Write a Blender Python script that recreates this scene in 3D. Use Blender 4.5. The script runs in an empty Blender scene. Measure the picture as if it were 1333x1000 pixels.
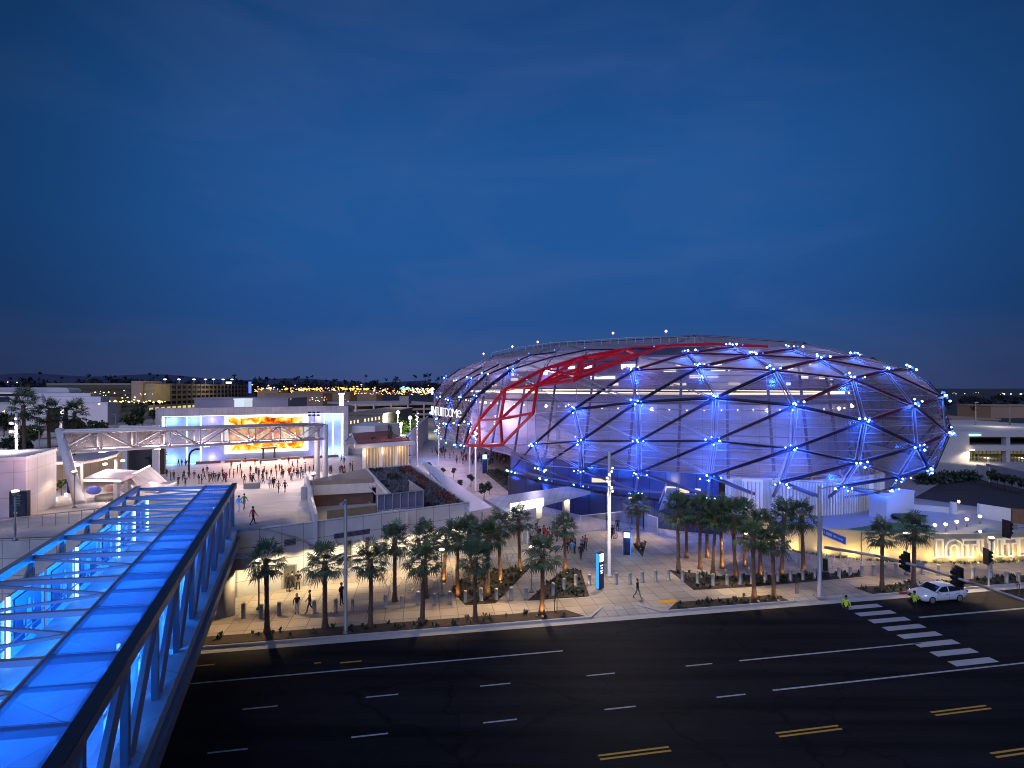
import bpy, bmesh, math, random
from mathutils import Vector as V, Matrix, Quaternion
random.seed(7)
R = math.radians
S = bpy.context.scene
COL = S.collection
F, CX, HY, CZ = 680.0, 666.5, 505.0, 19.0      # lens (in photo pixels), photo centre, horizon, eye height

# ------------------------------------------------------------------ measuring helpers
def W(x, y, z=0.0):
    Y = F*(CZ-z)/(y-HY); return V(((x-CX)/F*Y, Y, z))
def WY(x, y, Y):
    return V(((x-CX)/F*Y, Y, CZ-(y-HY)/F*Y))
def clamp(a, lo, hi): return max(lo, min(hi, a))
def sstep(a, b, x):
    t = clamp((x-a)/(b-a), 0, 1); return t*t*(3-2*t)
def zg(X, Y):                                   # plaza deck falls from the bridge towards the screen
    z = clamp(6.2-(Y-50)*0.0954, 0.15, 6.2)
    k = sstep(-24, -12, X)
    return z*(1-k)+0.15*k
def WG(x, y):
    z = 3.0
    for _ in range(40):
        p = W(x, y, z); z = 0.5*z+0.5*zg(p.x, p.y)
    p = W(x, y, z); return p
E1 = V((0.9855, 0.170, 0)); N1 = V((-0.170, 0.9855, 0)); O1 = V((-7.96, 40.5, 0))
def RD(s, t, z=0.0):                            # road coordinates: along, across (t=0 is the kerb)
    p = O1+E1*s+N1*t; p.z = z; return p
def STof(p):
    d = V((p.x, p.y, 0))-O1; return d.dot(E1), d.dot(N1)

# ------------------------------------------------------------------ materials
MATS = {}
def nodes(m):
    nt = m.node_tree; b = nt.nodes.get('Principled BSDF'); return nt, b
def mat(name, col, rough=0.6, metal=0.0, var=0.18, scale=1.5, emit=None, es=0.0, spec=None, bump=0.0, alpha=None, coords='Object'):
    if name in MATS: return MATS[name]
    m = bpy.data.materials.new(name); m.use_nodes = True
    nt, b = nodes(m)
    b.inputs['Roughness'].default_value = rough; b.inputs['Metallic'].default_value = metal
    if spec is not None: b.inputs['Specular IOR Level'].default_value = spec
    c = (*col, 1)
    if var > 0:
        tc = nt.nodes.new('ShaderNodeTexCoord'); nz = nt.nodes.new('ShaderNodeTexNoise')
        nz.inputs['Scale'].default_value = scale; nz.inputs['Detail'].default_value = 6
        nt.links.new(tc.outputs[coords], nz.inputs['Vector'])
        mx = nt.nodes.new('ShaderNodeMix'); mx.data_type = 'RGBA'
        mx.inputs[6].default_value = tuple(x*(1-var) for x in col)+(1,)
        mx.inputs[7].default_value = tuple(min(1, x*(1+var)) for x in col)+(1,)
        nt.links.new(nz.outputs['Fac'], mx.inputs[0]); nt.links.new(mx.outputs[2], b.inputs['Base Color'])
        if bump > 0:
            bp = nt.nodes.new('ShaderNodeBump'); bp.inputs['Strength'].default_value = bump; bp.inputs['Distance'].default_value = 0.05
            nt.links.new(nz.outputs['Fac'], bp.inputs['Height']); nt.links.new(bp.outputs[0], b.inputs['Normal'])
    else: b.inputs['Base Color'].default_value = c
    if emit is not None:
        b.inputs['Emission Color'].default_value = (*emit, 1); b.inputs['Emission Strength'].default_value = es
    MATS[name] = m; return m
def glow(name, col, s, sample=False):
    if name in MATS: return MATS[name]
    m = bpy.data.materials.new(name); m.use_nodes = True; nt = m.node_tree; nt.nodes.clear()
    e = nt.nodes.new('ShaderNodeEmission'); e.inputs[0].default_value = (*col, 1); e.inputs[1].default_value = s
    o = nt.nodes.new('ShaderNodeOutputMaterial'); nt.links.new(e.outputs[0], o.inputs[0])
    if not sample:
        try: m.cycles.emission_sampling = 'NONE'
        except Exception: pass
    MATS[name] = m; return m
def tiled(name, col, mortar, bw, bh, msize=0.02, rough=0.6, rot=0.0, var=0.12, vertical=False, off=0.0, spec=None, axis=None):
    """joints in world/object metres: paving on the flat, cladding panels on walls"""
    if name in MATS: return MATS[name]
    m = bpy.data.materials.new(name); m.use_nodes = True; nt, b = nodes(m)
    b.inputs['Roughness'].default_value = rough
    if spec is not None: b.inputs['Specular IOR Level'].default_value = spec
    tc = nt.nodes.new('ShaderNodeTexCoord'); src = tc.outputs['Object']
    if vertical:
        sx = nt.nodes.new('ShaderNodeSeparateXYZ'); nt.links.new(src, sx.inputs[0])
        ax = axis or (1, 0)
        m1 = nt.nodes.new('ShaderNodeMath'); m1.operation = 'MULTIPLY'; m1.inputs[1].default_value = ax[0]; nt.links.new(sx.outputs[0], m1.inputs[0])
        m2 = nt.nodes.new('ShaderNodeMath'); m2.operation = 'MULTIPLY_ADD'; m2.inputs[1].default_value = ax[1]; nt.links.new(sx.outputs[1], m2.inputs[0]); nt.links.new(m1.outputs[0], m2.inputs[2])
        cb = nt.nodes.new('ShaderNodeCombineXYZ'); nt.links.new(m2.outputs[0], cb.inputs[0]); nt.links.new(sx.outputs[2], cb.inputs[1]); src = cb.outputs[0]
    mp = nt.nodes.new('ShaderNodeMapping'); mp.inputs['Rotation'].default_value[2] = rot
    nt.links.new(src, mp.inputs[0])
    br = nt.nodes.new('ShaderNodeTexBrick'); br.offset = off; br.inputs['Scale'].default_value = 1.0
    br.inputs['Brick Width'].default_value = bw; br.inputs['Row Height'].default_value = bh; br.inputs['Mortar Size'].default_value = msize
    br.inputs['Mortar Smooth'].default_value = 0.1; br.inputs['Bias'].default_value = 0
    br.inputs['Color1'].default_value = tuple(c*(1-var) for c in col)+(1,)
    br.inputs['Color2'].default_value = tuple(min(1, c*(1+var)) for c in col)+(1,)
    br.inputs['Mortar'].default_value = (*mortar, 1)
    nt.links.new(mp.outputs[0], br.inputs['Vector'])
    nz = nt.nodes.new('ShaderNodeTexNoise'); nz.inputs['Scale'].default_value = 0.35; nz.inputs['Detail'].default_value = 8
    nt.links.new(src, nz.inputs['Vector'])
    mr = nt.nodes.new('ShaderNodeMapRange'); mr.inputs[1].default_value = 0.3; mr.inputs[2].default_value = 0.7; mr.inputs[3].default_value = 0.8; mr.inputs[4].default_value = 1.12
    nt.links.new(nz.outputs['Fac'], mr.inputs[0])
    mx = nt.nodes.new('ShaderNodeMix'); mx.data_type = 'RGBA'; mx.blend_type = 'MULTIPLY'; mx.inputs[0].default_value = 1
    nt.links.new(br.outputs['Color'], mx.inputs[6]); nt.links.new(mr.outputs[0], mx.inputs[7])
    nt.links.new(mx.outputs[2], b.inputs['Base Color'])
    MATS[name] = m; return m

# ------------------------------------------------------------------ mesh builder
class MB:
    def __init__(s): s.b = bmesh.new(); s.mi = 0
    def face(s, pts, mi=None):
        f = s.b.faces.new([s.b.verts.new(p) for p in pts]); f.material_index = s.mi if mi is None else mi; return f
    def hexa(s, lo, hi):                         # two rings of points, same count
        n = len(lo); a = [s.b.verts.new(p) for p in lo]; c = [s.b.verts.new(p) for p in hi]
        fs = [s.b.faces.new(a[::-1]), s.b.faces.new(c)]
        for i in range(n): fs.append(s.b.faces.new((a[i], a[(i+1) % n], c[(i+1) % n], c[i])))
        for f in fs: f.material_index = s.mi
        return s
    def box(s, c, size, rz=0.0):
        x, y, z = (k/2 for k in size); c = V(c); q = Matrix.Rotation(rz, 3, 'Z')
        L = [c+q @ V(p) for p in ((-x, -y, -z), (x, -y, -z), (x, y, -z), (-x, y, -z))]
        return s.hexa(L, [p+V((0, 0, 2*z)) for p in L])
    def bar(s, p, q, w, h=None, up=(0, 0, 1)):
        p, q = V(p), V(q); h = h or w; d = (q-p)
        if d.length < 1e-6: return s
        d.normalize(); u = V(up)
        if abs(d.dot(u)) > 0.98: u = V((0, 1, 0)) if abs(d.y) < 0.9 else V((1, 0, 0))
        a = d.cross(u).normalized(); b = a.cross(d).normalized(); a *= w/2; b *= h/2
        return s.hexa([p-a-b, p+a-b, p+a+b, p-a+b], [q-a-b, q+a-b, q+a+b, q-a+b])
    def tube(s, p, q, r0, r1=None, n=10, caps=True):
        p, q = V(p), V(q); r1 = r0 if r1 is None else r1; d = (q-p).normalized()
        u = V((0, 0, 1)) if abs(d.z) < 0.95 else V((1, 0, 0))
        a = d.cross(u).normalized(); b = d.cross(a).normalized()
        A = [s.b.verts.new(p+(a*math.cos(t)+b*math.sin(t))*r0) for t in [2*math.pi*i/n for i in range(n)]]
        B = [s.b.verts.new(q+(a*math.cos(t)+b*math.sin(t))*r1) for t in [2*math.pi*i/n for i in range(n)]]
        for i in range(n):
            f = s.b.faces.new((A[i], A[(i+1) % n], B[(i+1) % n], B[i])); f.material_index = s.mi; f.smooth = True
        if caps:
            for L in (A[::-1], B): f = s.b.faces.new(L); f.material_index = s.mi
        return s
    def path(s, pts, r, n=8):
        for a, b in zip(pts[:-1], pts[1:]): s.tube(a, b, r, r, n)
        return s
    def lathe(s, c, prof, n=14):
        c = V(c); rings = []
        for r, z in prof: rings.append([s.b.verts.new(c+V((r*math.cos(2*math.pi*i/n), r*math.sin(2*math.pi*i/n), z))) for i in range(n)])
        for A, B in zip(rings[:-1], rings[1:]):
            for i in range(n):
                f = s.b.faces.new((A[i], A[(i+1) % n], B[(i+1) % n], B[i])); f.smooth = True; f.material_index = s.mi
        for L in (rings[0][::-1], rings[-1]): f = s.b.faces.new(L); f.material_index = s.mi
        return s
    def ball(s, c, r, sub=1, sc=(1, 1, 1)):
        g = bmesh.ops.create_icosphere(s.b, subdivisions=sub, radius=r)
        for v in g['verts']: v.co = V(c)+V((v.co.x*sc[0], v.co.y*sc[1], v.co.z*sc[2]))
        for f in {f for v in g['verts'] for f in v.link_faces}: f.smooth = True; f.material_index = s.mi
        return s
    def prism(s, pts, z0, z1):
        pts = [V((p[0], p[1], 0)) for p in pts]
        return s.hexa([V((p.x, p.y, z0)) for p in pts], [V((p.x, p.y, z1)) for p in pts])
    def sheet(s, pts, z=None):
        return s.face([V((p[0], p[1], p[2] if z is None else z)) for p in pts])
    def build(s, name, mats, parent=None, smooth=False):
        me = bpy.data.meshes.new(name)
        if parent is None or parent.name.split('.')[0] != 'x': bmesh.ops.recalc_face_normals(s.b, faces=s.b.faces[:])
        s.b.to_mesh(me); s.b.free()
        for m in (mats if isinstance(mats, (list, tuple)) else [mats]): me.materials.append(m)
        o = bpy.data.objects.new(name, me); COL.objects.link(o)
        if parent is not None: adopt(o, parent)
        return o
def wloc(o):
    return o.location + (wloc(o.parent) + o.matrix_parent_inverse.translation if o.parent else V((0, 0, 0)))
def adopt(o, parent):
    o.parent = parent
    t = V((0, 0, 0)); p = parent
    while p is not None: t += p.location + (p.matrix_parent_inverse.translation if p.parent else V((0, 0, 0))); p = p.parent
    o.matrix_parent_inverse = Matrix.Translation(-t)
def tag(o, label=None, cat=None, group=None, kind=None):
    if label: o['label'] = label
    if cat: o['category'] = cat
    if group: o['group'] = group
    if kind: o['kind'] = kind
    return o
def thing(name, label, cat, loc=(0, 0, 0), group=None):
    o = bpy.data.objects.new(name, None); o.location = loc; o.empty_display_size = 0.2; COL.objects.link(o)
    return tag(o, label, cat, group)
KIDS = {}
def dup(root, loc, rz=0.0, sc=None, label=None, group=None):
    r = root.copy(); COL.objects.link(r); r.location = loc; r.rotation_euler = (0, 0, rz)
    if sc is not None: r.scale = sc if isinstance(sc, (tuple, list)) else (sc, sc, sc)
    if label: r['label'] = label
    if group: r['group'] = group
    for ch in list(root.children):
        c = ch.copy(); COL.objects.link(c); c.parent = r
        for g in ch.children:
            e = g.copy(); COL.objects.link(e); e.parent = c
    return r
def lamp(kind, loc, col, power, radius=0.15, target=None, angle=None, blend=0.5, name='lamp_light', size=None):
    l = bpy.data.lights.new(name, kind); l.color = col; l.energy = power
    if kind in ('POINT', 'SPOT'): l.shadow_soft_size = radius
    if kind == 'SPOT': l.spot_size = R(angle or 120); l.spot_blend = blend
    if kind == 'AREA': l.shape = 'RECTANGLE'; l.size, l.size_y = size
    o = bpy.data.objects.new(name, l); o.location = loc; COL.objects.link(o)
    if target is not None: o.rotation_euler = (V(target)-V(loc)).to_track_quat('-Z', 'Y').to_euler()
    return o
ORD = ['first', 'second', 'third', 'fourth', 'fifth', 'sixth', 'seventh', 'eighth', 'ninth', 'tenth', 'eleventh', 'twelfth', 'thirteenth', 'fourteenth', 'fifteenth', 'sixteenth', 'seventeenth', 'eighteenth', 'nineteenth', 'twentieth']
TENS = ['', '', 'twenty', 'thirty', 'forty', 'fifty', 'sixty', 'seventy', 'eighty', 'ninety']
def nth(i):
    if i < 20: return ORD[i]
    if i >= 100: return 'hundred-and-'+nth(i-100)
    if i == 99: return 'hundredth'
    t, u = divmod(i+1, 10)
    if u == 0: return TENS[t][:-1]+'ieth'
    return TENS[t]+'-'+ORD[u-1]
def text_mesh(name, txt, size, depth, m, parent=None, M=None, bevel=0.0, align='LEFT', off=0.0):
    cu = bpy.data.curves.new(name, 'FONT'); cu.body = txt; cu.size = size; cu.extrude = depth; cu.align_x = align; cu.resolution_u = 3; cu.bevel_depth = bevel; cu.offset = off
    t = bpy.data.objects.new(name+'_tmp', cu); COL.objects.link(t)
    bpy.context.view_layer.update()
    dg = bpy.context.evaluated_depsgraph_get(); me = bpy.data.meshes.new_from_object(t.evaluated_get(dg))
    bpy.data.objects.remove(t); me.name = name
    if M is not None: me.transform(M)
    me.materials.clear(); me.materials.append(m)
    o = bpy.data.objects.new(name, me); COL.objects.link(o)
    if parent is not None: adopt(o, parent)
    return o

# ------------------------------------------------------------------ camera, dusk sky, afterglow
cam = bpy.data.cameras.new('camera'); co = bpy.data.objects.new('camera', cam); COL.objects.link(co)
co.location = (0, 0, CZ); co.rotation_euler = (R(90), 0, 0)
cam.sensor_width = 36; cam.lens = 36*F/1333.0; cam.shift_y = 5/1333.0; cam.clip_end = 40000; cam.clip_start = 0.2
S.camera = co
S.view_settings.view_transform = 'Standard'; S.view_settings.look = 'None'; S.view_settings.exposure = 0; S.view_settings.gamma = 1
S.render.engine = 'CYCLES'
cy = S.cycles
cy.use_denoising = True; cy.filter_width = 1.05; cy.max_bounces = 6; cy.diffuse_bounces = 3; cy.glossy_bounces = 3; cy.transmission_bounces = 4; cy.transparent_max_bounces = 14
cy.sample_clamp_indirect = 3.0; cy.caustics_reflective = False; cy.caustics_refractive = False
try: cy.use_light_tree = True
except Exception: pass
w = bpy.data.worlds.new('World'); S.world = w; w.use_nodes = True
nt = w.node_tree; bg = nt.nodes['Background']
tc = nt.nodes.new('ShaderNodeTexCoord'); sp = nt.nodes.new('ShaderNodeSeparateXYZ'); nt.links.new(tc.outputs['Generated'], sp.inputs[0])
rp = nt.nodes.new('ShaderNodeValToRGB'); nt.links.new(sp.outputs[2], rp.inputs[0])
el = rp.color_ramp.elements
el[0].position = 0.0; el[0].color = (0.044, 0.072, 0.205, 1)
el[1].position = 1.0; el[1].color = (0.004, 0.03, 0.14, 1)
for pos, c in ((0.05, (0.036, 0.078, 0.225)), (0.12, (0.016, 0.075, 0.255)), (0.25, (0.0118, 0.085, 0.29)), (0.38, (0.0115, 0.083, 0.285)), (0.5, (0.0085, 0.066, 0.235)), (0.62, (0.006, 0.05, 0.19))):
    e = el.new(pos); e.color = (*c, 1)
# faint high cloud
mp = nt.nodes.new('ShaderNodeMapping'); mp.inputs['Scale'].default_value = (1.0, 1.0, 3.2); mp.inputs['Rotation'].default_value = (0.12, 0.22, 0.3)
nt.links.new(tc.outputs['Generated'], mp.inputs[0])
nz = nt.nodes.new('ShaderNodeTexNoise'); nz.inputs['Scale'].default_value = 2.3; nz.inputs['Detail'].default_value = 7; nz.inputs['Roughness'].default_value = 0.52; nz.inputs['Distortion'].default_value = 0.7
nt.links.new(mp.outputs[0], nz.inputs['Vector'])
cr = nt.nodes.new('ShaderNodeMapRange'); cr.inputs[1].default_value = 0.46; cr.inputs[2].default_value = 0.8; cr.inputs[3].default_value = 0; cr.inputs[4].default_value = 0.22
nt.links.new(nz.outputs['Fac'], cr.inputs[0])
mx = nt.nodes.new('ShaderNodeMix'); mx.data_type = 'RGBA'; mx.inputs[7].default_value = (0.09, 0.14, 0.32, 1)
nt.links.new(cr.outputs[0], mx.inputs[0]); nt.links.new(rp.outputs[0], mx.inputs[6])
# last light of the sun that has just set behind the camera
sk = nt.nodes.new('ShaderNodeTexSky'); sk.sky_type = 'NISHITA'; sk.sun_disc = False; sk.sun_elevation = R(-3); sk.sun_rotation = R(200)
ad = nt.nodes.new('ShaderNodeMix'); ad.data_type = 'RGBA'; ad.blend_type = 'ADD'; ad.inputs[0].default_value = 0.05
nt.links.new(mx.outputs[2], ad.inputs[6]); nt.links.new(sk.outputs[0], ad.inputs[7])
dp = nt.nodes.new('ShaderNodeVectorMath'); dp.operation = 'DOT_PRODUCT'; dp.inputs[1].default_value = (0.03, 0.975, 0.22); nt.links.new(tc.outputs['Generated'], dp.inputs[0])
fr_ = nt.nodes.new('ShaderNodeMapRange'); fr_.interpolation_type = 'SMOOTHSTEP'; fr_.inputs[1].default_value = 0.62; fr_.inputs[2].default_value = 0.98; fr_.inputs[3].default_value = 0.42; fr_.inputs[4].default_value = 1.05; nt.links.new(dp.outputs['Value'], fr_.inputs[0])
ml = nt.nodes.new('ShaderNodeMix'); ml.data_type = 'RGBA'; ml.blend_type = 'MULTIPLY'; ml.inputs[0].default_value = 1; nt.links.new(ad.outputs[2], ml.inputs[6]); nt.links.new(fr_.outputs[0], ml.inputs[7])
nt.links.new(ml.outputs[2], bg.inputs[0]); bg.inputs[1].default_value = 1.0
sun = lamp('SUN', (0, -50, 80), (0.50, 0.58, 1.0), 1.75, name='sun'); sun.data.angle = R(60)
sun.rotation_euler = V((0.25, 0.8, -0.75)).to_track_quat('-Z', 'Y').to_euler()

# ------------------------------------------------------------------ shared materials
WHITE = mat('white_paint', (0.62, 0.61, 0.6), 0.5, var=0.06)
GREYM = mat('grey_metal', (0.33, 0.34, 0.36), 0.45, 0.3, var=0.1)
DARKM = mat('dark_metal', (0.03, 0.03, 0.035), 0.45, 0.3)
BLACK = mat('black_plastic', (0.012, 0.012, 0.014), 0.5)
CONC = mat('concrete', (0.36, 0.34, 0.31), 0.85, var=0.2, scale=2.5, bump=0.2)
GLASSD = mat('dark_glass', (0.02, 0.025, 0.04), 0.08, 0.0, var=0)
WARMG = glow('warm_lamp', (1.0, 0.78, 0.45), 9)
WHITEG = glow('white_lamp', (1.0, 0.96, 0.9), 8)
BLUEG = glow('blue_lamp', (0.12, 0.42, 1.0), 14)
SOIL = mat('planting_soil', (0.055, 0.034, 0.022), 0.95, var=0.45, scale=6, bump=0.5)
LEAF = mat('leaf_green', (0.045, 0.07, 0.025), 0.6, var=0.4, scale=4)
LEAFD = mat('leaf_dark', (0.022, 0.04, 0.02), 0.65, var=0.4, scale=4)
BARK = mat('bark', (0.11, 0.075, 0.05), 0.9, var=0.35, scale=9, bump=0.4)
# ================================================================== ground, road, pavement
o = MB(); o.sheet([(-9000, -300), (9000, -300), (9000, 12000), (-9000, 12000)], -0.12); tag(o.build('ground', mat('night_ground', (0.035, 0.034, 0.032), 0.95, var=0.5, scale=0.02)), kind='structure')
ASPH = mat('asphalt', (0.0082, 0.008, 0.0098), 0.75, var=0.35, scale=0.9, bump=0.15, spec=0.12)
# worn wheel tracks and patches
nt, b = nodes(ASPH)
tcn = nt.nodes.new('ShaderNodeTexCoord'); mpn = nt.nodes.new('ShaderNodeMapping'); mpn.inputs['Rotation'].default_value[2] = -R(9.8); mpn.inputs['Scale'].default_value = (0.03, 0.9, 1)
nz2 = nt.nodes.new('ShaderNodeTexNoise'); nz2.inputs['Scale'].default_value = 1; nz2.inputs['Detail'].default_value = 5
nt.links.new(tcn.outputs['Object'], mpn.inputs[0]); nt.links.new(mpn.outputs[0], nz2.inputs['Vector'])
mrn = nt.nodes.new('ShaderNodeMapRange'); mrn.inputs[1].default_value = 0.35; mrn.inputs[2].default_value = 0.65; mrn.inputs[3].default_value = 0.65; mrn.inputs[4].default_value = 1.35
nt.links.new(nz2.outputs['Fac'], mrn.inputs[0])
src = b.inputs['Base Color'].links[0].from_socket
mm = nt.nodes.new('ShaderNodeMix'); mm.data_type = 'RGBA'; mm.blend_type = 'MULTIPLY'; mm.inputs[0].default_value = 1
nt.links.new(src, mm.inputs[6]); nt.links.new(mrn.outputs[0], mm.inputs[7]); nt.links.new(mm.outputs[2], b.inputs['Base Color'])
vo = nt.nodes.new('ShaderNodeTexVoronoi'); vo.feature = 'DISTANCE_TO_EDGE'; vo.inputs['Scale'].default_value = 0.11
nd = nt.nodes.new('ShaderNodeTexNoise'); nd.inputs['Scale'].default_value = 0.5; nd.inputs['Detail'].default_value = 6; nt.links.new(tcn.outputs['Object'], nd.inputs['Vector'])
va = nt.nodes.new('ShaderNodeVectorMath'); va.operation = 'MULTIPLY_ADD'; va.inputs[1].default_value = (3, 3, 0); nt.links.new(nd.outputs['Color'], va.inputs[0]); nt.links.new(tcn.outputs['Object'], va.inputs[2]); nt.links.new(va.outputs[0], vo.inputs['Vector'])
vm = nt.nodes.new('ShaderNodeMapRange'); vm.inputs[1].default_value = 0.0; vm.inputs[2].default_value = 0.012; vm.inputs[3].default_value = 0.35; vm.inputs[4].default_value = 1.0; nt.links.new(vo.outputs['Distance'], vm.inputs[0])
mv = nt.nodes.new('ShaderNodeMix'); mv.data_type = 'RGBA'; mv.blend_type = 'MULTIPLY'; mv.inputs[0].default_value = 1; nt.links.new(mm.outputs[2], mv.inputs[6]); nt.links.new(vm.outputs[0], mv.inputs[7]); nt.links.new(mv.outputs[2], b.inputs['Base Color'])
mrn.inputs[3].default_value = 0.5; mrn.inputs[4].default_value = 1.7
o = MB(); o.sheet([RD(-160, -60), RD(260, -60), RD(260, 0), RD(-160, 0)], 0.0); tag(o.build('road', ASPH), kind='structure')
PAINTW = mat('road_paint_white', (0.42, 0.42, 0.41), 0.7, var=0.3, scale=7)
PAINTY = mat('road_paint_yellow', (0.55, 0.30, 0.03), 0.7, var=0.3, scale=7)
o = MB(); z = 0.006
def strip(s0, s1, t, wd): o.sheet([RD(s0, t-wd/2), RD(s1, t-wd/2), RD(s1, t+wd/2), RD(s0, t+wd/2)], z)
def dashes(t, s0, per, n, ln, wd=0.12):
    for i in range(n): strip(s0+i*per, s0+i*per+ln, t, wd)
sA = STof(W(625, 893))[0]; dashes(-8.14, sA-4*7.05, 7.05, 7, 1.95)
sB = STof(W(629, 942))[0]; dashes(-11.8, sB-4*7.2, 7.2, 7, 1.95)
strip(STof(W(961, 859))[0], 37.6, -8.12, 0.14); strip(STof(W(1006, 899))[0], 75, -11.72, 0.14)
strip(-60, STof(W(733, 848))[0], -4.7, 0.14); strip(41.5, 120, -4.4, 0.22)
tag(o.build('lane_markings', PAINTW), kind='structure')
o = MB()
for (x, y) in ((782, 991), (1016, 961), (1220, 933), (1300, 988)):
    p = W(x, y); s, t = STof(p)
    for k in (0, 1): strip(s, s+3.9, t+0.12+k*0.28, 0.13)
for x0, x1, y in ((256, 278, 867), (409, 418, 863.5), (443, 470, 863)):
    s0, t0_ = STof(W(x0, y)); s1 = STof(W(x1, y))[0]; strip(s0, s1, t0_, .16)
tag(o.build('yellow_lane_markings', PAINTY), kind='structure')
o = MB()
for k in range(8):
    t = -1.75-k*1.32; o.sheet([RD(36.9, t-.33), RD(40.4, t-.33), RD(40.4, t+.33), RD(36.9, t+.33)], z)
tag(o.build('crosswalk', PAINTW), kind='structure')
# pavement + kerb
PAVE = tiled('promenade_paving', (0.39, 0.325, 0.255), (0.17, 0.135, 0.10), 1.5, 1.5, 0.028, 0.8, rot=-R(9.8), var=0.11)
o = MB(); o.sheet([RD(-160, 0.18), RD(14.7, 0.18), RD(16.2, 1.6), RD(19.4, 1.6), RD(20.9, 0.18), RD(33.7, 0.18), RD(33.7, 0.6), RD(41, 0.6), RD(41, 0.18), RD(260, 0.18), RD(260, 420), RD(-160, 420)], 0.15); tag(o.build('pavement', PAVE), kind='structure')
KERB = mat('kerb_concrete', (0.42, 0.40, 0.38), 0.85, var=0.15, scale=3)
o = MB()
for a, c in ((-120, 14.6), (21, 33.5), (41, 44.2), (47.5, 160)):
    o.prism([RD(a, 0.0), RD(c, 0.0), RD(c, 0.18), RD(a, 0.18)], -0.02, 0.165)
o.sheet([RD(-120, -0.75), RD(160, -0.75), RD(160, -0.004), RD(-120, -0.004)], 0.008)
for q0, q1 in (((14.6, .02), (16.15, 1.62)), ((21.0, .02), (19.45, 1.62)), ((33.5, .02), (33.7, .6)), ((41.0, .02), (41.0, .6))):
    p0, p1 = RD(*q0), RD(*q1); o.bar(p0+V((0, 0, .07)), p1+V((0, 0, .07)), .2, .19)
tag(o.build('kerb', KERB), kind='structure')
o = MB(); o.prism([RD(44.2, -.01), RD(47.5, -.01), RD(47.5, 0.2), RD(44.2, 0.2)], -0.02, 0.18); tag(o.build('red_kerb', mat('red_kerb_paint', (0.35, 0.03, 0.035), 0.7)), kind='structure')
# kerb ramp with yellow tactile plate
o = MB(); o.face([RD(14.7, 0.02, 0.012), RD(20.9, 0.02, 0.012), RD(19.4, 1.6, 0.15), RD(16.2, 1.6, 0.15)]); o.face([RD(33.5, 0.02, 0.012), RD(41.0, 0.02, 0.012), RD(41, .6, .152), RD(33.7, .6, .152)]); tag(o.build('kerb_ramp', tiled('ramp_paving', (0.40, 0.37, 0.34), (0.2, 0.18, 0.16), 0.9, 0.9, 0.03, 0.8, rot=-R(9.8))), kind='structure')
c = W(869, 783, .16); s, t = STof(c)
o = MB(); o.prism([RD(s-.8, t-.35), RD(s+.8, t-.35), RD(s+.8, t+.35), RD(s-.8, t+.35)], 0.155, 0.17)
tag(o.build('tactile_paving', mat('tactile_yellow', (0.72, 0.36, 0.02), 0.7, scale=20)), 'yellow tactile paving plate at the top of the kerb ramp', 'tactile plate')
# planting beds (soil) and their low plants
BEDS = []
def bed(name, pts):
    o = MB(); o.hexa([V((p.x, p.y, 0.10)) for p in pts], [V((p.x, p.y, 0.19)) for p in pts]); tag(o.build('planting_bed', SOIL), kind='structure'); BEDS.append([V((p.x, p.y, 0)) for p in pts])
def px(L, z=0.17): return [W(x, y, z) for x, y in L]
bed('a', [RD(-40, 0.2), RD(14.2, 0.2), RD(13, 1.6), RD(-40, 1.6)])
bed('b', [RD(21.6, 0.2), RD(33.0, 0.2), RD(32.6, 1.5), RD(23, 1.5)])
bed('c', [RD(41.6, 0.22), RD(48.2, 0.22), RD(48.0, 1.8), RD(41.2, 1.8)])
bed('d', [RD(49.2, 0.22), RD(80, 0.22), RD(80, 1.7), RD(49.4, 1.7)])
def q5(L): return px([(500+a/4.443, 620+c/4.443) for a, c in L])
def q6(L): return px([(780+a/4.443, 600+c/4.443) for a, c in L])
bed('e', q5([(388, 660), (440, 600), (640, 545), (858, 515), (645, 733), (470, 745)]))
bed('f', q5([(1048, 533), (1137, 545), (1187, 693), (830, 718)]))
bed('g', q6([(405, 632), (545, 745), (860, 728), (1300, 690), (1530, 668), (1500, 648), (1180, 655), (700, 668)]))
bed('h', q6([(195, 480), (272, 474), (250, 556)]))
def inside(p, poly):
    c = False; n = len(poly)
    for i in range(n):
        a, b2 = poly[i], poly[(i+1) % n]
        if (a[1] > p[1]) != (b2[1] > p[1]) and p[0] < (b2[0]-a[0])*(p[1]-a[1])/(b2[1]-a[1])+a[0]: c = not c
    return c
o = MB(); rnd = random.Random(3)
for poly in BEDS:
    x0, x1 = min(p.x for p in poly), max(p.x for p in poly); y0, y1 = min(p.y for p in poly), max(p.y for p in poly)
    n = int((x1-x0)*(y1-y0)*3.2)
    for _ in range(min(n, 700)):
        p = (rnd.uniform(x0, x1), rnd.uniform(y0, y1))
        if not inside(p, poly): continue
        h = rnd.uniform(.18, .5); r = h*.7
        for k in range(10):
            a = rnd.uniform(0, 6.28); e = rnd.uniform(.2, 1.3); d = V((math.cos(a)*math.cos(e), math.sin(a)*math.cos(e), math.sin(e)))*h
            sd = V((-math.sin(a), math.cos(a), 0))*.045
            b0 = V((p[0], p[1], .18)); o.face([b0-sd*.6, b0+d*.6-sd*1.4, b0+d, b0+d*.6+sd*1.4, b0+sd*.6], mi=rnd.randint(0, 1))
tag(o.build('ground_cover', [LEAF, LEAFD]), 'low tufted plants dotted over the brown planting beds', 'plants', kind='stuff')

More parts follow.
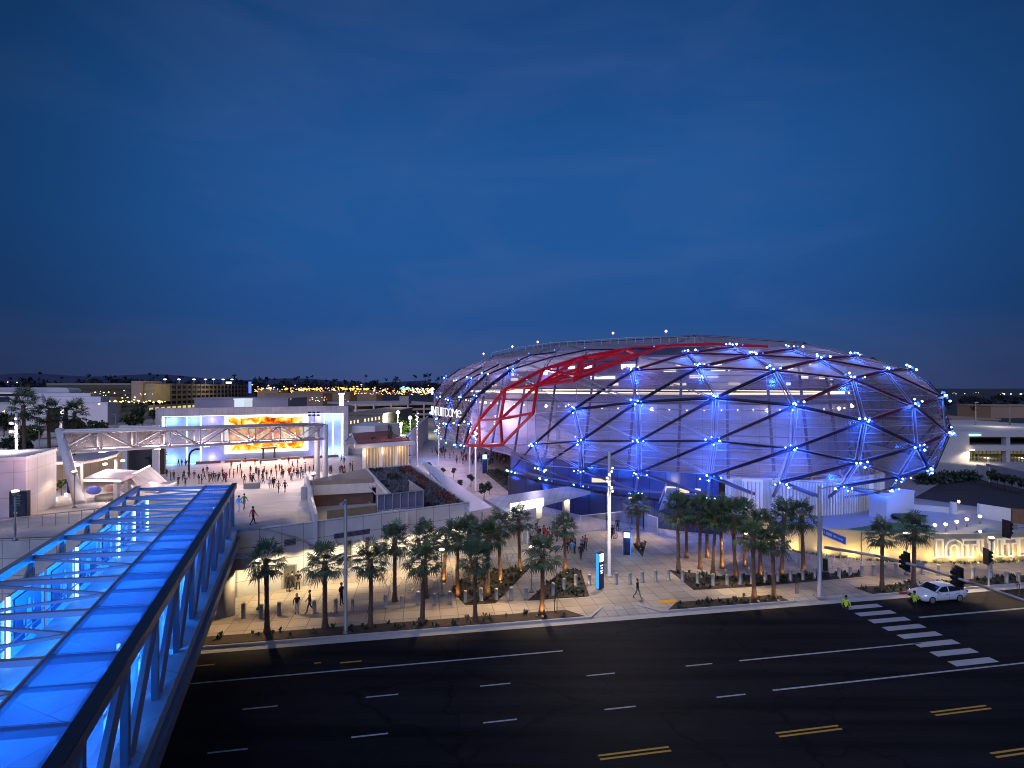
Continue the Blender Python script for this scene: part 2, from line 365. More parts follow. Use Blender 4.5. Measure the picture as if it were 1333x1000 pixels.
# ---- upper plaza deck
DECKM = tiled('plaza_paving', (0.46, 0.43, 0.42), (0.27, 0.25, 0.25), 1.8, 1.8, 0.025, 0.65, rot=R(22.4), var=0.05)
Fr = [(-130, 40), (-43, 44.4), (-33.5, 45.9), (-24.7, 47.0), (-18.7, 50.2)]; Bk = [(-230, 190), (-130, 190), (-103, 190), (-90, 190), (-76, 190)]
o = MB(); n = 50
def patch(A, B):
    G = []
    for i in range(len(A)):
        for k in ([0, .25, .5, .75] if i < len(A)-1 else [0]):
            a = V(A[i]).lerp(V(A[min(i+1, len(A)-1)]), k); c = V(B[i]).lerp(V(B[min(i+1, len(B)-1)]), k)
            row = []
            for j in range(n+1):
                p = a.lerp(c, (j/n)**1.3); row.append(o.b.verts.new((p.x, p.y, max(zg(p.x, p.y), .17)))) 
            G.append(row)
    for i in range(len(G)-1):
        for j in range(n): o.b.faces.new((G[i][j], G[i+1][j], G[i+1][j+1], G[i][j+1]))
patch(Fr, Bk)
patch([(-28.9, 74.4), (-23.5, 85), (-17, 88.4), (-9, 84)], [(-76, 190), (-50, 190), (-30, 190), (-5, 190)])
tag(o.build('plaza', DECKM), kind='structure')
# wall that carries the deck left of the bridge pier
CLAD = tiled('white_cladding', (0.60, 0.59, 0.58), (0.25, 0.25, 0.27), 1.9, 1.5, 0.03, 0.55, vertical=True, axis=(0.85, 0.53), var=0.03)
o = MB(); pts = [V(p) for p in Fr[:4]]
for a, c in zip(pts[:-1], pts[1:]):
    o.hexa([V((a.x, a.y, 0.15)), V((c.x, c.y, 0.15)), V((c.x, c.y+.5, .15)), V((a.x, a.y+.5, .15))], [V((a.x, a.y, 6.12)), V((c.x, c.y, 6.12)), V((c.x, c.y+.5, 6.12)), V((a.x, a.y+.5, 6.12))])
tag(o.build('retaining_wall', CLAD), 'white panelled retaining wall under the plaza edge, left of the bridge', 'wall')
# ---- corner lot behind the lettered wall
LOTZ = 3.05
wall_px = [(968, 697.5), (985, 703), (1000, 709), (1040, 719), (1081, 724), (1122, 728), (1165, 730), (1209, 731.6), (1269, 732), (1333, 729.5), (1420, 722), (1560, 708)]
CW = [W(x, y, .15) for x, y in wall_px]
o = MB(); back = [V((150, 75, 0)), V((175, 150, 0)), V((40, 150, 0)), V((27, 80, 0))]
o.sheet([V((p.x, p.y, 0))+V((0, .3, 0)) for p in CW]+back, LOTZ)
tag(o.build('upper_lot', mat('lot_paving', (0.30, 0.29, 0.30), 0.7, var=0.12, scale=0.8)), kind='structure')
o = MB()
L = [(1064, 690), (1040, 688), (1110, 681.5), (1160, 677.5), (1195, 682), (1215, 690), (1222, 692.5)]
o.sheet([W(x, y, LOTZ+.02) for x, y in [(1095, 690.0), (1140, 683), (1168, 680), (1200, 685), (1222, 692.2), (1200, 693), (1150, 692)]], LOTZ+.02)
tag(o.build('lawn', mat('lawn_grass', (0.05, 0.12, 0.03), 0.9, var=0.35, scale=5)), kind='structure')
o = MB(); o.sheet([W(x, y, LOTZ+.03) for x, y in [(1190, 648), (1333, 668), (1480, 672), (1480, 628), (1240, 620)]], LOTZ+.03); tag(o.build('side_road', mat('side_asphalt', (0.03, 0.03, 0.035), 0.8, var=.3)), kind='structure')
o = MB(); o.sheet([W(x, y, LOTZ+.03) for x, y in [(1266, 693), (1285, 687.5), (1312, 694), (1330, 695)]], LOTZ+.03); tag(o.build('water', mat('pool_water', (0.02, 0.16, 0.22), 0.08, var=0)), kind='structure')
# ================================================================== the arena
DC = V((28.68, 138.25, 12.09)); DA, DB, DANG = 82.2, 49.4, 1.6775; DHT, DHB, DN, DM = 17.75, 11.59, 2.626, 1.905
cA, sA_ = math.cos(DANG), math.sin(DANG)
def dom_local(p):
    d = p-DC; return (cA*d.x+sA_*d.y)/DA, (-sA_*d.x+cA*d.y)/DB, d.z/(DHT if d.z > 0 else DHB)
def dom_f(p):
    x, y, z = dom_local(p); r = (abs(x)**DM+abs(y)**DM)**(1/DM); return (r**DN+abs(z)**DN)**(1/DN)-1
def dom_ring(u, r):                              # horizontal point at angle u, scaled r
    c, s = math.cos(u), math.sin(u); ex = math.copysign(abs(c)**(2/DM), c)*DA*r; ey = math.copysign(abs(s)**(2/DM), s)*DB*r
    return V((DC.x+cA*ex-sA_*ey, DC.y+sA_*ex+cA*ey, 0))
def dom_pt(u, v):
    r = abs(math.cos(v))**(2/DN); z = math.copysign(abs(math.sin(v))**(2/DN), math.sin(v)); p = dom_ring(u, r); p.z = DC.z+z*(DHT if z > 0 else DHB); return p
def dom_n(p):
    e = .05; f0 = dom_f(p); return V((dom_f(p+V((e, 0, 0)))-f0, dom_f(p+V((0, e, 0)))-f0, dom_f(p+V((0, 0, e)))-f0)).normalized()
def hit(x, y, out=0.0):
    d = V(((x-CX)/F, 1, -(y-HY)/F)); o_ = V((0, 0, CZ)); prev = 30.0; best = (9, 0)
    t = 30.0
    while t < 250:
        f = dom_f(o_+d*t)
        if f < best[0]: best = (f, t)
        if f < 0:
            a, b_ = prev, t
            for _ in range(30):
                m_ = (a+b_)/2
                if dom_f(o_+d*m_) < 0: b_ = m_
                else: a = m_
            best = (0, b_); break
        prev = t; t += 0.5
    p = o_+d*best[1]
    if best[0] > 0:                              # just past the outline: pull onto the surface
        for _ in range(20):
            f = dom_f(p); p = DC+(p-DC)*(1-f*.6/(1+f))
    if out: p = p+dom_n(p)*out
    return p
def proj(p): return (CX+F*p.x/p.y, HY+F*(CZ-p.z)/p.y)
H = {
 5: [(710.5, 620), (757.5, 628), (828, 637), (921.5, 643), (1003, 650), (1079, 649.5), (1147, 644)],
 4: [(666.7, 610), (705, 607), (757, 610), (831.5, 613.5), (924, 618), (1016, 626), (1096, 631), (1160, 633)],
 3: [(696, 578.5), (757, 574), (832.6, 574), (929.5, 574), (1030.7, 584), (1116, 602), (1170, 620)],
 2: [(748, 533.5), (830, 524.5), (931.7, 519), (1034, 529), (1125, 549), (1193, 581), (1206, 608)],
 1: [(823.6, 484), (910, 479.5), (1009, 484), (1109.5, 495), (1188, 528), (1232, 564)],
 0: [(895.6, 461.5), (979, 464), (1068, 469), (1153, 484), (1226, 518.5)],
 -1: [(953, 453.6), (1031, 456), (1111, 465), (1188, 481)],
}
Lf = {1: [(665, 483), (633.4, 489.6), (612, 495), (596, 497.5), (580.5, 494)], 2: [(622, 516.6), (602, 519), (586, 521), (574, 518), (565, 512)],
      3: [(613, 551.5), (598.5, 551.5), (583, 552.7), (571, 546), (564, 538)], 4: [(606, 578.5), (595, 577), (580, 571), (570, 560)]}
UP = [(628, 479.5), (650, 476), (691, 464), (678, 471.6), (717, 467), (723, 460), (764, 457), (853, 456)]
REDN = dict(a=(624.4, 547), b=(625.5, 579.7), c=(654.8, 578.5), d=(652.5, 546), e=(695, 538), f=(659, 507.7), g=(699.8, 503), h=(707.7, 481.8), i=(758, 466), j=(748, 496.4), k=(814.6, 456), l=(867.5, 451.4), m=(926, 449.5), n=(606, 579), o=(757, 492), q=(830, 464), r=(1000, 453))
dome = thing('arena', 'huge glowing dome arena with translucent diamond panels and blue node lights', 'arena', (DC.x, DC.y, 0.15))
P = {k: [hit(*q) for q in L_] for k, L_ in H.items()}; PL = {k: [hit(*q) for q in L_] for k, L_ in Lf.items()}; PU = [hit(*q) for q in UP]; PR = {k: hit(*q) for k, q in REDN.items()}
fixed = [p for L_ in list(P.values())+list(PL.values()) for p in L_]+PU+list(PR.values())
fpx = [proj(p) for p in fixed]
gen = []
NU = 40
vs = [-0.62, -0.3, 0.02, 0.34, 0.62, 0.88, 1.12, 1.36]
for k, v in enumerate(vs):
    for i in range(NU if k < 5 else NU//2):
        u = 2*math.pi*(i+0.5*(k % 2))/(NU if k < 5 else NU//2); p = dom_pt(u, v)
        front = dom_n(p).dot(p-V((0, 0, CZ))) < 0
        q = proj(p)
        if front and min((q[0]-a)**2+(q[1]-b2)**2 for a, b2 in fpx) < (26**2 if q[1] > 470 else 13**2): continue
        if front and q[0] > 650: continue
        gen.append(p)
gen.append(dom_pt(0, math.pi/2))
bot = [p for p in P[5]]+[PL[4][0], PL[4][1], PL[4][2], PR['b'], PR['c'], PR['n'], P[4][0], P[4][-1]]
bm = bmesh.new(); allp = fixed+gen
for p in allp: bm.verts.new(p)
print('z5', [round(p.z, 1) for p in P[5]], [round(p.z, 1) for p in PL[4]], [round(PR[k].z, 1) for k in 'bcn'])
res = bmesh.ops.convex_hull(bm, input=bm.verts[:])
bmesh.ops.delete(bm, geom=[v for v in bm.verts if not v.link_faces], context='VERTS')
OPEN = [(606, 581), (623.5, 546), (658, 507), (707, 481), (758, 465), (815, 455), (868, 450.5), (926, 449), (896, 460.5), (823, 483), (749, 497), (712, 525), (696, 538.5), (656, 578.5), (626, 582)]
tris = []
for f in bm.faces:
    c = f.calc_center_median()
    if f.normal.z < -0.72 or (f.normal.z < -.55 and c.z < 4.5): continue
    if f.normal.z < -.25 and max(v.co.z for v in f.verts) < 5.95: continue
    q = proj(c); front = f.normal.dot(c-V((0, 0, CZ))) < 0
    if front and inside(q, OPEN): continue
    tris.append([v.co.copy() for v in f.verts])
bm.free()
# panels: each a stretched triangle of perforated fabric with a gap to the next
def panel_mat():
    m = bpy.data.materials.new('dome_fabric'); m.use_nodes = True; nt = m.node_tree; nt.nodes.clear()
    ou = nt.nodes.new('ShaderNodeOutputMaterial'); tr = nt.nodes.new('ShaderNodeBsdfTransparent'); df = nt.nodes.new('ShaderNodeBsdfDiffuse'); tl = nt.nodes.new('ShaderNodeBsdfTranslucent'); gl = nt.nodes.new('ShaderNodeBsdfGlossy')
    gl.inputs['Roughness'].default_value = 0.25; gl.inputs['Color'].default_value = (.5, .5, .55, 1)
    ge = nt.nodes.new('ShaderNodeNewGeometry')
    mr = nt.nodes.new('ShaderNodeMapRange'); mr.inputs[3].default_value = 0.36; mr.inputs[4].default_value = 0.56; nt.links.new(ge.outputs['Random Per Island'], mr.inputs[0])
    rmp = nt.nodes.new('ShaderNodeMix'); rmp.data_type = 'RGBA'; rmp.inputs[6].default_value = (0.17, 0.155, 0.19, 1); rmp.inputs[7].default_value = (0.26, 0.23, 0.265, 1)
    nt.links.new(ge.outputs['Random Per Island'], rmp.inputs[0])
    # fine horizontal seams of the fabric strips
    tc = nt.nodes.new('ShaderNodeTexCoord'); wv = nt.nodes.new('ShaderNodeTexWave'); wv.bands_direction = 'Z'; wv.inputs['Scale'].default_value = 0.22; wv.inputs['Distortion'].default_value = 0.0
    nt.links.new(tc.outputs['Object'], wv.inputs['Vector'])
    pw = nt.nodes.new('ShaderNodeMath'); pw.operation = 'GREATER_THAN'; pw.inputs[1].default_value = 0.992; nt.links.new(wv.outputs['Fac'], pw.inputs[0])
    sm = nt.nodes.new('ShaderNodeMath'); sm.operation = 'MULTIPLY_ADD'; sm.inputs[1].default_value = -0.3; nt.links.new(pw.outputs[0], sm.inputs[0]); nt.links.new(mr.outputs[0], sm.inputs[2])
    nt.links.new(rmp.outputs[2], df.inputs[0]); nt.links.new(rmp.outputs[2], tl.inputs[0])
    a1 = nt.nodes.new('ShaderNodeMixShader'); a1.inputs[0].default_value = 0.5; nt.links.new(df.outputs[0], a1.inputs[1]); nt.links.new(tl.outputs[0], a1.inputs[2])
    a2 = nt.nodes.new('ShaderNodeMixShader'); a2.inputs[0].default_value = 0.08; nt.links.new(a1.outputs[0], a2.inputs[1]); nt.links.new(gl.outputs[0], a2.inputs[2])
    a3 = nt.nodes.new('ShaderNodeMixShader'); nt.links.new(sm.outputs[0], a3.inputs[0]); nt.links.new(a2.outputs[0], a3.inputs[1]); nt.links.new(tr.outputs[0], a3.inputs[2])
    nt.links.new(a3.outputs[0], ou.inputs[0]); return m
def roof_mat():
    m = panel_mat(); m.name = 'dome_roof_fabric'
    for n_ in m.node_tree.nodes:
        if n_.type == 'MIX' and n_.data_type == 'RGBA': n_.inputs[6].default_value = (.46, .44, .5, 1); n_.inputs[7].default_value = (.6, .57, .62, 1)
    for n_ in m.node_tree.nodes:
        if n_.type == 'MAP_RANGE': n_.inputs[3].default_value = 0.06; n_.inputs[4].default_value = 0.2
    return m
o = MB(); o2 = MB()
for t in tris:
    c = (t[0]+t[1]+t[2])/3
    nrm = (t[1]-t[0]).cross(t[2]-t[0]).normalized()
    if nrm.dot(c-DC) < 0: nrm = -nrm
    L_ = []
    for p in t:
        d = c-p; L_.append(p+d*(min(.5, .22/max(d.length, .1)))-nrm*0.15)
    (o2 if (c.z > 23.5 or (nrm.z > .75)) else o).face(L_)
o.build('panel_skin', panel_mat(), dome); o2.build('roof_skin', roof_mat(), dome)
o = MB()                                          # pale edge frames of the fabric panels, and their intermediate battens
for t in tris:
    c = (t[0]+t[1]+t[2])/3; nn = dom_n(c)
    if nn.dot(c-V((0, 0, CZ))) > 0.1*(c-V((0, 0, CZ))).length: continue
    q3 = [p+(c-p)*min(.5, .42/max((c-p).length, .1))+nn*.05 for p in t]
    for i in range(3): o.bar(q3[i], q3[(i+1) % 3], .075, .075, up=nn)
    zs = sorted(q3, key=lambda p: p.z)
    for k in (.25, .5, .75):
        zz = zs[0].z+(zs[2].z-zs[0].z)*k; e1 = zs[0].lerp(zs[2], k)
        e2 = zs[0].lerp(zs[1], (zz-zs[0].z)/max(zs[1].z-zs[0].z, 1e-3)) if zz < zs[1].z else zs[1].lerp(zs[2], (zz-zs[1].z)/max(zs[2].z-zs[1].z, 1e-3))
        if (zs[2].z-zs[0].z) > 3: o.bar(e1, e2, .055, .055, up=nn)
o.build('panel_frames', mat('panel_frame', (.34, .29, .36), .5), dome)
STEEL = mat('dome_steel', (0.026, 0.018, 0.045), 0.6, 0.0, spec=.2); STEELL = mat('dome_pale_steel', (0.13, 0.11, 0.16), 0.5)
STEELR = mat('dome_wine_steel', (0.16, 0.008, 0.03), 0.45, 0.2); REDS = mat('red_steel', (0.72, 0.006, 0.016), 0.45, var=0.12, emit=None)
def pull(p, k=0.25): return p+dom_n(p)*k
n_part = 0; rest = MB()
def strut(a, b_, w=.55, m=STEEL, nm='strut', k=.2):
    global n_part
    a, b_ = pull(a, k), pull(b_, k)
    if n_part < 98: MB().bar(a, b_, w, w*.9, up=dom_n((a+b_)/2)).build(nm, m, dome); n_part += 1
    else: rest.bar(a, b_, w*.8, w*.7)
for k in (4, 3, 2, 1, 0):                        # rising diagonals
    for i in range(min(len(P[k]), len(P[k-1]))): strut(P[k][i], P[k-1][i], .27, STEELR if k in (1, 0) or (k == 2 and i > 2) else STEEL)
for k in (3, 2, 1, 0):                           # level rows
    for i in range(len(P[k])-1): strut(P[k][i], P[k][i+1], .18 if k != 2 else .25, STEELR if k in (0, 1) else STEEL)
for k in (3, 2, 1, 0):                           # steep bracing, paler
    for i in range(len(P[k])):
        if i+1 < len(P[k+1]): strut(P[k][i], P[k+1][i+1], .13, STEELL, k=.05)
for i in range(7):
    strut(P[4][i], P[5][i], .36, STEELL)
    if i+1 < 8: strut(P[5][i], P[4][i+1], .28, STEELL)
    if i < 6: strut(P[5][i], P[5][i+1], .26, STEELL)
for i in range(4):
    strut(PL[1][i], PL[2][i], .5)
    strut(PL[2][i], PL[3][min(i+1, 4)], .5)
    if i < 3: strut(PL[3][i], PL[4][i], .4)
    strut(PL[2][i], PL[2][i+1], .25)
for a, b_ in ((PU[0], PL[1][3]), (PU[1], PL[1][2]), (PU[3], PL[1][1]), (PU[2], PL[1][1]), (PU[4], PL[1][0]), (PU[6], PU[4]), (PU[5], PU[2]), (PU[7], PU[6])): strut(a, b_, .3)
# unseen side: the same lattice, coarser, as one part
for t in tris:
    c = (t[0]+t[1]+t[2])/3
    if dom_n(c).dot(c-V((0, 0, CZ))) > 0:
        for a, b_ in ((t[0], t[1]), (t[1], t[2])): rest.bar(a, b_, .3, .25)
o = rest.build('back_lattice', STEEL, dome)
for pr in ('af', 'fh', 'hi', 'ik', 'kl', 'lm', 'ad', 'de', 'fd', 'dg', 'gh', 'eg', 'fg', 'gj', 'gi', 'io', 'ij', 'hk', 'ab', 'bd', 'dc', 'bc', 'nb', 'na', 'gk', 'ce', 'cd', 'ho', 'jo', 'gq', 'iq', 'kq', 'oq', 'lq', 'mr'):
    a, b_ = PR[pr[0]], PR[pr[1]]
    k = (a+b_)/2
    MB().bar(pull(a, .15), pull(b_, .15), .46 if pr in ('af', 'fh', 'hi', 'ik', 'kl', 'lm', 'na', 'bc', 'nb') else .32, .36, up=dom_n(k)).build('red_strut', REDS, dome)
# node lamps: small clusters of blue floods at each joint
BALL = glow('node_lamp_blue', (0.03, 0.16, 1.0), 3.2); BALLW = glow('node_lamp_core', (0.30, 0.58, 1.0), 9)
rn = random.Random(5); nlights = 0
def cluster(p, pw, nb=5, spread=1.0, core=False, r=.145):
    n_ = dom_n(p); t1 = n_.cross(V((0, 0, 1))).normalized() if abs(n_.z) < .95 else V((1, 0, 0)); t2 = n_.cross(t1)
    d = p.length/90; r = r*max(.75, d)
    o = MB()
    for i in range(nb):
        o.mi = 2
        a = 6.28*i/nb+rn.uniform(-.5, .5); rr = rn.uniform(.12, 1.15)*spread*max(.8, d)
        bc = p+n_*.55+(t1*math.cos(a)*1.5+t2*math.sin(a)*.7)*rr; o.bar(p+n_*.1, bc, .07); o.mi = 1 if (core and i % 2 == 0) else 0; o.ball(bc, r*rn.uniform(.7, 1.25), 1)
    o.build('node_lamp', [BALL, BALLW, STEEL], dome)
    if pw:
        lamp('SPOT', p+n_*2.0-V((0, 0, .3)), (0.02, 0.13, 1.0), pw*2.3, .25, target=p-V((0, 0, 1.0)), angle=112, blend=.9, name='node_light')
for k, L_ in P.items():
    for i, p in enumerate(L_): cluster(p, 380 if k == 5 else 1500 if k >= 2 else 1100, 8 if k in (1, 0, -1) else 7, core=True)
for k, L_ in PL.items():
    for i, p in enumerate(L_): cluster(p, 900 if i % 2 == 0 else 0, 4, core=True)
for p in PU: cluster(p, 0, 1, .2, r=.12)
for (x, y) in ((700, 454), (667, 459.5), (629.5, 468), (798, 444), (867, 442.5)):
    p = hit(x, y+2.5); q = p+V((0, 0, 1.6)); bc_ = MB().tube(p, q, .05, .04, 6).build('roof_beacon', GREYM, dome); MB().ball(q, .2).build('lens', glow('beacon_red', (1, .45, .35), 6), bc_)
o = MB()                                          # rail along the roof edge
prev = None
for i in range(26):
    x = 640+i*11; y = min(q2 for q2 in [458+(660-x)*.25 if x < 660 else 458-(x-660)*.13 if x < 720 else 450.5-(x-720)*.055 if x < 830 else 444.4+(x-830)*.008])
    p = hit(x, y+2); o.bar(p, p+V((0, 0, .9)), .05)
    if prev: o.bar(prev+V((0, 0, .9)), p+V((0, 0, .9)), .05)
    prev = p
o.build('roof_rail', WHITE, dome)
# ---- the bowl and concourse inside
INW = tiled('bowl_wall', (0.52, 0.48, 0.55), (0.36, 0.33, 0.42), 2.4, 4.4, 0.04, 0.6, vertical=True, axis=(1, 0.35), var=0.04)
def drum(name, r0, r1, z0, z1, m, u0=0, u1=2*math.pi, n_=120, cap=False, parent=dome):
    o = MB(); pr = None
    for i in range(n_+1):
        u = u0+(u1-u0)*i/n_; a, b_ = dom_ring(u, r0), dom_ring(u, r1); a.z, b_.z = z0, z1
        if pr: o.face([pr[0], a, b_, pr[1]])
        pr = (a, b_)
    if cap:
        o.face([V((dom_ring(2*math.pi*i/n_, r1).x, dom_ring(2*math.pi*i/n_, r1).y, z1)) for i in range(n_)])
    return o.build(name, m, parent)
drum('bowl_wall', .80, .80, 6.2, 16.6, INW)
drum('bowl_fascia', .795, .795, 16.62, 17.9, mat('bowl_fascia', (0.3, 0.28, 0.34), .6))
drum('concourse_glazing', .76, .76, 18.9, 23.2, mat('concourse_panels', (0.20, 0.16, 0.26), .4, var=.5, scale=.6))
drum('bowl_roof', .77, .60, 23.3, 26.6, mat('bowl_roof', (0.30, 0.26, 0.36), .7), cap=True)
for z0, rr in ((18.05, .805), (18.55, .80)):
    drum('light_band', rr, rr, z0, z0+.28, glow('light_band', (1.0, 0.80, 0.58), 3.2 if z0 < 18.3 else 1.2))
    break
drum('gallery_slab', .81, .74, 17.92, 17.95, mat('gallery', (.3, .28, .3), .7))
for z0 in (6.3, 9.6, 13.2): drum('floor_edge', .812, .812, z0, z0+.3, mat('floor_edge', (.42, .40, .48), .6))
o = MB(); rn2 = random.Random(11)                 # lit openings high on the concourse
for i in range(46):
    u = math.pi+rn2.uniform(-1.25, 1.0); z0 = rn2.choice((19.3, 20.4, 21.4, 22.2)); wd = rn2.uniform(.8, 3.4); a = dom_ring(u, .764); t = (dom_ring(u+.02, .764)-a).normalized()
    o.face([a+V((0, 0, z0)), a+t*wd+V((0, 0, z0)), a+t*wd+V((0, 0, z0+.5)), a+V((0, 0, z0+.5))], mi=rn2.randint(0, 1))
o.build('concourse_lights', [glow('concourse_white', (.85, .9, 1), 2.2), glow('concourse_warm', (1, .8, .62), 1.8)], dome)
o = MB()
for i in range(60):
    u = 1.2+i*.055; a = dom_ring(u, .79); a.z = 15.9; o.ball(a+(a-V((DC.x, DC.y, 15.9))).normalized()*1.6, .13 if i % 7 else .3, 1)
o.build('soffit_lamps', glow('soffit_lamp', (1, .88, .75), 7), dome)
for i in range(26):                               # inner columns
    u = 1.35+i*.145; a = dom_ring(u, .86); c = dom_ring(u+.04, .80)
    MB().tube(V((a.x, a.y, 4)), V((c.x, c.y, 24)), .22, .18, 8).build('inner_column', mat('inner_column', (.10, .08, .14), .5), dome)
# base: glazed podium under the rim
def podium(u0, u1, z0, z1, m, r=.835, nm='podium_wall'): return drum(nm, r, r, z0, z1, m, u0, u1, 60)
DEEP = tiled('deep_blue_cladding', (0.03, 0.045, 0.11), (.01, .015, .04), 1.6, 9, .06, .35, vertical=True, axis=(1, .25)) if True else mat('x', (0.05, 0.07, 0.16), .35, var=.2); GL = tiled('curtain_wall', (0.50, 0.44, 0.34), (0.62, 0.58, 0.50), 1.1, 9, 0.05, 0.25, vertical=True, axis=(1, 0.25), var=0.3)
nt, b = nodes(GL); br_ = [n_ for n_ in nt.nodes if n_.type == 'TEX_BRICK'][0]; nt.links.new(br_.outputs['Color'], b.inputs['Emission Color']); b.inputs['Emission Strength'].default_value = .30
def u_of(x, y, z):
    p = W(x, y, z); lx, ly, _ = dom_local(p); return math.atan2(math.copysign(abs(ly)**(DM/2), ly), math.copysign(abs(lx)**(DM/2), lx)) % (2*math.pi)
uA, uB, uC = u_of(690, 630, 1), u_of(905, 650, 2.5), u_of(1138, 671, 3)
podium(uA-1.0, uA, .15, 6.3, INW, .50, nm='entry_wall'); drum('entry_soffit', .50, .82, 6.32, 6.32, INW, uA-1.0, uA, 40)
us = sorted([uA, uB, uC]); print('u', uA, uB, uC)
podium(min(uA, uB), max(uA, uB), .15, 3.8, DEEP, .885)
podium(min(uA, uB), max(uA, uB), 3.85, 7.8, DEEP, .872, 'podium_glazing')
podium(min(uB, uC), max(uB, uC)+.15, 2.9, 7.6, GL, .90, 'podium_glazing')
podium(max(us), max(us)+1.6, .15, 6.2, INW, nm='rear_wall')
o = MB()                                          # mullions
for i in range(44):
    u = min(uB, uC)+abs(uC-uB)*i/43; a = dom_ring(u, .908)
    o.bar(V((a.x, a.y, 3.2 if u else 0)), V((a.x, a.y, 7.4)), .1, .14)
o.build('mullions', mat('mullion', (.5, .46, .42), .5), dome)
# light inside, between bowl and skin, and behind the podium glass
for i in range(15):
    u = 1.35+i*.25; a = dom_ring(u, .885); a.z = 12.5 if i % 2 else 9.0
    lamp('POINT', a, (0.9, 0.55, 0.85) if i < 4 else (0.66, 0.56, 1.0), 1250 if i < 5 else 110, .5, name='bowl_light')
for i in range(9):
    u = 1.5+i*.4; a = dom_ring(u, .70); a.z = 21; lamp('POINT', dom_ring(u, .8)+V((0, 0, 21.5)), (0.42, 0.34, 1.0), 700, .5, name='bowl_light')
for x in (640, 672, 700): 
    p = W(x, 600, 1); lamp('POINT', V((p.x, p.y-2, 9.5)), (0.85, 0.72, 0.95), 1500, .5, name='entry_light')
for i in range(6):
    u = min(uB, uC)+(abs(uB-uC))*(i+.5)/6; a = dom_ring(u, .87); a.z = 5.2; lamp('POINT', a, (1.0, .82, .55), 160, .3, name='podium_light')
for i in range(6):
    u = min(uA, uB)+(abs(uA-uB))*(i+.5)/6; a = dom_ring(u, .92); a.z = 3.2; lamp('POINT', a, (0.04, .16, 1.0), 130, .3, name='podium_light')
# bright rooms behind the podium glass
o = MB()
for x0, x1, y0, y1 in ((763, 790, 612, 619), (770, 800, 620, 628), (866, 880, 622, 640), (884, 897, 622, 642), (905, 912, 626, 644), (842, 860, 616, 626)):
    pts = []
    for x, y in ((x0, y1), (x1, y1), (x1, y0), (x0, y0)):
        u = min((1.9+k_*.002 for k_ in range(900)), key=lambda u_: abs(dom_ring(u_, .914).x/dom_ring(u_, .914).y-(x-CX)/F)); a = dom_ring(u, .914); pts.append(V((a.x, a.y, clamp(CZ-(y-HY)/F*a.y, 2.2, 6.3))))
    o.face(pts)
o.build('lit_room', glow('lit_room', (1, .83, .6), 1.0), dome)
# lettering on the skin
LET = glow('dome_letters', (0.95, 0.97, 1.0), 1.15)
for ch, x, wpx, y in (('I', 568.6, 2.2, 534.8), ('N', 571.6, 3.4, 535.3), ('T', 575.0, 3.0, 535.8), ('U', 578.3, 3.6, 536.2), ('I', 581.0, 1.8, 536.6), ('T', 583.3, 3.8, 537.0), ('D', 588.2, 4.8, 537.4), ('O', 592.9, 5.0, 538.0), ('M', 598.6, 6.2, 538.6), ('e', 604.6, 5.2, 539.4)):
    p = hit(x, y, 1.0); q = hit(x+1.5, y, 1.0); tdir = (q-p); tdir.z = 0; tdir.normalize(); nrm = V((tdir.y, -tdir.x, 0))
    hgt = 12.2/F*p.y
    Mx = Matrix(((tdir.x, 0, nrm.x, p.x), (tdir.y, 0, nrm.y, p.y), (0, 1, 0, p.z), (0, 0, 0, 1)))
    # width in the picture sets the real width along the curved skin
    pa, pb = hit(x-wpx/2, y, 1.0), hit(x+wpx/2, y, 1.0); wreal = (pb-pa).length
    o = text_mesh('letter', ch, hgt/.70 if ch != 'e' else hgt/.56, .05, LET, off=-.05)
    xs = [v.co.x for v in o.data.vertices]; ys = [v.co.y for v in o.data.vertices]
    sc = wreal/(max(xs)-min(xs)); cx_, cy_ = (max(xs)+min(xs))/2, (max(ys)+min(ys))/2
    for v in o.data.vertices: v.co = Mx @ V(((v.co.x-cx_)*sc, v.co.y-cy_, v.co.z))
    adopt(o, dome)
# entrance ramp
p0, p1, p2, p3 = W(853, 678, .6), W(874, 678, .6), WY(884, 638, 66), WY(868, 638, 66)
o = MB(); o.hexa([p0, p1, p2, p3], [p+V((0, 0, .25)) for p in (p0, p1, p2, p3)]); o.bar(p0+V((0, 0, 1)), p3+V((0, 0, 1)), .12); o.bar(p1+V((0, 0, 1)), p2+V((0, 0, 1)), .12)
o.build('entrance_stair', mat('pale_stair', (.5, .44, .38), .7), dome)
lamp('POINT', (p0+p2)/2+V((0, -1, 3)), (1, .84, .62), 160, .3, name='stair_light')
# ================================================================== the pedestrian bridge
BD = V((-0.382, 0.924, 0)); BQ = V((-7.85, -1.2, 0)); BE = V((-25.7, 48.1, 0))
def BR(t, k, z): p = BE+BD*t+BQ*k; p.z = z; return p
ZT, ZB, ZF = 10.1, 5.0, 6.16
T0 = -58.0
br = thing('pedestrian_bridge', 'covered steel pedestrian bridge over the road, lit deep blue from inside', 'bridge', BR(0, .5, .15))
BW = mat('bridge_paint', (0.20, 0.21, 0.24), 0.4, var=0.08); BWL = mat('bridge_panel', (0.55, 0.56, 0.6), 0.45, var=0.06)
o = MB(); o.hexa([BR(T0, -.06, 5.55), BR(0.6, -.06, 5.55), BR(0.6, 1.06, 5.55), BR(T0, 1.06, 5.55)], [BR(T0, -.06, ZF), BR(0.6, -.06, ZF), BR(0.6, 1.06, ZF), BR(T0, 1.06, ZF)])
o.build('deck', tiled('bridge_floor', (0.45, 0.46, 0.48), (0.3, 0.3, 0.32), 2.05, 4, .03, .6, rot=R(22.4)), br)
for k, nm in ((-0.055, 'bottom_chord'), (1.06, 'bottom_chord')): MB().bar(BR(T0, k, 5.3), BR(0, k, 5.3), .6, .6).build(nm, BW, br)
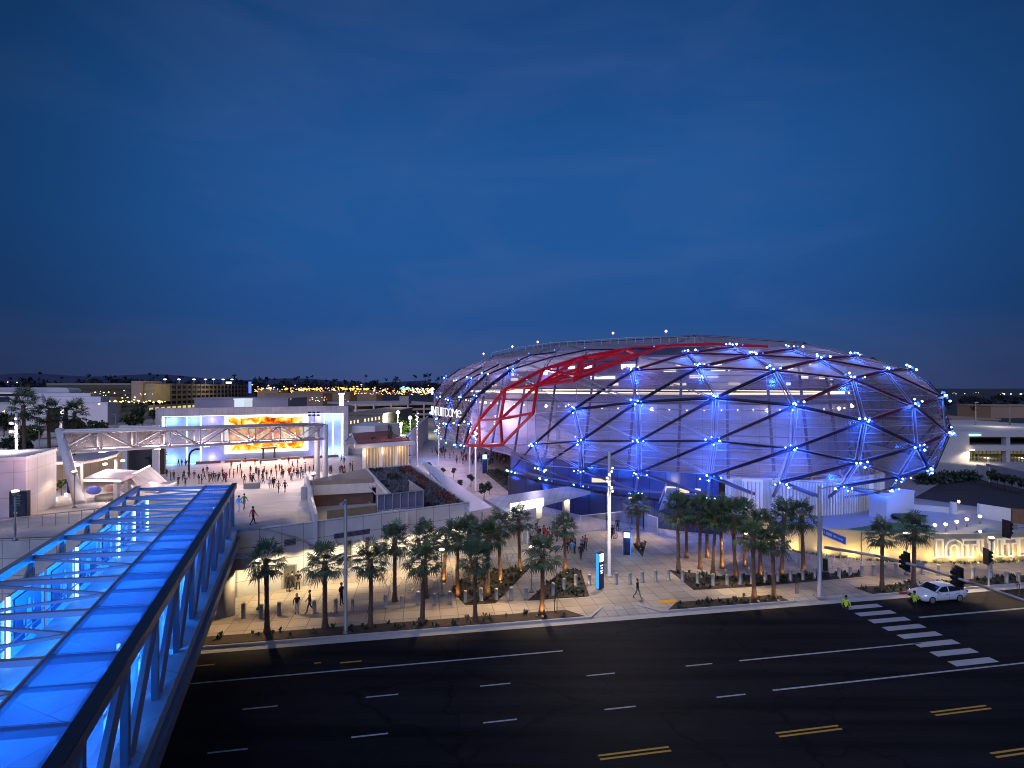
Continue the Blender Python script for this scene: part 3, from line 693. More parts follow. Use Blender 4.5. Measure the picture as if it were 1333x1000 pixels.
MB().bar(BR(T0, -.02, ZT-.12), BR(0, -.02, ZT-.12), .34, .40).build('top_chord', BW, br)
MB().bar(BR(T0, 1.0, ZT-.12), BR(0, 1.0, ZT-.12), .34, .40).build('top_chord', BW, br)
MB().bar(BR(T0, -.02, ZT+.12), BR(0, -.02, ZT+.12), .42, .06).build('gutter', mat('gutter_dark', (.012, .012, .02), .4), br)
PER = 4.1
nF = int(-T0/PER)
for i in range(nF+1):
    t = -i*PER
    MB().bar(BR(t, .0, ZT-.35), BR(t, .0, 5.6), .24, .28, up=BD).build('post', BW, br)
    MB().bar(BR(t, 1., ZT-.35), BR(t, 1., 5.6), .2, .24, up=BD).build('post', BW, br)
    MB().bar(BR(t, .02, ZT-.2), BR(t, .99, ZT-.2), .2, .22).build('roof_beam', BW, br)
    if i < nF:
        MB().bar(BR(t, .0, ZT-.4), BR(t-PER, .0, 5.75), .24, .24, up=BQ).build('diagonal', BW, br)
        MB().bar(BR(t, 1., ZT-.4), BR(t-PER, 1., 5.75), .14, .14, up=BQ).build('diagonal', BW, br)
        a, b_ = (.30, .98)
        MB().bar(BR(t-.2, .98, ZT-.22), BR(t-PER*.5, .30, ZT-.22), .11, .12).build('roof_brace', BW, br)
        MB().bar(BR(t-PER*.5, .30, ZT-.22), BR(t-PER+.2, .98, ZT-.22), .11, .12).build('roof_brace', BW, br)
        o = MB(); o.bar(BR(t-PER/2, .30, ZT-.12), BR(t-PER/2, .0, ZT-.12), .12, .12); o.build('roof_purlin', BW, br)
MB().bar(BR(T0, .295, ZT-.12), BR(0, .295, ZT-.12), .16, .2).build('roof_rail', BW, br)
# translucent roof strip with faint joints
m = bpy.data.materials.new('bridge_roof_sheet'); m.use_nodes = True; nt = m.node_tree; nt.nodes.clear()
ou = nt.nodes.new('ShaderNodeOutputMaterial'); df = nt.nodes.new('ShaderNodeBsdfDiffuse'); tl = nt.nodes.new('ShaderNodeBsdfTranslucent'); tr = nt.nodes.new('ShaderNodeBsdfTransparent'); gl = nt.nodes.new('ShaderNodeBsdfGlossy'); gl.inputs[1].default_value = .2
df.inputs[0].default_value = (.10, .13, .2, 1); tl.inputs[0].default_value = (.34, .42, .6, 1); tr.inputs[0].default_value = (.8, .87, 1, 1)
m1 = nt.nodes.new('ShaderNodeMixShader'); m1.inputs[0].default_value = .62; m2 = nt.nodes.new('ShaderNodeMixShader'); m2.inputs[0].default_value = .58; m3 = nt.nodes.new('ShaderNodeMixShader'); m3.inputs[0].default_value = .07
for a, b_, c_ in ((df, tl, m1),): nt.links.new(a.outputs[0], c_.inputs[1]); nt.links.new(b_.outputs[0], c_.inputs[2])
nt.links.new(m1.outputs[0], m2.inputs[1]); nt.links.new(tr.outputs[0], m2.inputs[2]); nt.links.new(m2.outputs[0], m3.inputs[1]); nt.links.new(gl.outputs[0], m3.inputs[2]); nt.links.new(m3.outputs[0], ou.inputs[0])
ROOFS = m
i = 0; t = 0
while t > T0:
    t1 = t-PER+.04
    o = MB(); o.hexa([BR(t, .0, ZT-.04), BR(t1, .0, ZT-.04), BR(t1, .295, ZT-.04), BR(t, .295, ZT-.04)], [BR(t, .0, ZT), BR(t1, .0, ZT), BR(t1, .295, ZT), BR(t, .295, ZT)])
    o.build('roof_sheet', ROOFS, br); t -= PER
# inside screens: left wall panels with posters between light tubes
POST = mat('poster_dark', (0.02, 0.035, 0.13), .4, var=.6, scale=1.6); POSTF = mat('poster_figure', (0.45, .55, .75), .5, var=.3)
TUBE = glow('bridge_tube', (0.30, 0.70, 1.0), 5)
rn = random.Random(21)
for i in range(nF):
    t = -i*PER
    o = MB(); o.hexa([BR(t-.2, .93, ZF+.02), BR(t-PER+.2, .93, ZF+.02), BR(t-PER+.2, .915, ZF+.02), BR(t-.2, .915, ZF+.02)], [BR(t-.2, .93, 9.2), BR(t-PER+.2, .93, 9.2), BR(t-PER+.2, .915, 9.2), BR(t-.2, .915, 9.2)])
    pn = o.build('wall_panel', BWL, br)
    if i % 3 != 0 or True:
        o = MB(); a0, a1 = t-.65, t-PER+.65
        o.hexa([BR(a0, .912, ZF+.5), BR(a1, .912, ZF+.5), BR(a1, .908, ZF+.5), BR(a0, .908, ZF+.5)], [BR(a0, .912, 8.9), BR(a1, .912, 8.9), BR(a1, .908, 8.9), BR(a0, .908, 8.9)])
        po = o.build('poster', POST, pn)
        o = MB(); tm = (a0+a1)/2+rn.uniform(-.3, .3)    # pale figure silhouettes printed on the posters
        for (dt, z0, z1, wd) in ((0, 7.1, 8.1, .55), (.05, 8.15, 8.5, .28), (-.28, 6.75, 7.2, .22), (.25, 6.75, 7.2, .22), (.5, 7.7, 8.35, .16), (-.5, 7.3, 7.9, .16)):
            o.face([BR(tm+dt-wd/2, .9065, z0), BR(tm+dt+wd/2, .9065, z0), BR(tm+dt+wd/2+rn.uniform(-.1, .1), .9065, z1), BR(tm+dt-wd/2+rn.uniform(-.1, .1), .9065, z1)])
        o.build('figure', POSTF, pn)
    if i % 2 == 0 or i < 3:
        MB().tube(BR(t-.12, .90, ZF+.1), BR(t-.12, .90, 9.3), .075, n=6).build('light_tube', TUBE, br)
# right-hand glazing behind the truss
m = bpy.data.materials.new('bridge_glass'); m.use_nodes = True; nt = m.node_tree; nt.nodes.clear()
ou = nt.nodes.new('ShaderNodeOutputMaterial'); tr = nt.nodes.new('ShaderNodeBsdfTransparent'); df = nt.nodes.new('ShaderNodeBsdfDiffuse'); tl = nt.nodes.new('ShaderNodeBsdfTranslucent'); ad_ = nt.nodes.new('ShaderNodeMixShader'); mi_ = nt.nodes.new('ShaderNodeMixShader')
df.inputs[0].default_value = (.5, .6, .8, 1); tl.inputs[0].default_value = (.6, .7, .9, 1); mi_.inputs[0].default_value = .3; ad_.inputs[0].default_value = .5
nt.links.new(df.outputs[0], ad_.inputs[1]); nt.links.new(tl.outputs[0], ad_.inputs[2]); nt.links.new(ad_.outputs[0], mi_.inputs[1]); nt.links.new(tr.outputs[0], mi_.inputs[2]); nt.links.new(mi_.outputs[0], ou.inputs[0])
BG = m
for i in range(nF):
    t = -i*PER
    for a, b_ in ((t-.25, t-PER/2-.05), (t-PER/2+.05-.1, t-PER+.25)):
        o = MB(); o.hexa([BR(a, .075, ZF+.05), BR(b_, .075, ZF+.05), BR(b_, .08, ZF+.05), BR(a, .08, ZF+.05)], [BR(a, .075, 9.5), BR(b_, .075, 9.5), BR(b_, .08, 9.5), BR(a, .08, 9.5)])
        o.build('glass_panel', BG, br)
    if i % 3 == 1: MB().tube(BR(t-PER/2, .1, ZF+.1), BR(t-PER/2, .1, 9.4), .06, n=6).build('light_tube', TUBE, br)
for k in (.06, .9):
    o = MB(); o.bar(BR(T0, k+.06 if k < .5 else k-.03, 7.3), BR(-.3, k+.06 if k < .5 else k-.03, 7.3), .07, .07); o.build('handrail', BW, br)
for i in range(11):
    t = -2.5-i*4.1
    lamp('POINT', BR(t, .62, 7.4), (0.0, 0.18, 1.0), 420, .35, name='bridge_light')
for i in range(8):
    t = -3-i*5.5
    lamp('POINT', BR(t, .22, 7.4), (0.0, 0.22, 1.0), 480, .2, name='bridge_light')
# near roof gets the same wash
pier = thing('bridge_pier', 'round concrete pier with a crosshead carrying the blue bridge', 'pier', W(294, 800, .15))
pb = W(294, 800, .15)
MB().lathe(pb, [(.72, 0), (.70, .1), (.68, 4.0)], 20).build('column', CONC, pier)
o = MB(); a = BR(-4.0, -.32, 0); 
c0 = V((pb.x, pb.y, 0)); q = BQ.normalized()
o.hexa([c0+q*3.5+BD*.8+V((0, 0, 4.02)), c0+q*3.5-BD*.8+V((0, 0, 4.02)), c0-q*1.6-BD*.8+V((0, 0, 4.02)), c0-q*1.6+BD*.8+V((0, 0, 4.02))],
       [c0+q*3.5+BD*.8+V((0, 0, 4.96)), c0+q*3.5-BD*.8+V((0, 0, 4.96)), c0-q*2.3-BD*.8+V((0, 0, 4.96)), c0-q*2.3+BD*.8+V((0, 0, 4.96))])
o.build('crosshead', CONC, pier)
# ================================================================== terrace building along the street
A, A2, B, C_, D_, E_ = (-24.7, 47.0), (-18.7, 50.2), (-4.9, 58.9), (-17, 88.4), (-23.6, 84.5), (-28.6, 73.2)
P1, P2 = (-11.2, 55.0), (-19.7, 75.6)
tb = thing('terrace_building', 'low white panelled building with a planted roof and an open stair court', 'building', (-13, 60, .15))
def wall2(a, b_, z0, z1, th, m, nm, par):
    a, b_ = V((*a, 0)), V((*b_, 0)); d = (b_-a).normalized(); n_ = V((-d.y, d.x, 0))*th
    o = MB(); o.hexa([a+V((0, 0, z0)), b_+V((0, 0, z0)), b_+n_+V((0, 0, z0)), a+n_+V((0, 0, z0))], [a+V((0, 0, z1)), b_+V((0, 0, z1)), b_+n_+V((0, 0, z1)), a+n_+V((0, 0, z1))]); return o.build(nm, m, par)
front = wall2(A, B, .15, 6.1, .35, CLAD, 'street_wall', tb)
wall2((B[0], B[1]), C_, .15, 6.1, .35, CLAD, 'side_wall', tb)
ROOFD = mat('roof_slab', (.22, .17, .14), .9, var=.2)
o = MB(); o.prism([(-23.6, 84.5), (-17, 88.4), (-5.1, 59.2), (-11.3, 55.3)], 5.3, 5.85); 
gr = o.build('roof', mat('roof_soil', (.10, .085, .085), .95, var=.5, scale=3), tb)
o = MB(); rnd = random.Random(8)                   # drought planting in drifts: grey, dark green and rust
poly = [V(p) for p in [(-23.2, 84.2), (-17.2, 87.6), (-5.5, 59.6), (-11.2, 56.0)]]
for _ in range(2300):
    u, v = rnd.random(), rnd.random(); p = poly[0].lerp(poly[1], u).lerp(poly[3].lerp(poly[2], u), v)
    w_ = math.sin(v*17+u*7)+math.sin(u*12-v*9)
    mi = 2 if (u > .7 and w_ > -.5 and rnd.random() < .75) else (1 if w_ > .35 else 0)
    if rnd.random() < .15: continue
    h = rnd.uniform(.15, .5)
    for k in range(4):
        a = rnd.uniform(0, 6.28); d = V((math.cos(a)*.5, math.sin(a)*.5, .8))*h; s_ = V((-math.sin(a), math.cos(a), 0))*.09; b0 = V((p.x, p.y, 5.84))
        o.face([b0-s_, b0+d, b0+s_], mi=mi)
t_ = o.build('roof_planting', [mat('sage_leaf', (.17, .16, .17), .9, var=.3), mat('dark_leaf', (.03, .035, .03), .8, var=.3), mat('rust_leaf', (.26, .05, .03), .8, var=.3)], tb); t_['kind'] = 'stuff'
o = MB()
for a, b_ in (((-23.6, 84.5), (-11.3, 55.3)), ((-17, 88.4), (-5.0, 59.1)), ((-23.6, 84.5), (-17, 88.4))): o.bar((*a, 5.8), (*b_, 5.8), .35, .5)
o.build('parapet', WHITE, tb)
o = MB(); o.prism([E_, P2, D_], 5.4, 6.0); o.prism([(-28.6, 73.2), (-19.7, 75.6), (-19.9, 75.0), (-28.4, 72.6)], 5.4, 6.02); o.build('roof_edge', mat('roof_edge', (.30, .24, .19), .8), tb)
# stair court
o = MB(); o.sheet([E_, P2, P1, A2], 2.3); o.build('court_floor', CONC, tb)
wall2((-28.2, 72.6), (-20.1, 75.0), 4.0, 5.4, .3, mat('court_white', (.62, .58, .55), .6), 'court_fascia', tb)
wall2((-28.2, 73.2), (-20.1, 75.6), 2.3, 4.0, .2, mat('court_glazing', (.13, .08, .07), .25, var=.5, scale=.7), 'court_glazing', tb)
wall2(P2, P1, 2.3, 5.85, .3, mat('court_white', (.62, .58, .55), .6), 'court_wall', tb)
wall2(A2, E_, 2.3, 6.9, .25, WHITE, 'parapet', tb)
MB().tube((-27.2, 68.5, 2.3), (-27.2, 68.5, 6.0), .45, n=14).build('court_column', CONC, tb)
wall2((-18.2, 51.4), (-14.0, 53.8), 4.2, 6.9, .15, mat('wood_panel', (.30, .20, .10), .6, var=.3, scale=2), 'timber_screen', tb)
o = MB()
for i in range(7):
    p = V((-14.0, 54.0, 0)).lerp(V((-9.6, 56.6, 0)), i/6); o.bar(p+V((0, 0, 6.1)), p+V((0, 0, 7.9)), .1)
for z_ in (6.2, 7.9): o.bar((-14, 54, z_), (-9.6, 56.6, z_), .1); o.bar((-9.6, 56.6, z_), (-12.5, 63, z_), .1); o.bar((-14, 54, z_), (-16, 58.5, z_), .1)
fr_ = o.build('screen_frame', mat('screen_metal', (.26, .28, .36), .5), tb)
o = MB(); o.face([(-13.9, 54.2, 6.25), (-9.7, 56.7, 6.25), (-9.7, 56.7, 7.85), (-13.9, 54.2, 7.85)]); o.face([(-9.6, 56.8, 6.25), (-12.4, 62.9, 6.25), (-12.4, 62.9, 7.85), (-9.6, 56.8, 7.85)])
o.build('mesh_infill', mat('screen_mesh', (.16, .18, .25), .6), fr_)
# vents and doors on the street wall
def onwall(x, y, out=.03):
    a, d = V((*A, 0)), (V((*B, 0))-V((*A, 0))).normalized(); n_ = V((d.y, -d.x, 0))
    r = V(((x-CX)/F, 1, -(y-HY)/F)); t = (a.dot(n_)+out)/(r.dot(n_)); return V((0, 0, CZ))+r*t
LOUV = mat('louvre', (.22, .23, .30), .6)
for x0, x1, y0, y1, sl in ((370, 385, 702.5, 711.5, -2), (434.5, 481.5, 695, 702, -7), (498.5, 516.5, 684, 691.5, -2.5)):
    o = MB(); q = [onwall(x0, y1), onwall(x1, y1+sl), onwall(x1, y0+sl), onwall(x0, y0)]; o.face(q); vn = o.build('vent', LOUV, tb)
    o = MB()
    for k in range(1, 5):
        a, b_ = q[0].lerp(q[3], k/5), q[1].lerp(q[2], k/5); o.bar(a, b_, .05, .05)
    o.build('slat', DARKM, vn)
DOORM = mat('door_glass', (.10, .10, .09), .3)
for x0, x1, y0, y1 in ((452, 458, 704, 740), (476, 481, 700, 738), (500, 505, 697, 733), (369, 385.5, 736, 771)):
    o = MB(); o.face([onwall(x0, y1), onwall(x1, y1-2), onwall(x1, y0-1), onwall(x0, y0)]); dr = o.build('door', DOORM, tb)
    o = MB(); o.bar(onwall(x0, y1, .06), onwall(x0, y0, .06), .1); o.bar(onwall(x1, y1-2, .06), onwall(x1, y0-1, .06), .1); o.bar(onwall(x0, y0, .06), onwall(x1, y0-1, .06), .1); o.build('door_frame', GREYM, dr)
for i in range(9):  # added arm fittings and warm spots, put in to wash the street wall
    q = V((*A, 0)).lerp(V((*B, 0)), (i+.35)/9); wn = V((.53, -.85, 0)); oo = MB(); oo.bar(q+V((0, 0, 4.0)), q+wn*1.25+V((0, 0, 3.95)), .07); oo.box(q+wn*1.3+V((0, 0, 3.93)), (.36, .3, .12), R(32)); oo.build('wall_fixture', GREYM, tb)
    lamp('SPOT', q+wn*1.45+V((0, 0, 3.8)), (1.0, .77, .42), 560, .2, target=q+wn*.55+V((0, 0, .6)), angle=138, blend=.6, name='added_wash_light')
lamp('POINT', (-23.5, 67.5, 5.2), (1, .72, .45), 140, .3, name='court_light'); lamp('POINT', (-16.5, 62, 5.0), (1, .72, .5), 120, .3, name='court_light'); lamp('POINT', (-19.6, 53.4, 7.4), (1, .7, .35), 35, .2, name='court_light')
# white metal canopy strip beside the planted roof
cs = thing('canopy_strip', 'long flat white metal canopy running beside the planted roof', 'canopy', (-8, 70, .15))
o = MB(); o.prism([W(549, 603, 5.6), W(558, 604, 5.6), W(641, 661, 5.6), W(611, 667, 5.6)], 5.35, 5.65); o.build('roof', mat('canopy_metal', (.52, .54, .6), .35, .2, var=.08), cs)
o = MB()
for x, y in ((560, 610), (590, 631), (628, 660)): p = W(x, y, 5.4); o.tube((p.x, p.y, .15), (p.x, p.y, 5.35), .14)
o.build('post', WHITE, cs)

# ================================================================== entrance canopy with its bright lightbox
ec = thing('entrance_canopy', 'white flat-roofed entrance canopy with a bright lightbox over the gate', 'canopy', (4, 66, .15))
cz = 4.6
cp = [W(630, 649, cz), W(740, 633, cz), W(769, 640, cz), W(660, 667, cz)]
o = MB(); o.prism(cp, 4.25, 4.6); o.build('roof', tiled('canopy_deck', (.55, .56, .6), (.36, .37, .42), .9, 30, .05, .4, rot=R(10)), ec)
for x, y in ((661, 696), (701, 692), (737, 682)):
    p = W(x, y, .15); o = MB(); o.box((p.x, p.y, 2.2), (.8, .8, 4.1), R(12)); o.build('pillar', WHITE, ec)
    lamp('POINT', (p.x+.3, p.y-1.1, 3.3), (1, .82, .6), 70, .15, name='canopy_light'); MB().box((p.x+.1, p.y-.5, 3.7), (.25, .18, .3)).build('wall_fixture', WARMG, ec)
a, b_ = WY(664, 662, 60.5), WY(707.5, 655, 63.8); zt, zb = a.z+.45, a.z-.45
o = MB(); o.hexa([V((a.x, a.y, zb)), V((b_.x, b_.y, zb)), V((b_.x, b_.y+.4, zb)), V((a.x, a.y+.4, zb))], [V((a.x, a.y, zt)), V((b_.x, b_.y, zt)), V((b_.x, b_.y+.4, zt)), V((a.x, a.y+.4, zt))]); o.build('lightbox', glow('lightbox', (1, .95, .86), 5, True), ec)
o = MB()
for k in range(1, 8): p = a.lerp(b_, k/8); o.bar(V((p.x, p.y-.03, zb)), V((p.x, p.y-.03, zt)), .05 if k != 4 else .14)
o.build('lightbox_frame', GREYM, ec)
lamp('POINT', ((a.x+b_.x)/2, a.y-1.5, 3.2), (1, .9, .75), 260, .4, name='canopy_light')
# gates and fences
def fence(pts, h, label, n_between=3, nm='gate_fence', m=WHITE, infill=True):
    f = thing(nm, label, 'fence', pts[0])
    o = MB()
    for a, b_ in zip(pts[:-1], pts[1:]):
        L_ = (b_-a).length; k = max(1, int(L_/2.2))
        for i in range(k+1): p = a.lerp(b_, i/k); o.bar(p, p+V((0, 0, h)), .12)
        for z_ in (.15, h-.05): o.bar(a+V((0, 0, z_)), b_+V((0, 0, z_)), .08)
    o.build('frame', m, f)
    if infill:
        o = MB()
        for a, b_ in zip(pts[:-1], pts[1:]):
            L_ = (b_-a).length; k = int(L_/.16)
            for i in range(1, k): p = a.lerp(b_, i/k); o.bar(p+V((0, 0, .18)), p+V((0, 0, h-.1)), .085, .02, up=(b_-a))
        o.build('slats', mat('fence_slat', (.46, .46, .48), .5), f)
    return f
fence([W(756, 694, .15), W(790, 690, .15), W(820, 687, .15), W(838, 690, .15), W(856, 697, .15)], 2.3, 'tall pale slatted security fence between the canopy and the stair')
fence([W(680, 706, .15), W(700, 697, .15), W(723, 690, .15)], 2.2, 'short white turnstile fence under the entrance canopy')
fence([W(676, 712, .15), W(687, 711, .15)], 2.3, 'narrow white gate panel at the edge of the crowd')
# ================================================================== big screen wall on the far side of the plaza
sw = thing('screen_wall', 'wide white portal frame holding the giant lit video screen', 'screen', (-66, 135, .15))
sa, sb = V((-86.2, 126.3, 0)), V((-45.4, 144.8, 0)); sd = (sb-sa).normalized(); sn = V((sd.y, -sd.x, 0))
def SW(k, out, z_): p = sa.lerp(sb, k)+sn*out; p.z = z_; return p
ZS = 14.0
o = MB()
def sbox(k0, k1, o0, o1, z0, z1): o.hexa([SW(k0, o0, z0), SW(k1, o0, z0), SW(k1, o1, z0), SW(k0, o1, z0)], [SW(k0, o0, z1), SW(k1, o0, z1), SW(k1, o1, z1), SW(k0, o1, z1)])
FRM = tiled('portal_cladding', (.58, .55, .55), (.45, .42, .43), 1.25, 30, .05, .55, vertical=True, axis=(.91, .41), var=.04)
sbox(0, .028, -3, 0, .15, ZS-2.0); sbox(.972, 1, -3, 0, .15, ZS-2.0); sbox(0, 1, -3, 0, ZS-1.98, ZS); o.build('frame', FRM, sw)
BACKP = tiled('blue_back_panel', (.42, .47, .62), (.36, .4, .54), 1.6, 30, .04, .5, vertical=True, axis=(.91, .41), var=.03)
o = MB(); sbox(.028, .972, -2.9, -2.5, .15, ZS-2.0); o.build('back_wall', BACKP, sw)
m = bpy.data.materials.new('video_image'); m.use_nodes = True; nt = m.node_tree; nt.nodes.clear()
ou = nt.nodes.new('ShaderNodeOutputMaterial'); em = nt.nodes.new('ShaderNodeEmission'); em.inputs[1].default_value = 1.6; nt.links.new(em.outputs[0], ou.inputs[0])
tc = nt.nodes.new('ShaderNodeTexCoord'); sx = nt.nodes.new('ShaderNodeSeparateXYZ'); nt.links.new(tc.outputs['Generated'], sx.inputs[0])
n1 = nt.nodes.new('ShaderNodeTexNoise'); n1.inputs['Scale'].default_value = .42; n1.inputs['Detail'].default_value = 5; n1.inputs['Distortion'].default_value = 1.2; nt.links.new(tc.outputs['Object'], n1.inputs['Vector'])
cr = nt.nodes.new('ShaderNodeValToRGB'); nt.links.new(n1.outputs['Fac'], cr.inputs[0]); e = cr.color_ramp.elements
e[0].position = .34; e[0].color = (.30, .03, .003, 1); e[1].position = .64; e[1].color = (.9, .85, .55, 1)
for p_, c in ((.42, (.78, .14, .006)), (.49, (.98, .38, .015)), (.56, (1, .62, .12))): q = e.new(p_); q.color = (*c, 1)
def mth(op, a, b_=None, v=None):
    n_ = nt.nodes.new('ShaderNodeMath'); n_.operation = op; n_.use_clamp = False
    if hasattr(a, 'links') or hasattr(a, 'is_linked'): nt.links.new(a, n_.inputs[0])
    else: n_.inputs[0].default_value = a
    if b_ is not None:
        if hasattr(b_, 'is_linked'): nt.links.new(b_, n_.inputs[1])
        else: n_.inputs[1].default_value = b_
    return n_.outputs[0]
n2 = nt.nodes.new('ShaderNodeTexNoise'); n2.inputs['Scale'].default_value = .30; n2.inputs['Detail'].default_value = 3; nt.links.new(tc.outputs['Object'], n2.inputs['Vector'])
ex = mth('ABSOLUTE', mth('SUBTRACT', sx.outputs[0], .5)); ez = mth('ABSOLUTE', mth('SUBTRACT', sx.outputs[2], .5))
edge = mth('MAXIMUM', mth('MULTIPLY', ex, 1.0), mth('MULTIPLY', ez, 1.0))
msk = mth('LESS_THAN', mth('ADD', edge, mth('MULTIPLY', n2.outputs['Fac'], .16)), .51)
mx = nt.nodes.new('ShaderNodeMix'); mx.data_type = 'RGBA'; mx.inputs[6].default_value = (1, .97, .93, 1); nt.links.new(msk, mx.inputs[0]); nt.links.new(cr.outputs[0], mx.inputs[7]); nt.links.new(mx.outputs[2], em.inputs[0])
o = MB(); k0, k1 = .325, .772; sbox(k0, k1, -2.3, -1.6, 2.0, ZS-2.05); o.build('video_screen', m, sw)
ST = glow('portal_strip', (.55, .8, 1.0), 5)
for k in (.138, .205, .865, .915): o = MB(); sbox(k-.0022, k+.0022, -2.48, -2.3, .3, ZS-2.05); o.build('light_strip', ST, sw)
o = MB(); sbox(.03, .97, -.4, -.2, ZS-2.06, ZS-2.01); o.build('top_light', glow('portal_top', (.75, .9, 1), 5), sw)
for k in (.968, .033): o = MB(); sbox(k-.002, k+.002, -1.5, -1.2, .3, ZS-2.1); o.build('edge_light', glow('portal_edge', (.85, .95, 1), 4), sw)
for k, c in ((.07, (.25, .55, 1)), (.17, (.2, .5, 1)), (.26, (.4, .3, 1)), (.83, (.42, .32, 1)), (.89, (.2, .5, 1)), (.945, (.3, .6, 1))):
    for z_ in (1.2, 10.8): lamp('POINT', SW(k, -1.2, z_), c, 330, .4, name='portal_light')
o = MB(); sbox(.51, .60, -1.2, 1.8, .15, .5); sbox(.52, .53, -.8, -.6, .5, 3.2); sbox(.58, .59, -.8, -.6, .5, 3.2); sbox(.515, .595, -1.2, 1.2, 3.2, 3.6); o.build('stage_booth', mat('stage_dark', (.10, .08, .1), .6), sw)
for bi_, (k0, k1) in enumerate(((.19, .31), (.33, .41), (.42, .50), (.62, .72), (.74, .86), (.87, .94))):
    o = MB(); sbox(k0, k1, .2, 1.2, .15, .75); tag(o.build('seating_plinth', mat('timber_bench', (.22, .12, .09), .6)), f'long low dark timber bench below the screen, {nth(bi_)} along the wall from left', 'bench', 'benches below the big screen')
# coloured wash of the screen over the paving
lamp('AREA', SW(.55, .5, 6.5), (1.0, .55, .38), 7500, target=SW(.55, 30, 0), size=(18, 8), name='screen_light')
# two masts with six floods each
def mast(x, y, ybase, label):
    p = WG(x, ybase); t = thing('floodlight_mast', label, 'light mast', p, 'floodlight masts before the screen'); zt = CZ-(y-HY)/F*p.y
    MB().tube(p, (p.x, p.y, zt), .13, .1).build('pole', GREYM, t)
    o = MB()
    for z_ in (zt-.1, zt-.75): o.bar((p.x-1.2, p.y, z_), (p.x+1.2, p.y, z_), .08)
    o.build('crossarm', DARKM, t)
    for z_ in (zt, zt-.65):
        for dx in (-1.05, 0, 1.05):
            o = MB(); o.box((p.x+dx, p.y-.2, z_), (.62, .35, .38)); h = o.build('flood_head', BLACK, t)
    lamp('SPOT', (p.x, p.y-.8, zt-.2), (1.0, .80, .78), 19000, .4, target=(p.x*0.9-4, p.y-24, 2), angle=82, name='flood_light')
mast(216, 539, 605, 'slim mast with six floodlights before the left blue end of the screen wall')
mast(409, 537, 607, 'slim mast with six floodlights beside the right edge of the video image')
# ================================================================== gantry
gt = thing('truss_gantry', 'long white steel truss gantry spanning the plaza on a leaning leg and round columns', 'gantry', (-45, 82, 3))
ga, gb = V((-58.5, 68, 13.2)), V((-33.6, 94, 12.4)); gd = (gb-ga).normalized(); gn = V((gd.y, -gd.x, 0)).normalized()*3.2
GST = mat('gantry_steel', (.58, .54, .53), .45, .2, var=.08)
hD = 2.6
GMESH = bpy.data.materials.new('gantry_mesh'); GMESH.use_nodes = True; nt = GMESH.node_tree; b = nt.nodes['Principled BSDF']; b.inputs['Base Color'].default_value = (.34, .29, .29, 1); b.inputs['Roughness'].default_value = .7
tr = nt.nodes.new('ShaderNodeBsdfTransparent'); mi_ = nt.nodes.new('ShaderNodeMixShader'); mi_.inputs[0].default_value = .62; nt.links.new(b.outputs[0], mi_.inputs[1]); nt.links.new(tr.outputs[0], mi_.inputs[2]); nt.links.new(mi_.outputs[0], nt.nodes['Material Output'].inputs[0])
for off in (V((0, 0, 0)), -gn):
    for dz in (0, -hD): MB().tube(ga+off+V((0, 0, dz)), gb+off+V((0, 0, dz)), .2 if dz else .22, n=10).build('chord', GST, gt)
NB = 9
for i in range(NB+1):
    p = ga.lerp(gb, i/NB)
    for off in (V((0, 0, 0)), -gn): MB().tube(p+off, p+off+V((0, 0, -hD)), .13, n=8).build('post', GST, gt)
    MB().tube(p, p-gn, .12, n=8).build('cross_tie', GST, gt); MB().tube(p+V((0, 0, -hD)), p-gn+V((0, 0, -hD)), .12, n=8).build('cross_tie', GST, gt)
    if i < NB:
        q = ga.lerp(gb, (i+1)/NB); u_, v_ = (p, q) if i % 2 else (q, p)
        for off in (V((0, 0, 0)), -gn): MB().tube(u_+off, v_+off+V((0, 0, -hD)), .11, n=8).build('diagonal', GST, gt)
o = MB()
for off in (V((0, 0, 0)), -gn):
    q1, q2 = ga+off+V((.06, .06, -.15)), gb+off+V((.06, .06, -.15)); o.face([q1, q2, q2-V((0, 0, hD-.3)), q1-V((0, 0, hD-.3))])
o.build('mesh_infill', GMESH, gt); o = MB()
for i in range(NB*5+1):
    p = ga.lerp(gb, i/(NB*5))+V((0, 0, -.25)); o.bar(p, p-gn, .06, .3)
o.build('louvres', mat('gantry_louvre', (.30, .24, .22), .6), gt)
leg0 = WG(104, 656); MB().tube(leg0, ga-gn*.5+V((-.2, 0, .2)), .62, .5, 14).build('leg', WHITE, gt)
for p in (gb, gb-gn):
    z_ = zg(p.x, p.y)-.1; MB().tube((p.x, p.y, z_), p, .5, .46, 14).build('leg', WHITE, gt)
for k in (.12, .3, .48, .66, .84):
    p = ga.lerp(gb, k)-gn*.5+V((0, 0, -hD-.3)); MB().box(p, (.7, .5, .22), .6).build('downlight', WARMG, gt); lamp('POINT', p+V((0, 0, -.5)), (1, .80, .78), 1500, .3, name='gantry_light')

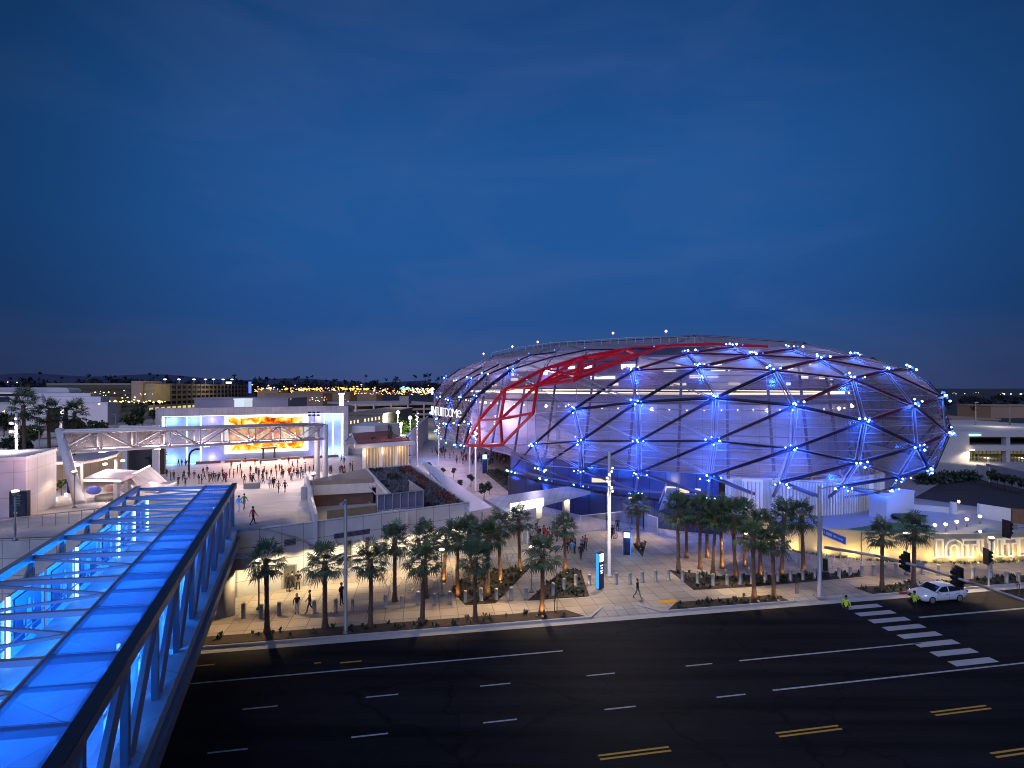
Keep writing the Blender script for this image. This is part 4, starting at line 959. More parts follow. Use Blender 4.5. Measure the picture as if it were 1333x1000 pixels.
# ================================================================== plaza pavilions, canopies, kiosks
def house(name, label, cat, pts, z0, z1, wm, rm=None, lip=.25):
    c = sum((V((p[0], p[1], 0)) for p in pts), V((0, 0, 0)))/len(pts)
    t = thing(name, label, cat, (c.x, c.y, z0)); o = MB(); o.prism(pts, z0, z1); o.build('wall', wm, t)
    big = [c+(V((p[0], p[1], 0))-c)*1.012 for p in pts]
    o = MB(); o.prism(big, z1+.003, z1+lip); o.build('roof', rm or wm, t); return t
PNK = tiled('pavilion_cladding', (.60, .57, .58), (.40, .37, .40), 1.1, 2.6, .03, .55, vertical=True, axis=(.6, .8), var=.04)
pv = house('pavilion', 'white panelled pavilion box at the edge of the deck behind the black totem', 'pavilion', [(-49.8, 53.5), (-60, 49.0), (-64, 58), (-53.2, 61)], 5.4, 11.6, PNK, WHITE, .35)
lamp('SPOT', (-46.5, 52, 12.5), (1, .55, .62), 900, .3, target=(-54, 55, 8), angle=100, name='pavilion_light')
# curved canopy with a deep soffit and hall beneath it
cv = thing('curved_canopy', 'sweeping grey canopy roof with a warm lit edge over a seating hall', 'canopy', (-64, 84, 1))
N = 24; top = []; 
fr = [(-60.5, 62, 9.3), (-60, 68, 10.0), (-58, 75, 11.0), (-55, 81, 11.6), (-52, 86, 11.9), (-50, 91, 12.0)]
def crv(u):
    k = u*(len(fr)-1); i = min(int(k), len(fr)-2); return V(fr[i]).lerp(V(fr[i+1]), k-i)
fx = [(23, 615.5), (45, 609), (70, 601.5), (88, 600), (110, 600.5), (135, 596), (152, 591)]; bx = [(23, 603), (50, 598), (80, 594), (100, 592), (120, 589), (140, 586), (160, 583)]
o = MB(); o2 = MB(); pf = [WY(x, y, 66+i*3.5) for i, (x, y) in enumerate(fx)]; pk = [WY(x, y, 76+i*4.5) for i, (x, y) in enumerate(bx)]
for i in range(len(fx)-1):
    o.hexa([pf[i]-V((0, 0, .45)), pf[i+1]-V((0, 0, .45)), pk[i+1]-V((0, 0, .45)), pk[i]-V((0, 0, .45))], [pf[i], pf[i+1], pk[i+1], pk[i]])
    o2.bar(pf[i]+V((0, -.12, -.25)), pf[i+1]+V((0, -.12, -.25)), .1, .3)
o.build('roof', mat('canopy_grey', (.34, .33, .37), .6), cv); o2.build('edge', mat('canopy_edge', (.62, .52, .52), .5), cv)
o = MB()
for i in (1, 3, 5): p = pf[i]+V((0.8, 1.5, -.45)); o.tube((p.x, p.y, zg(p.x, p.y)), p, .22)
o.build('post', WHITE, cv)
o = MB(); a, b_, c = pk[0]+V((0, -.5, 0)), pk[3]+V((0, -.5, 0)), pk[6]+V((0, -.5, 0))
for p, q in ((a, b_), (b_, c)): o.hexa([V((p.x, p.y, zg(p.x, p.y)-1)), V((q.x, q.y, zg(q.x, q.y)-1)), V((q.x, q.y+.3, 0)), V((p.x, p.y+.3, 0))], [p-V((0, 0, .5)), q-V((0, 0, .5)), q+V((0, .3, -.5)), p+V((0, .3, -.5))])
o.build('rear_wall', tiled('hall_panels', (.30, .28, .22), (.18, .17, .13), 1.4, 6, .04, .6, vertical=True, axis=(.7, .7)), cv)
for i in (0, 2, 4, 5):
    p = pf[i]+V((1.2, 4, -1.2)); lamp('POINT', p, (1, .75, .48), 260, .2, name='hall_light'); MB().box(p+V((0, -1.5, .4)), (.4, .4, .3)).build('downlight', WARMG, cv)
ph = [WY(160, 592, 96), WY(205, 588, 108)]
ph2 = thing('plaza_hall', 'plain white framed hall behind the tilted planes with a dark opening', 'building', (-80, 112, 0))
o = MB()
for x in (162, 203): p = WY(x, 600, 112); o.box((p.x, p.y, 5.5), (1.2, 1, 11), .4)
p, q = WY(158, 600, 112), WY(206, 600, 112); o.bar((p.x, p.y, 10.4), (q.x, q.y, 10.4), 1.2, 1.0); o.bar((p.x, p.y, .6), (q.x, q.y, .6), 1.2, 1.0); o.build('frame', WHITE, ph2)
o = MB(); o.hexa([V((p.x, p.y+2, .2)), V((q.x, q.y+2, .2)), V((q.x, q.y+2.4, .2)), V((p.x, p.y+2.4, .2))], [V((p.x, p.y+2, 10)), V((q.x, q.y+2, 10)), V((q.x, q.y+2.4, 10)), V((p.x, p.y+2.4, 10))]); o.build('rear_wall', mat('hall_dark', (.06, .055, .05), .7), ph2)
# tilted white planes (sculptural shade structure)
def plate(parent, nm, pts, th=.25, m=None):
    a, b_, c = pts[0], pts[1], pts[2]; n_ = (b_-a).cross(c-a).normalized()
    if n_.z > 0: n_ = -n_
    o = MB(); o.hexa([p+n_*th for p in pts], list(pts)); return o.build(nm, m, parent)
PLM = tiled('shade_plane', (.58, .52, .53), (.42, .38, .40), .8, 40, .05, .5, rot=.4, var=.03)
sh = thing('shade_pavilion', 'white flat shade roof on posts with lit edges, in front of the tilted planes', 'shade structure', WY(150, 640, 66)-V((0, 0, 3)))
r_ = [WY(110, 622, 64), WY(158, 623, 63), WY(186, 613, 72), WY(140, 610, 76)]; plate(sh, 'roof', r_, .4, PLM)
for x, y, Yd in ((152, 640, 64), (166, 634, 70)): p = WY(x, 622, Yd); MB().box((p.x, p.y, (zg(p.x, p.y)+p.z)/2-.2), (.5, .5, p.z-zg(p.x, p.y)-.3)).build('post', WHITE, sh)
MB().bar(r_[0]+V((0, -.1, -.3)), r_[1]+V((0, -.1, -.3)), .08, .22).build('edge_light', glow('edge_light_warm', (1, .85, .7), 3.2), sh)
p = (r_[0]+r_[1])/2; lamp('POINT', p+V((0, .5, -1.5)), (1, .8, .6), 260, .3, name='shade_light')
t1 = thing('tilted_plane', 'tall tilted white plane with a lit top edge, leaning behind the shade roof', 'sculpture', WY(195, 640, 70)); 
pl = [WY(172, 619, 68), WY(196, 607, 73), WY(218, 627, 75), WY(183, 634, 68)]; plate(t1, 'plane', pl, .3, PLM); MB().bar(pl[0]+V((0, -.1, .1)), pl[1]+V((0, -.1, .1)), .14).build('edge_light', glow('edge_light_pink', (1, .8, .75), 3), t1)
t2 = thing('tilted_plane', 'low folded white plane lying at the foot of the tall tilted one', 'sculpture', WY(200, 640, 68))
plate(t2, 'plane', [WY(176, 637, 66), WY(190, 625, 72), WY(216, 631, 70), WY(226, 636, 66), WY(205, 640, 64)], .3, PLM)
t3 = thing('tilted_plane', 'bright folded white triangle beside the crowd on the plaza', 'sculpture', WY(222, 634, 70))
plate(t3, 'plane', [WY(205, 629, 74), WY(217, 631, 74), WY(230, 627, 78), WY(222, 634, 72)], .25, WHITE)
lamp('POINT', WY(185, 628, 66)+V((0, 0, 2.5)), (1, .62, .6), 300, .4, name='plane_light'); lamp('POINT', WY(128, 632, 64)+V((0, 0, 0)), (.25, .35, 1), 60, .2, name='plane_light')
for k, (x, y, c_) in enumerate(((122, 643, (.2, .25, .9)), (144, 640, (.75, .5, .4)), (164, 640, (.75, .7, .85)))):
    p = WG(x, y+5); o = MB().ball(p+V((0, 0, 1.0)), 0.75, 2, (1.3, .8, .8)).build('lounge_seat', mat(f'seat_{["blue","tan","pale"][k]}', c_, .6), None)
    tag(o, f'{["blue", "tan", "pale"][k]} soft lounge seat under the white shade roof', 'seat')
# low deck balustrade on the left
o = MB()
for x0, x1 in ((4, 75),):
    a, b_ = W(-40, 697, 6.2), W(170, 672, 6.2)
    for i in range(13): p = a.lerp(b_, i/12); o.bar(p, p+V((0, 0, 1.1)), .06)
    o.bar(a+V((0, 0, 1.1)), b_+V((0, 0, 1.1)), .07)
tag(o.build('deck_railing', GREYM), 'thin grey railing along the left plaza edge behind the bridge', 'railing')
# restaurant pavilion right of the screen
rs = thing('restaurant_pavilion', 'low pavilion with a rust planted roof and a warm glazed front beside the screen wall', 'pavilion', WY(505, 590, 118))
zR = 6.6
rp_ = [W(462, 579, zR), W(540, 574, zR), W(505, 561, zR), W(455, 564, zR)]
o = MB(); o.prism(rp_, zR-.9, zR-.1); o.build('roof_slab', WHITE, rs); 
cen = sum(rp_, V((0, 0, 0)))/4; o = MB(); o.prism([cen+(p-cen)*.9 for p in rp_], zR-.09, zR+.12); o.build('planted_roof', mat('rust_roof', (.20, .06, .045), .95, var=.6, scale=1.2), rs)
plate(rs, 'folded_eave', [W(449, 574, 6.9), W(457, 566, 7.2), W(464, 577, 6.6), W(459, 585, 4.2)], .25, PLM)
g0, g1 = V((rp_[0].x+1.5, rp_[0].y+2.0, 0)), V((rp_[1].x-2, rp_[1].y+2.5, 0))
o = MB(); o.hexa([g0+V((0, 0, .2)), g1+V((0, 0, .2)), g1+V((0, .3, .2)), g0+V((0, .3, .2))], [g0+V((0, 0, zR-.95)), g1+V((0, 0, zR-.95)), g1+V((0, .3, zR-.95)), g0+V((0, .3, zR-.95))]); o.build('glazed_front', mat('restaurant_glow', (.3, .22, .12), .4, var=.6, scale=.5, emit=(1, .68, .32), es=.07), rs)
o = MB()
for i in range(15): p = g0.lerp(g1, i/14); o.bar(p+V((0, -.06, .2)), p+V((0, -.06, zR-.95)), .16 if i % 5 else .7)
o.build('mullions', WHITE, rs)
for k in (.1, .5, .9): p = g0.lerp(g1, k); lamp('POINT', p+V((0, -1.8, 4.6)), (1, .72, .4), 190, .25, name='restaurant_light')
rw = thing('restaurant_wing', 'blank lavender white wall block between the screen and the restaurant roof', 'building', WY(470, 560, 150))
o = MB(); a, b_ = WY(455, 570, 148), WY(488, 570, 146); o.hexa([V((a.x, a.y, .2)), V((b_.x, b_.y, .2)), V((b_.x+4, b_.y+14, .2)), V((a.x, a.y+14, .2))], [V((a.x, a.y, 8.3)), V((b_.x, b_.y, 8.3)), V((b_.x+4, b_.y+14, 8.3)), V((a.x, a.y+14, 8.3))]); o.build('wall', WHITE, rw)
# sloping white ramp wall rising behind the crowd
rk = thing('ramp_wall', 'long sloping white parapet wall rising towards the rear of the arena', 'wall', WY(540, 580, 150))
a, b_, c = WY(512, 579, 128), WY(528, 577, 132), WY(556, 548, 190); o = MB()
for p, q, h0, h1 in ((a, b_, 3.2, 4.0), (b_, c, 4.0, 3.6)): o.hexa([V((p.x, p.y, .1)), V((q.x, q.y, .1)), V((q.x+.4, q.y+.3, .1)), V((p.x+.4, p.y+.3, .1))], [p+V((0, 0, h0/2)), q+V((0, 0, h1/2)), q+V((.4, .3, h1/2)), p+V((.4, .3, h0/2))])
o.build('wall', WHITE, rk)
lamp('POINT', WY(560, 590, 135)+V((0, 0, 4)), (.15, .35, 1), 1500, .5, name='blue_wash'); lamp('POINT', WY(585, 590, 128)+V((0, 0, 5)), (.9, .6, .75), 900, .5, name='crowd_light'); lamp('POINT', WY(640, 600, 112)+V((0, 0, 5)), (1, .75, .75), 700, .5, name='crowd_light')
# free-standing totems
def totem(label, p, w_, h, d, face, rz=0, cap=None, nm='totem'):
    t = thing(nm, label, 'totem', p); t.rotation_euler = (0, 0, 0)
    M_ = Matrix.Rotation(rz, 3, 'Z')
    def bx(c, s, n_, m): o = MB(); o.box(V(p)+M_ @ V(c), s, rz); return o.build(n_, m, t)
    bx((0, 0, h/2), (w_, d, h), 'body', mat('totem_body', (.015, .02, .04), .35))
    bx((0, -d/2-.012, h*.52), (w_*.86, .02, h*.82), 'screen', face)
    return t, bx
DIRM = mat('directory_face', (.03, .045, .06), .3, var=.5, scale=2.5)
t, bx = totem('big black directory totem standing beside the white pavilion', W(26, 673, 6.1), 1.55, 2.6, .5, DIRM, .15)
for i in range(7): bx((-.1, -.28, 2.2-i*.16), (.7-.07*(i % 3), .02, .035), 'text_line', mat('totem_text', (.3, .34, .36), .5))
bx((-.2, -.28, .5), (.35, .02, .1), 'text_line', mat('totem_text', (.3, .34, .36), .5))
BLUEF = glow('totem_blue', (.03, .25, 1.0), 2.0); CYANF = glow('totem_white', (.75, .88, 1), 3.0)
def wayf(label, p, w_, h, rz, faces=True):
    t, bx = totem(label, p, w_, h, .35, mat('totem_dark_face', (.02, .03, .07), .3), rz)
    bx((0, -.19, h*.86), (w_*.8, .02, h*.22), 'lit_head', CYANF)
    bx((w_/2+.015, 0, h/2), (.025, .3, h*.96), 'edge_light', BLUEF); bx((-w_/2-.015, 0, h/2), (.025, .3, h*.96), 'edge_light', BLUEF)
    lamp('POINT', V(p)+V((0, -1.0, h*.7)), (.2, .5, 1), 25, .2, name='totem_light'); return t, bx
t, bx = wayf('tall blue-edged wayfinding totem with white lettering by the bollards', W(781, 766, .16), .72, 3.4, .75)
for i, (zz, ww) in enumerate(((2.2, .42), (1.95, .3), (1.7, .46), (1.5, .28))): bx((0, -.2, zz), (ww, .02, .13), 'text_line', glow('totem_letters', (.85, .92, 1), 1.4))
wayf('shorter blue-edged totem with a glowing white head near the cyclists', W(816, 722, .16), .8, 2.6, -.25)
wayf('slim blue lit totem beside the leaning gantry leg', WG(91, 642), .6, 2.9, .3)
wayf('blue glowing totem among the crowd in front of the arena', W(631, 616, .2), 1.1, 4.2, .1)
# ================================================================== lettered corner wall
cw = thing('lettered_wall', 'long curving yellow-lit wall with giant raised white letters at the street corner', 'wall', (45, 57, .15))
o = MB(); WT = 3.18
for a, b_ in zip(CW[:-1], CW[1:]):
    o.hexa([V((a.x, a.y, .15)), V((b_.x, b_.y, .15)), V((b_.x, b_.y+.45, .15)), V((a.x, a.y+.45, .15))], [V((a.x, a.y, WT)), V((b_.x, b_.y, WT)), V((b_.x, b_.y+.45, WT)), V((a.x, a.y+.45, WT))])
o.build('wall', mat('corner_wall', (.42, .35, .22), .7, var=.08, scale=.5), cw)
o = MB()
for k in (1121, 1040): p = W(k, 728 if k > 1100 else 719, .15); o.bar((p.x, p.y-.02, .2), (p.x, p.y-.02, WT-.02), .04)
o.build('joint', DARKM, cw)
LETM = mat('raised_letter', (.85, .80, .70), .5, var=.04); LETI = mat('letter_inset', (.42, .38, .31), .6)
def arc(cx_, cy_, r, a0, a1, n_=9): return [(cx_+r*math.cos(R(a0+(a1-a0)*i/n_)), cy_+r*math.sin(R(a0+(a1-a0)*i/n_))) for i in range(n_+1)]
GL_ = {  # outline (unit height 1), stroke ~.36
 'I': [(0, 0), (.36, 0), (.36, 1), (0, 1)],
 'N': [(0, 0), (.34, 0), (.34, .5)]+arc(.5, .5, .16, 180, 0, 8)[1:]+[(.66, 0), (1, 0)]+[(1, .5)]+arc(.5, .5, .5, 0, 180, 14)[1:],
 'T': [(.27, 0), (.61, 0), (.61, .66), (.88, .66), (.88, 1), (0, 1), (0, .66), (.27, .66)],
 'U': [(0, 1), (0, .5)]+arc(.5, .5, .5, 180, 360, 14)[1:]+[(1, 1), (.66, 1), (.66, .5)]+arc(.5, .5, .16, 360, 180, 8)[1:]+[(.34, 1)],
 'D': [(0, 0), (.5, 0)]+arc(.5, .5, .5, -90, 90, 14)[1:]+[(0, 1)],
}
def inset(poly, d):
    n_ = len(poly); out = []; ar = sum(poly[i][0]*poly[(i+1) % n_][1]-poly[(i+1) % n_][0]*poly[i][1] for i in range(n_)); sg = 1 if ar > 0 else -1
    for i in range(n_):
        a, b_, c = V((*poly[i-1], 0)), V((*poly[i], 0)), V((*poly[(i+1) % n_], 0)); e1 = (b_-a).normalized(); e2 = (c-b_).normalized()
        n1_, n2_ = V((-e1.y, e1.x, 0))*sg, V((-e2.y, e2.x, 0))*sg; bi = (n1_+n2_); 
        bi = bi.normalized() if bi.length > 1e-4 else n1_; k = d/max(.35, bi.dot(n1_)); p = b_+bi*k; out.append((p.x, p.y))
    return out
def on_cw(x):
    r = (x-CX)/F
    for a, b_ in zip(CW[:-1], CW[1:]):
        if a.x/a.y <= r <= b_.x/b_.y:
            t = (r*a.y-a.x)/((b_.x-a.x)-r*(b_.y-a.y)); return a.lerp(b_, t), (b_-a).normalized()
for ch, x0, x1 in (('I', 1215.5, 1226), ('N', 1228.3, 1251.6), ('T', 1250.6, 1271), ('U', 1270.5, 1292), ('I', 1294.8, 1303), ('T', 1304, 1321), ('D', 1323.5, 1346), ('O', 1349, 1371)):
    pa, pb_ = on_cw(x0)[0], on_cw(x1)[0]; wd = (pb_-pa).length; td = (pb_-pa).normalized(); nr = V((td.y, -td.x, 0)); z0, hh = .72, 1.98
    G = GL_.get(ch) or [(.5+.5*math.cos(R(i*15)), .5+.5*math.sin(R(i*15))) for i in range(24)]
    mxx = max(p[0] for p in G); 
    out = [(p[0]/mxx*wd, p[1]*hh) for p in G]; inn = inset(out, .13)
    def P3(q, o_): return pa+td*q[0]+nr*o_+V((0, 0, z0-.15+q[1]))
    o = MB(); n_ = len(out)
    for i in range(n_):
        j = (i+1) % n_
        o.face([P3(out[i], .28), P3(out[j], .28), P3(inn[j], .28), P3(inn[i], .28)]); o.face([P3(out[i], 0), P3(out[j], 0), P3(out[j], .28), P3(out[i], .28)]); o.face([P3(inn[i], .28), P3(inn[j], .28), P3(inn[j], .1), P3(inn[i], .1)])
    lt = o.build('letter', LETM, cw)
    o = MB(); o.face([P3(p, .1) for p in inn]); bmesh.ops.triangulate(o.b, faces=o.b.faces[:]); o.build('inset', LETI, lt)
for x in (1000, 1035, 1075, 1110, 1145, 1180, 1215, 1240, 1265, 1290, 1315, 1340):
    q = on_cw(x)
    if q:
        p, d = q; nr = V((d.y, -d.x, 0)); lamp('SPOT', p+nr*1.0+V((0, 0, .15)), (1.0, .72, .28), 280, .15, target=p+V((0, 0, 1.6)), angle=150, blend=.8, name='wall_washer')
o = MB(); rnd = random.Random(4)                   # planting at the foot of the wall
for a, b_ in zip(CW[1:-2], CW[2:-1]):
    for _ in range(int((b_-a).length*6)):
        p = a.lerp(b_, rnd.random())+V((0, -rnd.uniform(.15, .7), 0)); h = rnd.uniform(.2, .45)
        for k in range(8):
            an = rnd.uniform(0, 6.28); d = V((math.cos(an)*.6, math.sin(an)*.6, .8))*h; s_ = V((-math.sin(an), math.cos(an), 0))*.05; o.face([p-s_, p+d, p+s_])
tag(o.build('wall_foot_planting', LEAF), 'dark tufted planting along the foot of the lettered wall', 'plants', kind='stuff')
# corner lot furniture
bxw = thing('plant_room', 'small white flat-roofed block at the right foot of the arena', 'building', W(1152, 677, LOTZ))
a, b_, c = W(1131, 672, LOTZ), W(1154, 676.5, LOTZ), W(1190, 668, LOTZ); o = MB(); o.prism([a, b_, c, c+(a-b_)], LOTZ, LOTZ+2.6); o.build('wall', WHITE, bxw); o = MB(); cc = (a+c)/2; o.prism([cc+(p-cc)*1.03 for p in (a, b_, c, c+(a-b_))], LOTZ+2.61, LOTZ+2.85); o.build('roof', WHITE, bxw)
lamp('POINT', W(1165, 660, LOTZ)+V((0, -2, 6)), (.05, .2, 1), 350, .4, name='node_light'); lamp('POINT', W(1215, 668, LOTZ)+V((0, 0, 5)), (.08, .22, 1), 420, .4, name='node_light')
def lowwall(label, p, q, h, m=WHITE):
    n_ = V((0, .3, 0)); t = MB(); t.hexa([p, q, q+n_, p+n_], [p+V((0, 0, h)), q+V((0, 0, h)), q+n_+V((0, 0, h)), p+n_+V((0, 0, h))]); tag(t.build('low_wall', m), label, 'wall')
lowwall('low blue-lit wall running from the white block to the gate post', W(1190, 664, LOTZ), W(1238, 668, LOTZ), .7)
lowwall('white gate post wall with a lamp on its side', W(1239, 669, LOTZ), W(1246, 670, LOTZ), 1.5)
lowwall('white screen wall at the far side of the corner lot', W(1275, 674, LOTZ), W(1316, 681, LOTZ), 1.7)
lowwall('brown timber fence panel at the right edge of the corner lot', W(1318, 681, LOTZ), W(1372, 686, LOTZ), 1.7, mat('timber_fence', (.20, .10, .05), .7, var=.3, scale=3))
def path_light(x, y, i):
    p = W(x, y, LOTZ); t = thing('path_light', f'small lit bollard lamp on the corner lot, {nth(i)} along its diagonal row', 'path light', p, 'path lights on the corner lot'); MB().tube(p, p+V((0, 0, .75)), .06).build('post', GREYM, t); MB().lathe(p+V((0, 0, .75)), [(.1, 0), (.17, .12), (.15, .25)], 10).build('lamp', WARMG, t)
    lamp('POINT', p+V((0, -.1, 1.1)), (1, .82, .55), 45, .1, name='path_lamp')
for i, (x, y) in enumerate(((1217, 694), (1231, 693), (1245.5, 689.5), (1258.5, 686), (1275.5, 682))): path_light(x, y, i)
p = W(1247, 665, LOTZ); lamp('POINT', p+V((0, -.4, 1.2)), (1, .8, .5), 40, .1, name='gate_lamp'); tag(MB().box(p+V((0, -.1, 1.2)), (.2, .2, .3)).build('gate_lamp', WARMG), 'warm lamp fixed to the white gate post', 'lamp')
# dark planted banks behind the lot
o = MB(); o.hexa([W(1145, 668, LOTZ), W(1180, 668, LOTZ), W(1208, 671, LOTZ), W(1165, 676, LOTZ)], [W(1155, 668, LOTZ+.5), W(1180, 669, LOTZ+.7), W(1200, 671, LOTZ+.5), W(1170, 674, LOTZ+.5)]); tag(o.build('planted_mound', LEAFD), 'dark planted mound behind the white block', 'mound')
# ================================================================== palms
TRUNK = mat('palm_trunk', (.15, .09, .055), .95, var=.4, scale=7, bump=.6); FROND = mat('palm_frond', (.10, .155, .055), .5, var=.45, scale=3); FRONDD = mat('palm_frond_dark', (.05, .09, .036), .55, var=.4, scale=3); DRY = mat('palm_dry', (.17, .11, .05), .8, var=.3)
def make_palm(seed):
    rn = random.Random(seed); H_ = 5.0
    t = thing('palm_tree', 'palm', 'palm tree', (0, 0, 0), 'fan palms on the street promenade')
    o = MB(); rings = []; n_ = 10
    for i in range(26):
        z = H_*i/25; r = .17+.13*math.exp(-z*2.2)+(.02 if i % 2 else 0)+(.05*sstep(4.2, 5, z))
        cx_ = .06*math.sin(z*.6+seed); rings.append([o.b.verts.new((cx_+r*math.cos(6.283*k/n_), r*math.sin(6.283*k/n_), z)) for k in range(n_)])
    for a, b_ in zip(rings[:-1], rings[1:]):
        for k in range(n_): o.b.faces.new((a[k], a[(k+1) % n_], b_[(k+1) % n_], b_[k]))
    o.b.faces.new(rings[-1]); o.build('trunk', TRUNK, t)
    o = MB(); o.mi = 0
    for i in range(31):
        f = i/30; el = math.asin(clamp(.97-1.5*f, -.6, .97))+R(rn.uniform(-8, 8)); az = i*2.399+rn.uniform(-.3, .3)
        ln = rn.uniform(.95, 1.35) if f < .8 else rn.uniform(.7, 1.0)
        mi = 2 if f > .93 else (1 if rn.random() < .45 or f > .7 else 0)
        d = V((math.cos(az)*math.cos(el), math.sin(az)*math.cos(el), math.sin(el))); base = V((.06*math.sin(3+seed), 0, H_-.1-f*.35))
        side = V((-math.sin(az), math.cos(az), 0)); up = side.cross(d).normalized()*-1
        hub = base+d*ln-V((0, 0, .12*(1-abs(d.z))))
        o.mi = mi; o.bar(base+d*.12, hub, .035, .02)
        nb = 16; rad = rn.uniform(.85, 1.12)
        for k in range(nb):
            a = R(-118+236*k/(nb-1)); bd = (d*math.cos(a)+side*math.sin(a)).normalized()
            L_ = rad*(1-.25*abs(a)/2.1)*rn.uniform(.85, 1.08)
            droop = V((0, 0, -1))*(.12+.32*rn.random()*(.4+f))*L_
            m1_ = hub+bd*L_*.55+up*.05; tip = hub+bd*L_*.97+droop; wv = bd.cross(up).normalized()*.052
            o.face([hub-wv*.15, m1_-wv, tip, m1_+wv], mi)
    for i in range(6):
        az = i*1.05+rn.random(); p = V((math.cos(az)*.2, math.sin(az)*.2, H_-.35)); q = p+V((math.cos(az)*.35, math.sin(az)*.35, -rn.uniform(.5, .9))); s_ = V((-math.sin(az), math.cos(az), 0))*.18
        o.face([p-s_*.3, q-s_, q+s_, p+s_*.3], 2)
    o.build('crown', [FROND, FRONDD, DRY], t); return t
protos = [make_palm(s) for s in (1, 2, 3, 4, 5)]
PALMS = [  # base x, y, crown-centre y, lit, words
 (346.7, 822.6, 730, 0, 'fan palm nearest the bridge pier, alone in the kerb bed'), (423, 818, 732, 0, 'fan palm in the kerb bed just left of the tall street light pole'),
 (482, 816, 730, 0, 'fan palm in the kerb bed just right of the tall street light pole'), (514, 783, 704, 0, 'fan palm standing in the paving by the bike hoops, before the long vents'),
 (550.6, 811, 730, 0, 'full crowned kerb palm in front of the bike hoops'), (555, 778.7, 701, 0, 'fan palm in the paving half hidden behind the full crowned kerb palm'),
 (577.6, 757, 703, 1, 'fan palm with an orange lit trunk against the white building'), (595.6, 776, 697, .6, 'fan palm at the left tip of the larger planting bed'),
 (619, 807, 726, 0, 'big dark kerb palm in front of the larger planting bed'), (613.7, 753, 690, .8, 'fan palm at the back edge of the larger bed, near its left'),
 (635, 773, 699, .3, 'fan palm in the middle of the larger planting bed'), (651, 755, 685, 1, 'orange lit fan palm at the rear of the larger planting bed'),
 (676.7, 740, 676, 1, 'bright trunked fan palm in front of the glowing lightbox'), (704.4, 798, 721, 1, 'kerb palm with a vivid orange uplit trunk'),
 (736, 743, 685, .6, 'fan palm at the apex of the triangular planting bed'), (830.6, 712.5, 658, .2, 'stout palm in the small wedge bed by the slatted fence'),
 (884, 742, 665, 0, 'slender leftmost palm of the corner grove'), (893.7, 726, 663, .3, 'rear palm of the corner grove beside the stair foot'),
 (912, 740.7, 667.5, .3, 'grove palm third from the stair, front row'), (921, 726, 663, .8, 'amber lit rear palm of the corner grove'),
 (928.6, 747, 672, 0, 'dark trunked front palm in the middle of the grove'), (940, 739.5, 667.5, 1, 'grove palm with a golden trunk behind the dark front one'),
 (958, 752, 672, .2, 'grove palm standing in the bollard bed, right of the middle'), (970, 737, 669, 1, 'golden lit palm at the rear right of the grove'),
 (981, 779, 699, .4, 'left of the two palms in the short kerb bed beside the signal pole'), (989, 750, 683, .6, 'lit grove palm just behind the two kerb palms'),
 (1007, 778, 706, .4, 'right of the two palms in the short kerb bed beside the signal pole'), (1017, 748.5, 672, .3, 'grove palm against the yellow wall, left of the last one'),
 (1045.6, 744, 672, .2, 'last grove palm, next to the signal pole and the yellow wall'), (1149, 766.6, 697, 0, 'palm left of the pair by the red kerb'), (1188.8, 763, 690, 0, 'palm by the red kerb just behind the white car')]
for i, (x, y, yc, lit, lab) in enumerate(PALMS):
    p = W(x, y, .17); zc_ = (y-yc)/F*p.y; k = (zc_-.1)/4.85
    s_ = .93+.05*math.sin(i*2.1); pr = protos[i % 5]
    args = (p, i*1.7, (s_, s_, k))
    if i < 5: pr.location = p; pr.rotation_euler = (0, 0, i*1.7); pr.scale = args[2]; pr['label'] = lab
    else: dup(pr, *args, label=lab).rotation_euler = (.035*math.sin(i*1.9), .035*math.cos(i*2.7), i*1.7)
    if lit:
        lamp('SPOT', p+V((.1, -.62, .1)), (1.0, .46, .10), 150*lit, .08, target=p+V((0, -.05, 1.2)), angle=100, blend=.6, name='palm_uplight')
        f = MB().lathe(p+V((.1, -.68, 0)), [(.1, 0), (.1, .06)], 10).build('ground_uplight', mat('uplight_glass', (.1, .08, .05), .3, emit=(1, .6, .2), es=.5)); tag(f, f'flush warm uplight at the trunk foot of the {lab}'[:95].rsplit(' ', 1)[0] if len(lab) > 60 else f'flush warm uplight at the foot of the {lab}', 'uplight', 'uplights at the palm trunks'); f['label'] = ' '.join(f['label'].split()[:16])
far_palm = dup(protos[1], WY(1250, 627, 118), .5, (.8, .8, .95), 'short palm far back beside the right parking building, left of two', 'palms far back by the parking building'); dup(protos[2], WY(1261, 621, 124), 2.0, (.85, .85, 1.25), 'taller palm far back beside the right parking building, right of two', 'palms far back by the parking building')
# ================================================================== bollards
BOL = [(317, 804), (340, 804), (363.5, 801), (409, 798), (437, 797), (459, 795.6), (502, 791), (523, 791), (544, 787), (565, 788), (585.5, 786.6), (606, 784), (626, 782), (646, 781), (665.4, 781), (685, 780), (720, 775), (734, 767.4), (749.4, 763), (767, 762), (802, 760), (820, 760), (836, 758), (853.6, 757), (870, 755), (888.5, 757), (908, 760), (928.5, 762.5), (946.5, 761.6), (964, 761), (978.5, 760), (996.5, 758.7), (1012.5, 757.5), (1029, 756.4), (1045, 755), (1060.5, 754), (1076.4, 753), (1092, 752.6), (1106.6, 751), (1122, 750), (1137, 749), (1151.6, 748.5), (1166, 747.4), (1180.4, 746), (1201, 747.4), (1221.6, 748.5), (1266.4, 753), (1289.6, 755), (1310.5, 759), (1325.6, 757.5)]
bp = thing('bollard', 'b', 'bollard', (0, 0, 0), 'steel bollards along the promenade')
MB().lathe((0, 0, 0), [(.21, 0), (.21, .06), (.17, .07), (.17, 1.05), (.16, 1.10)], 16).build('post', mat('bollard_steel', (.34, .32, .30), .35, .55, var=.12), bp)
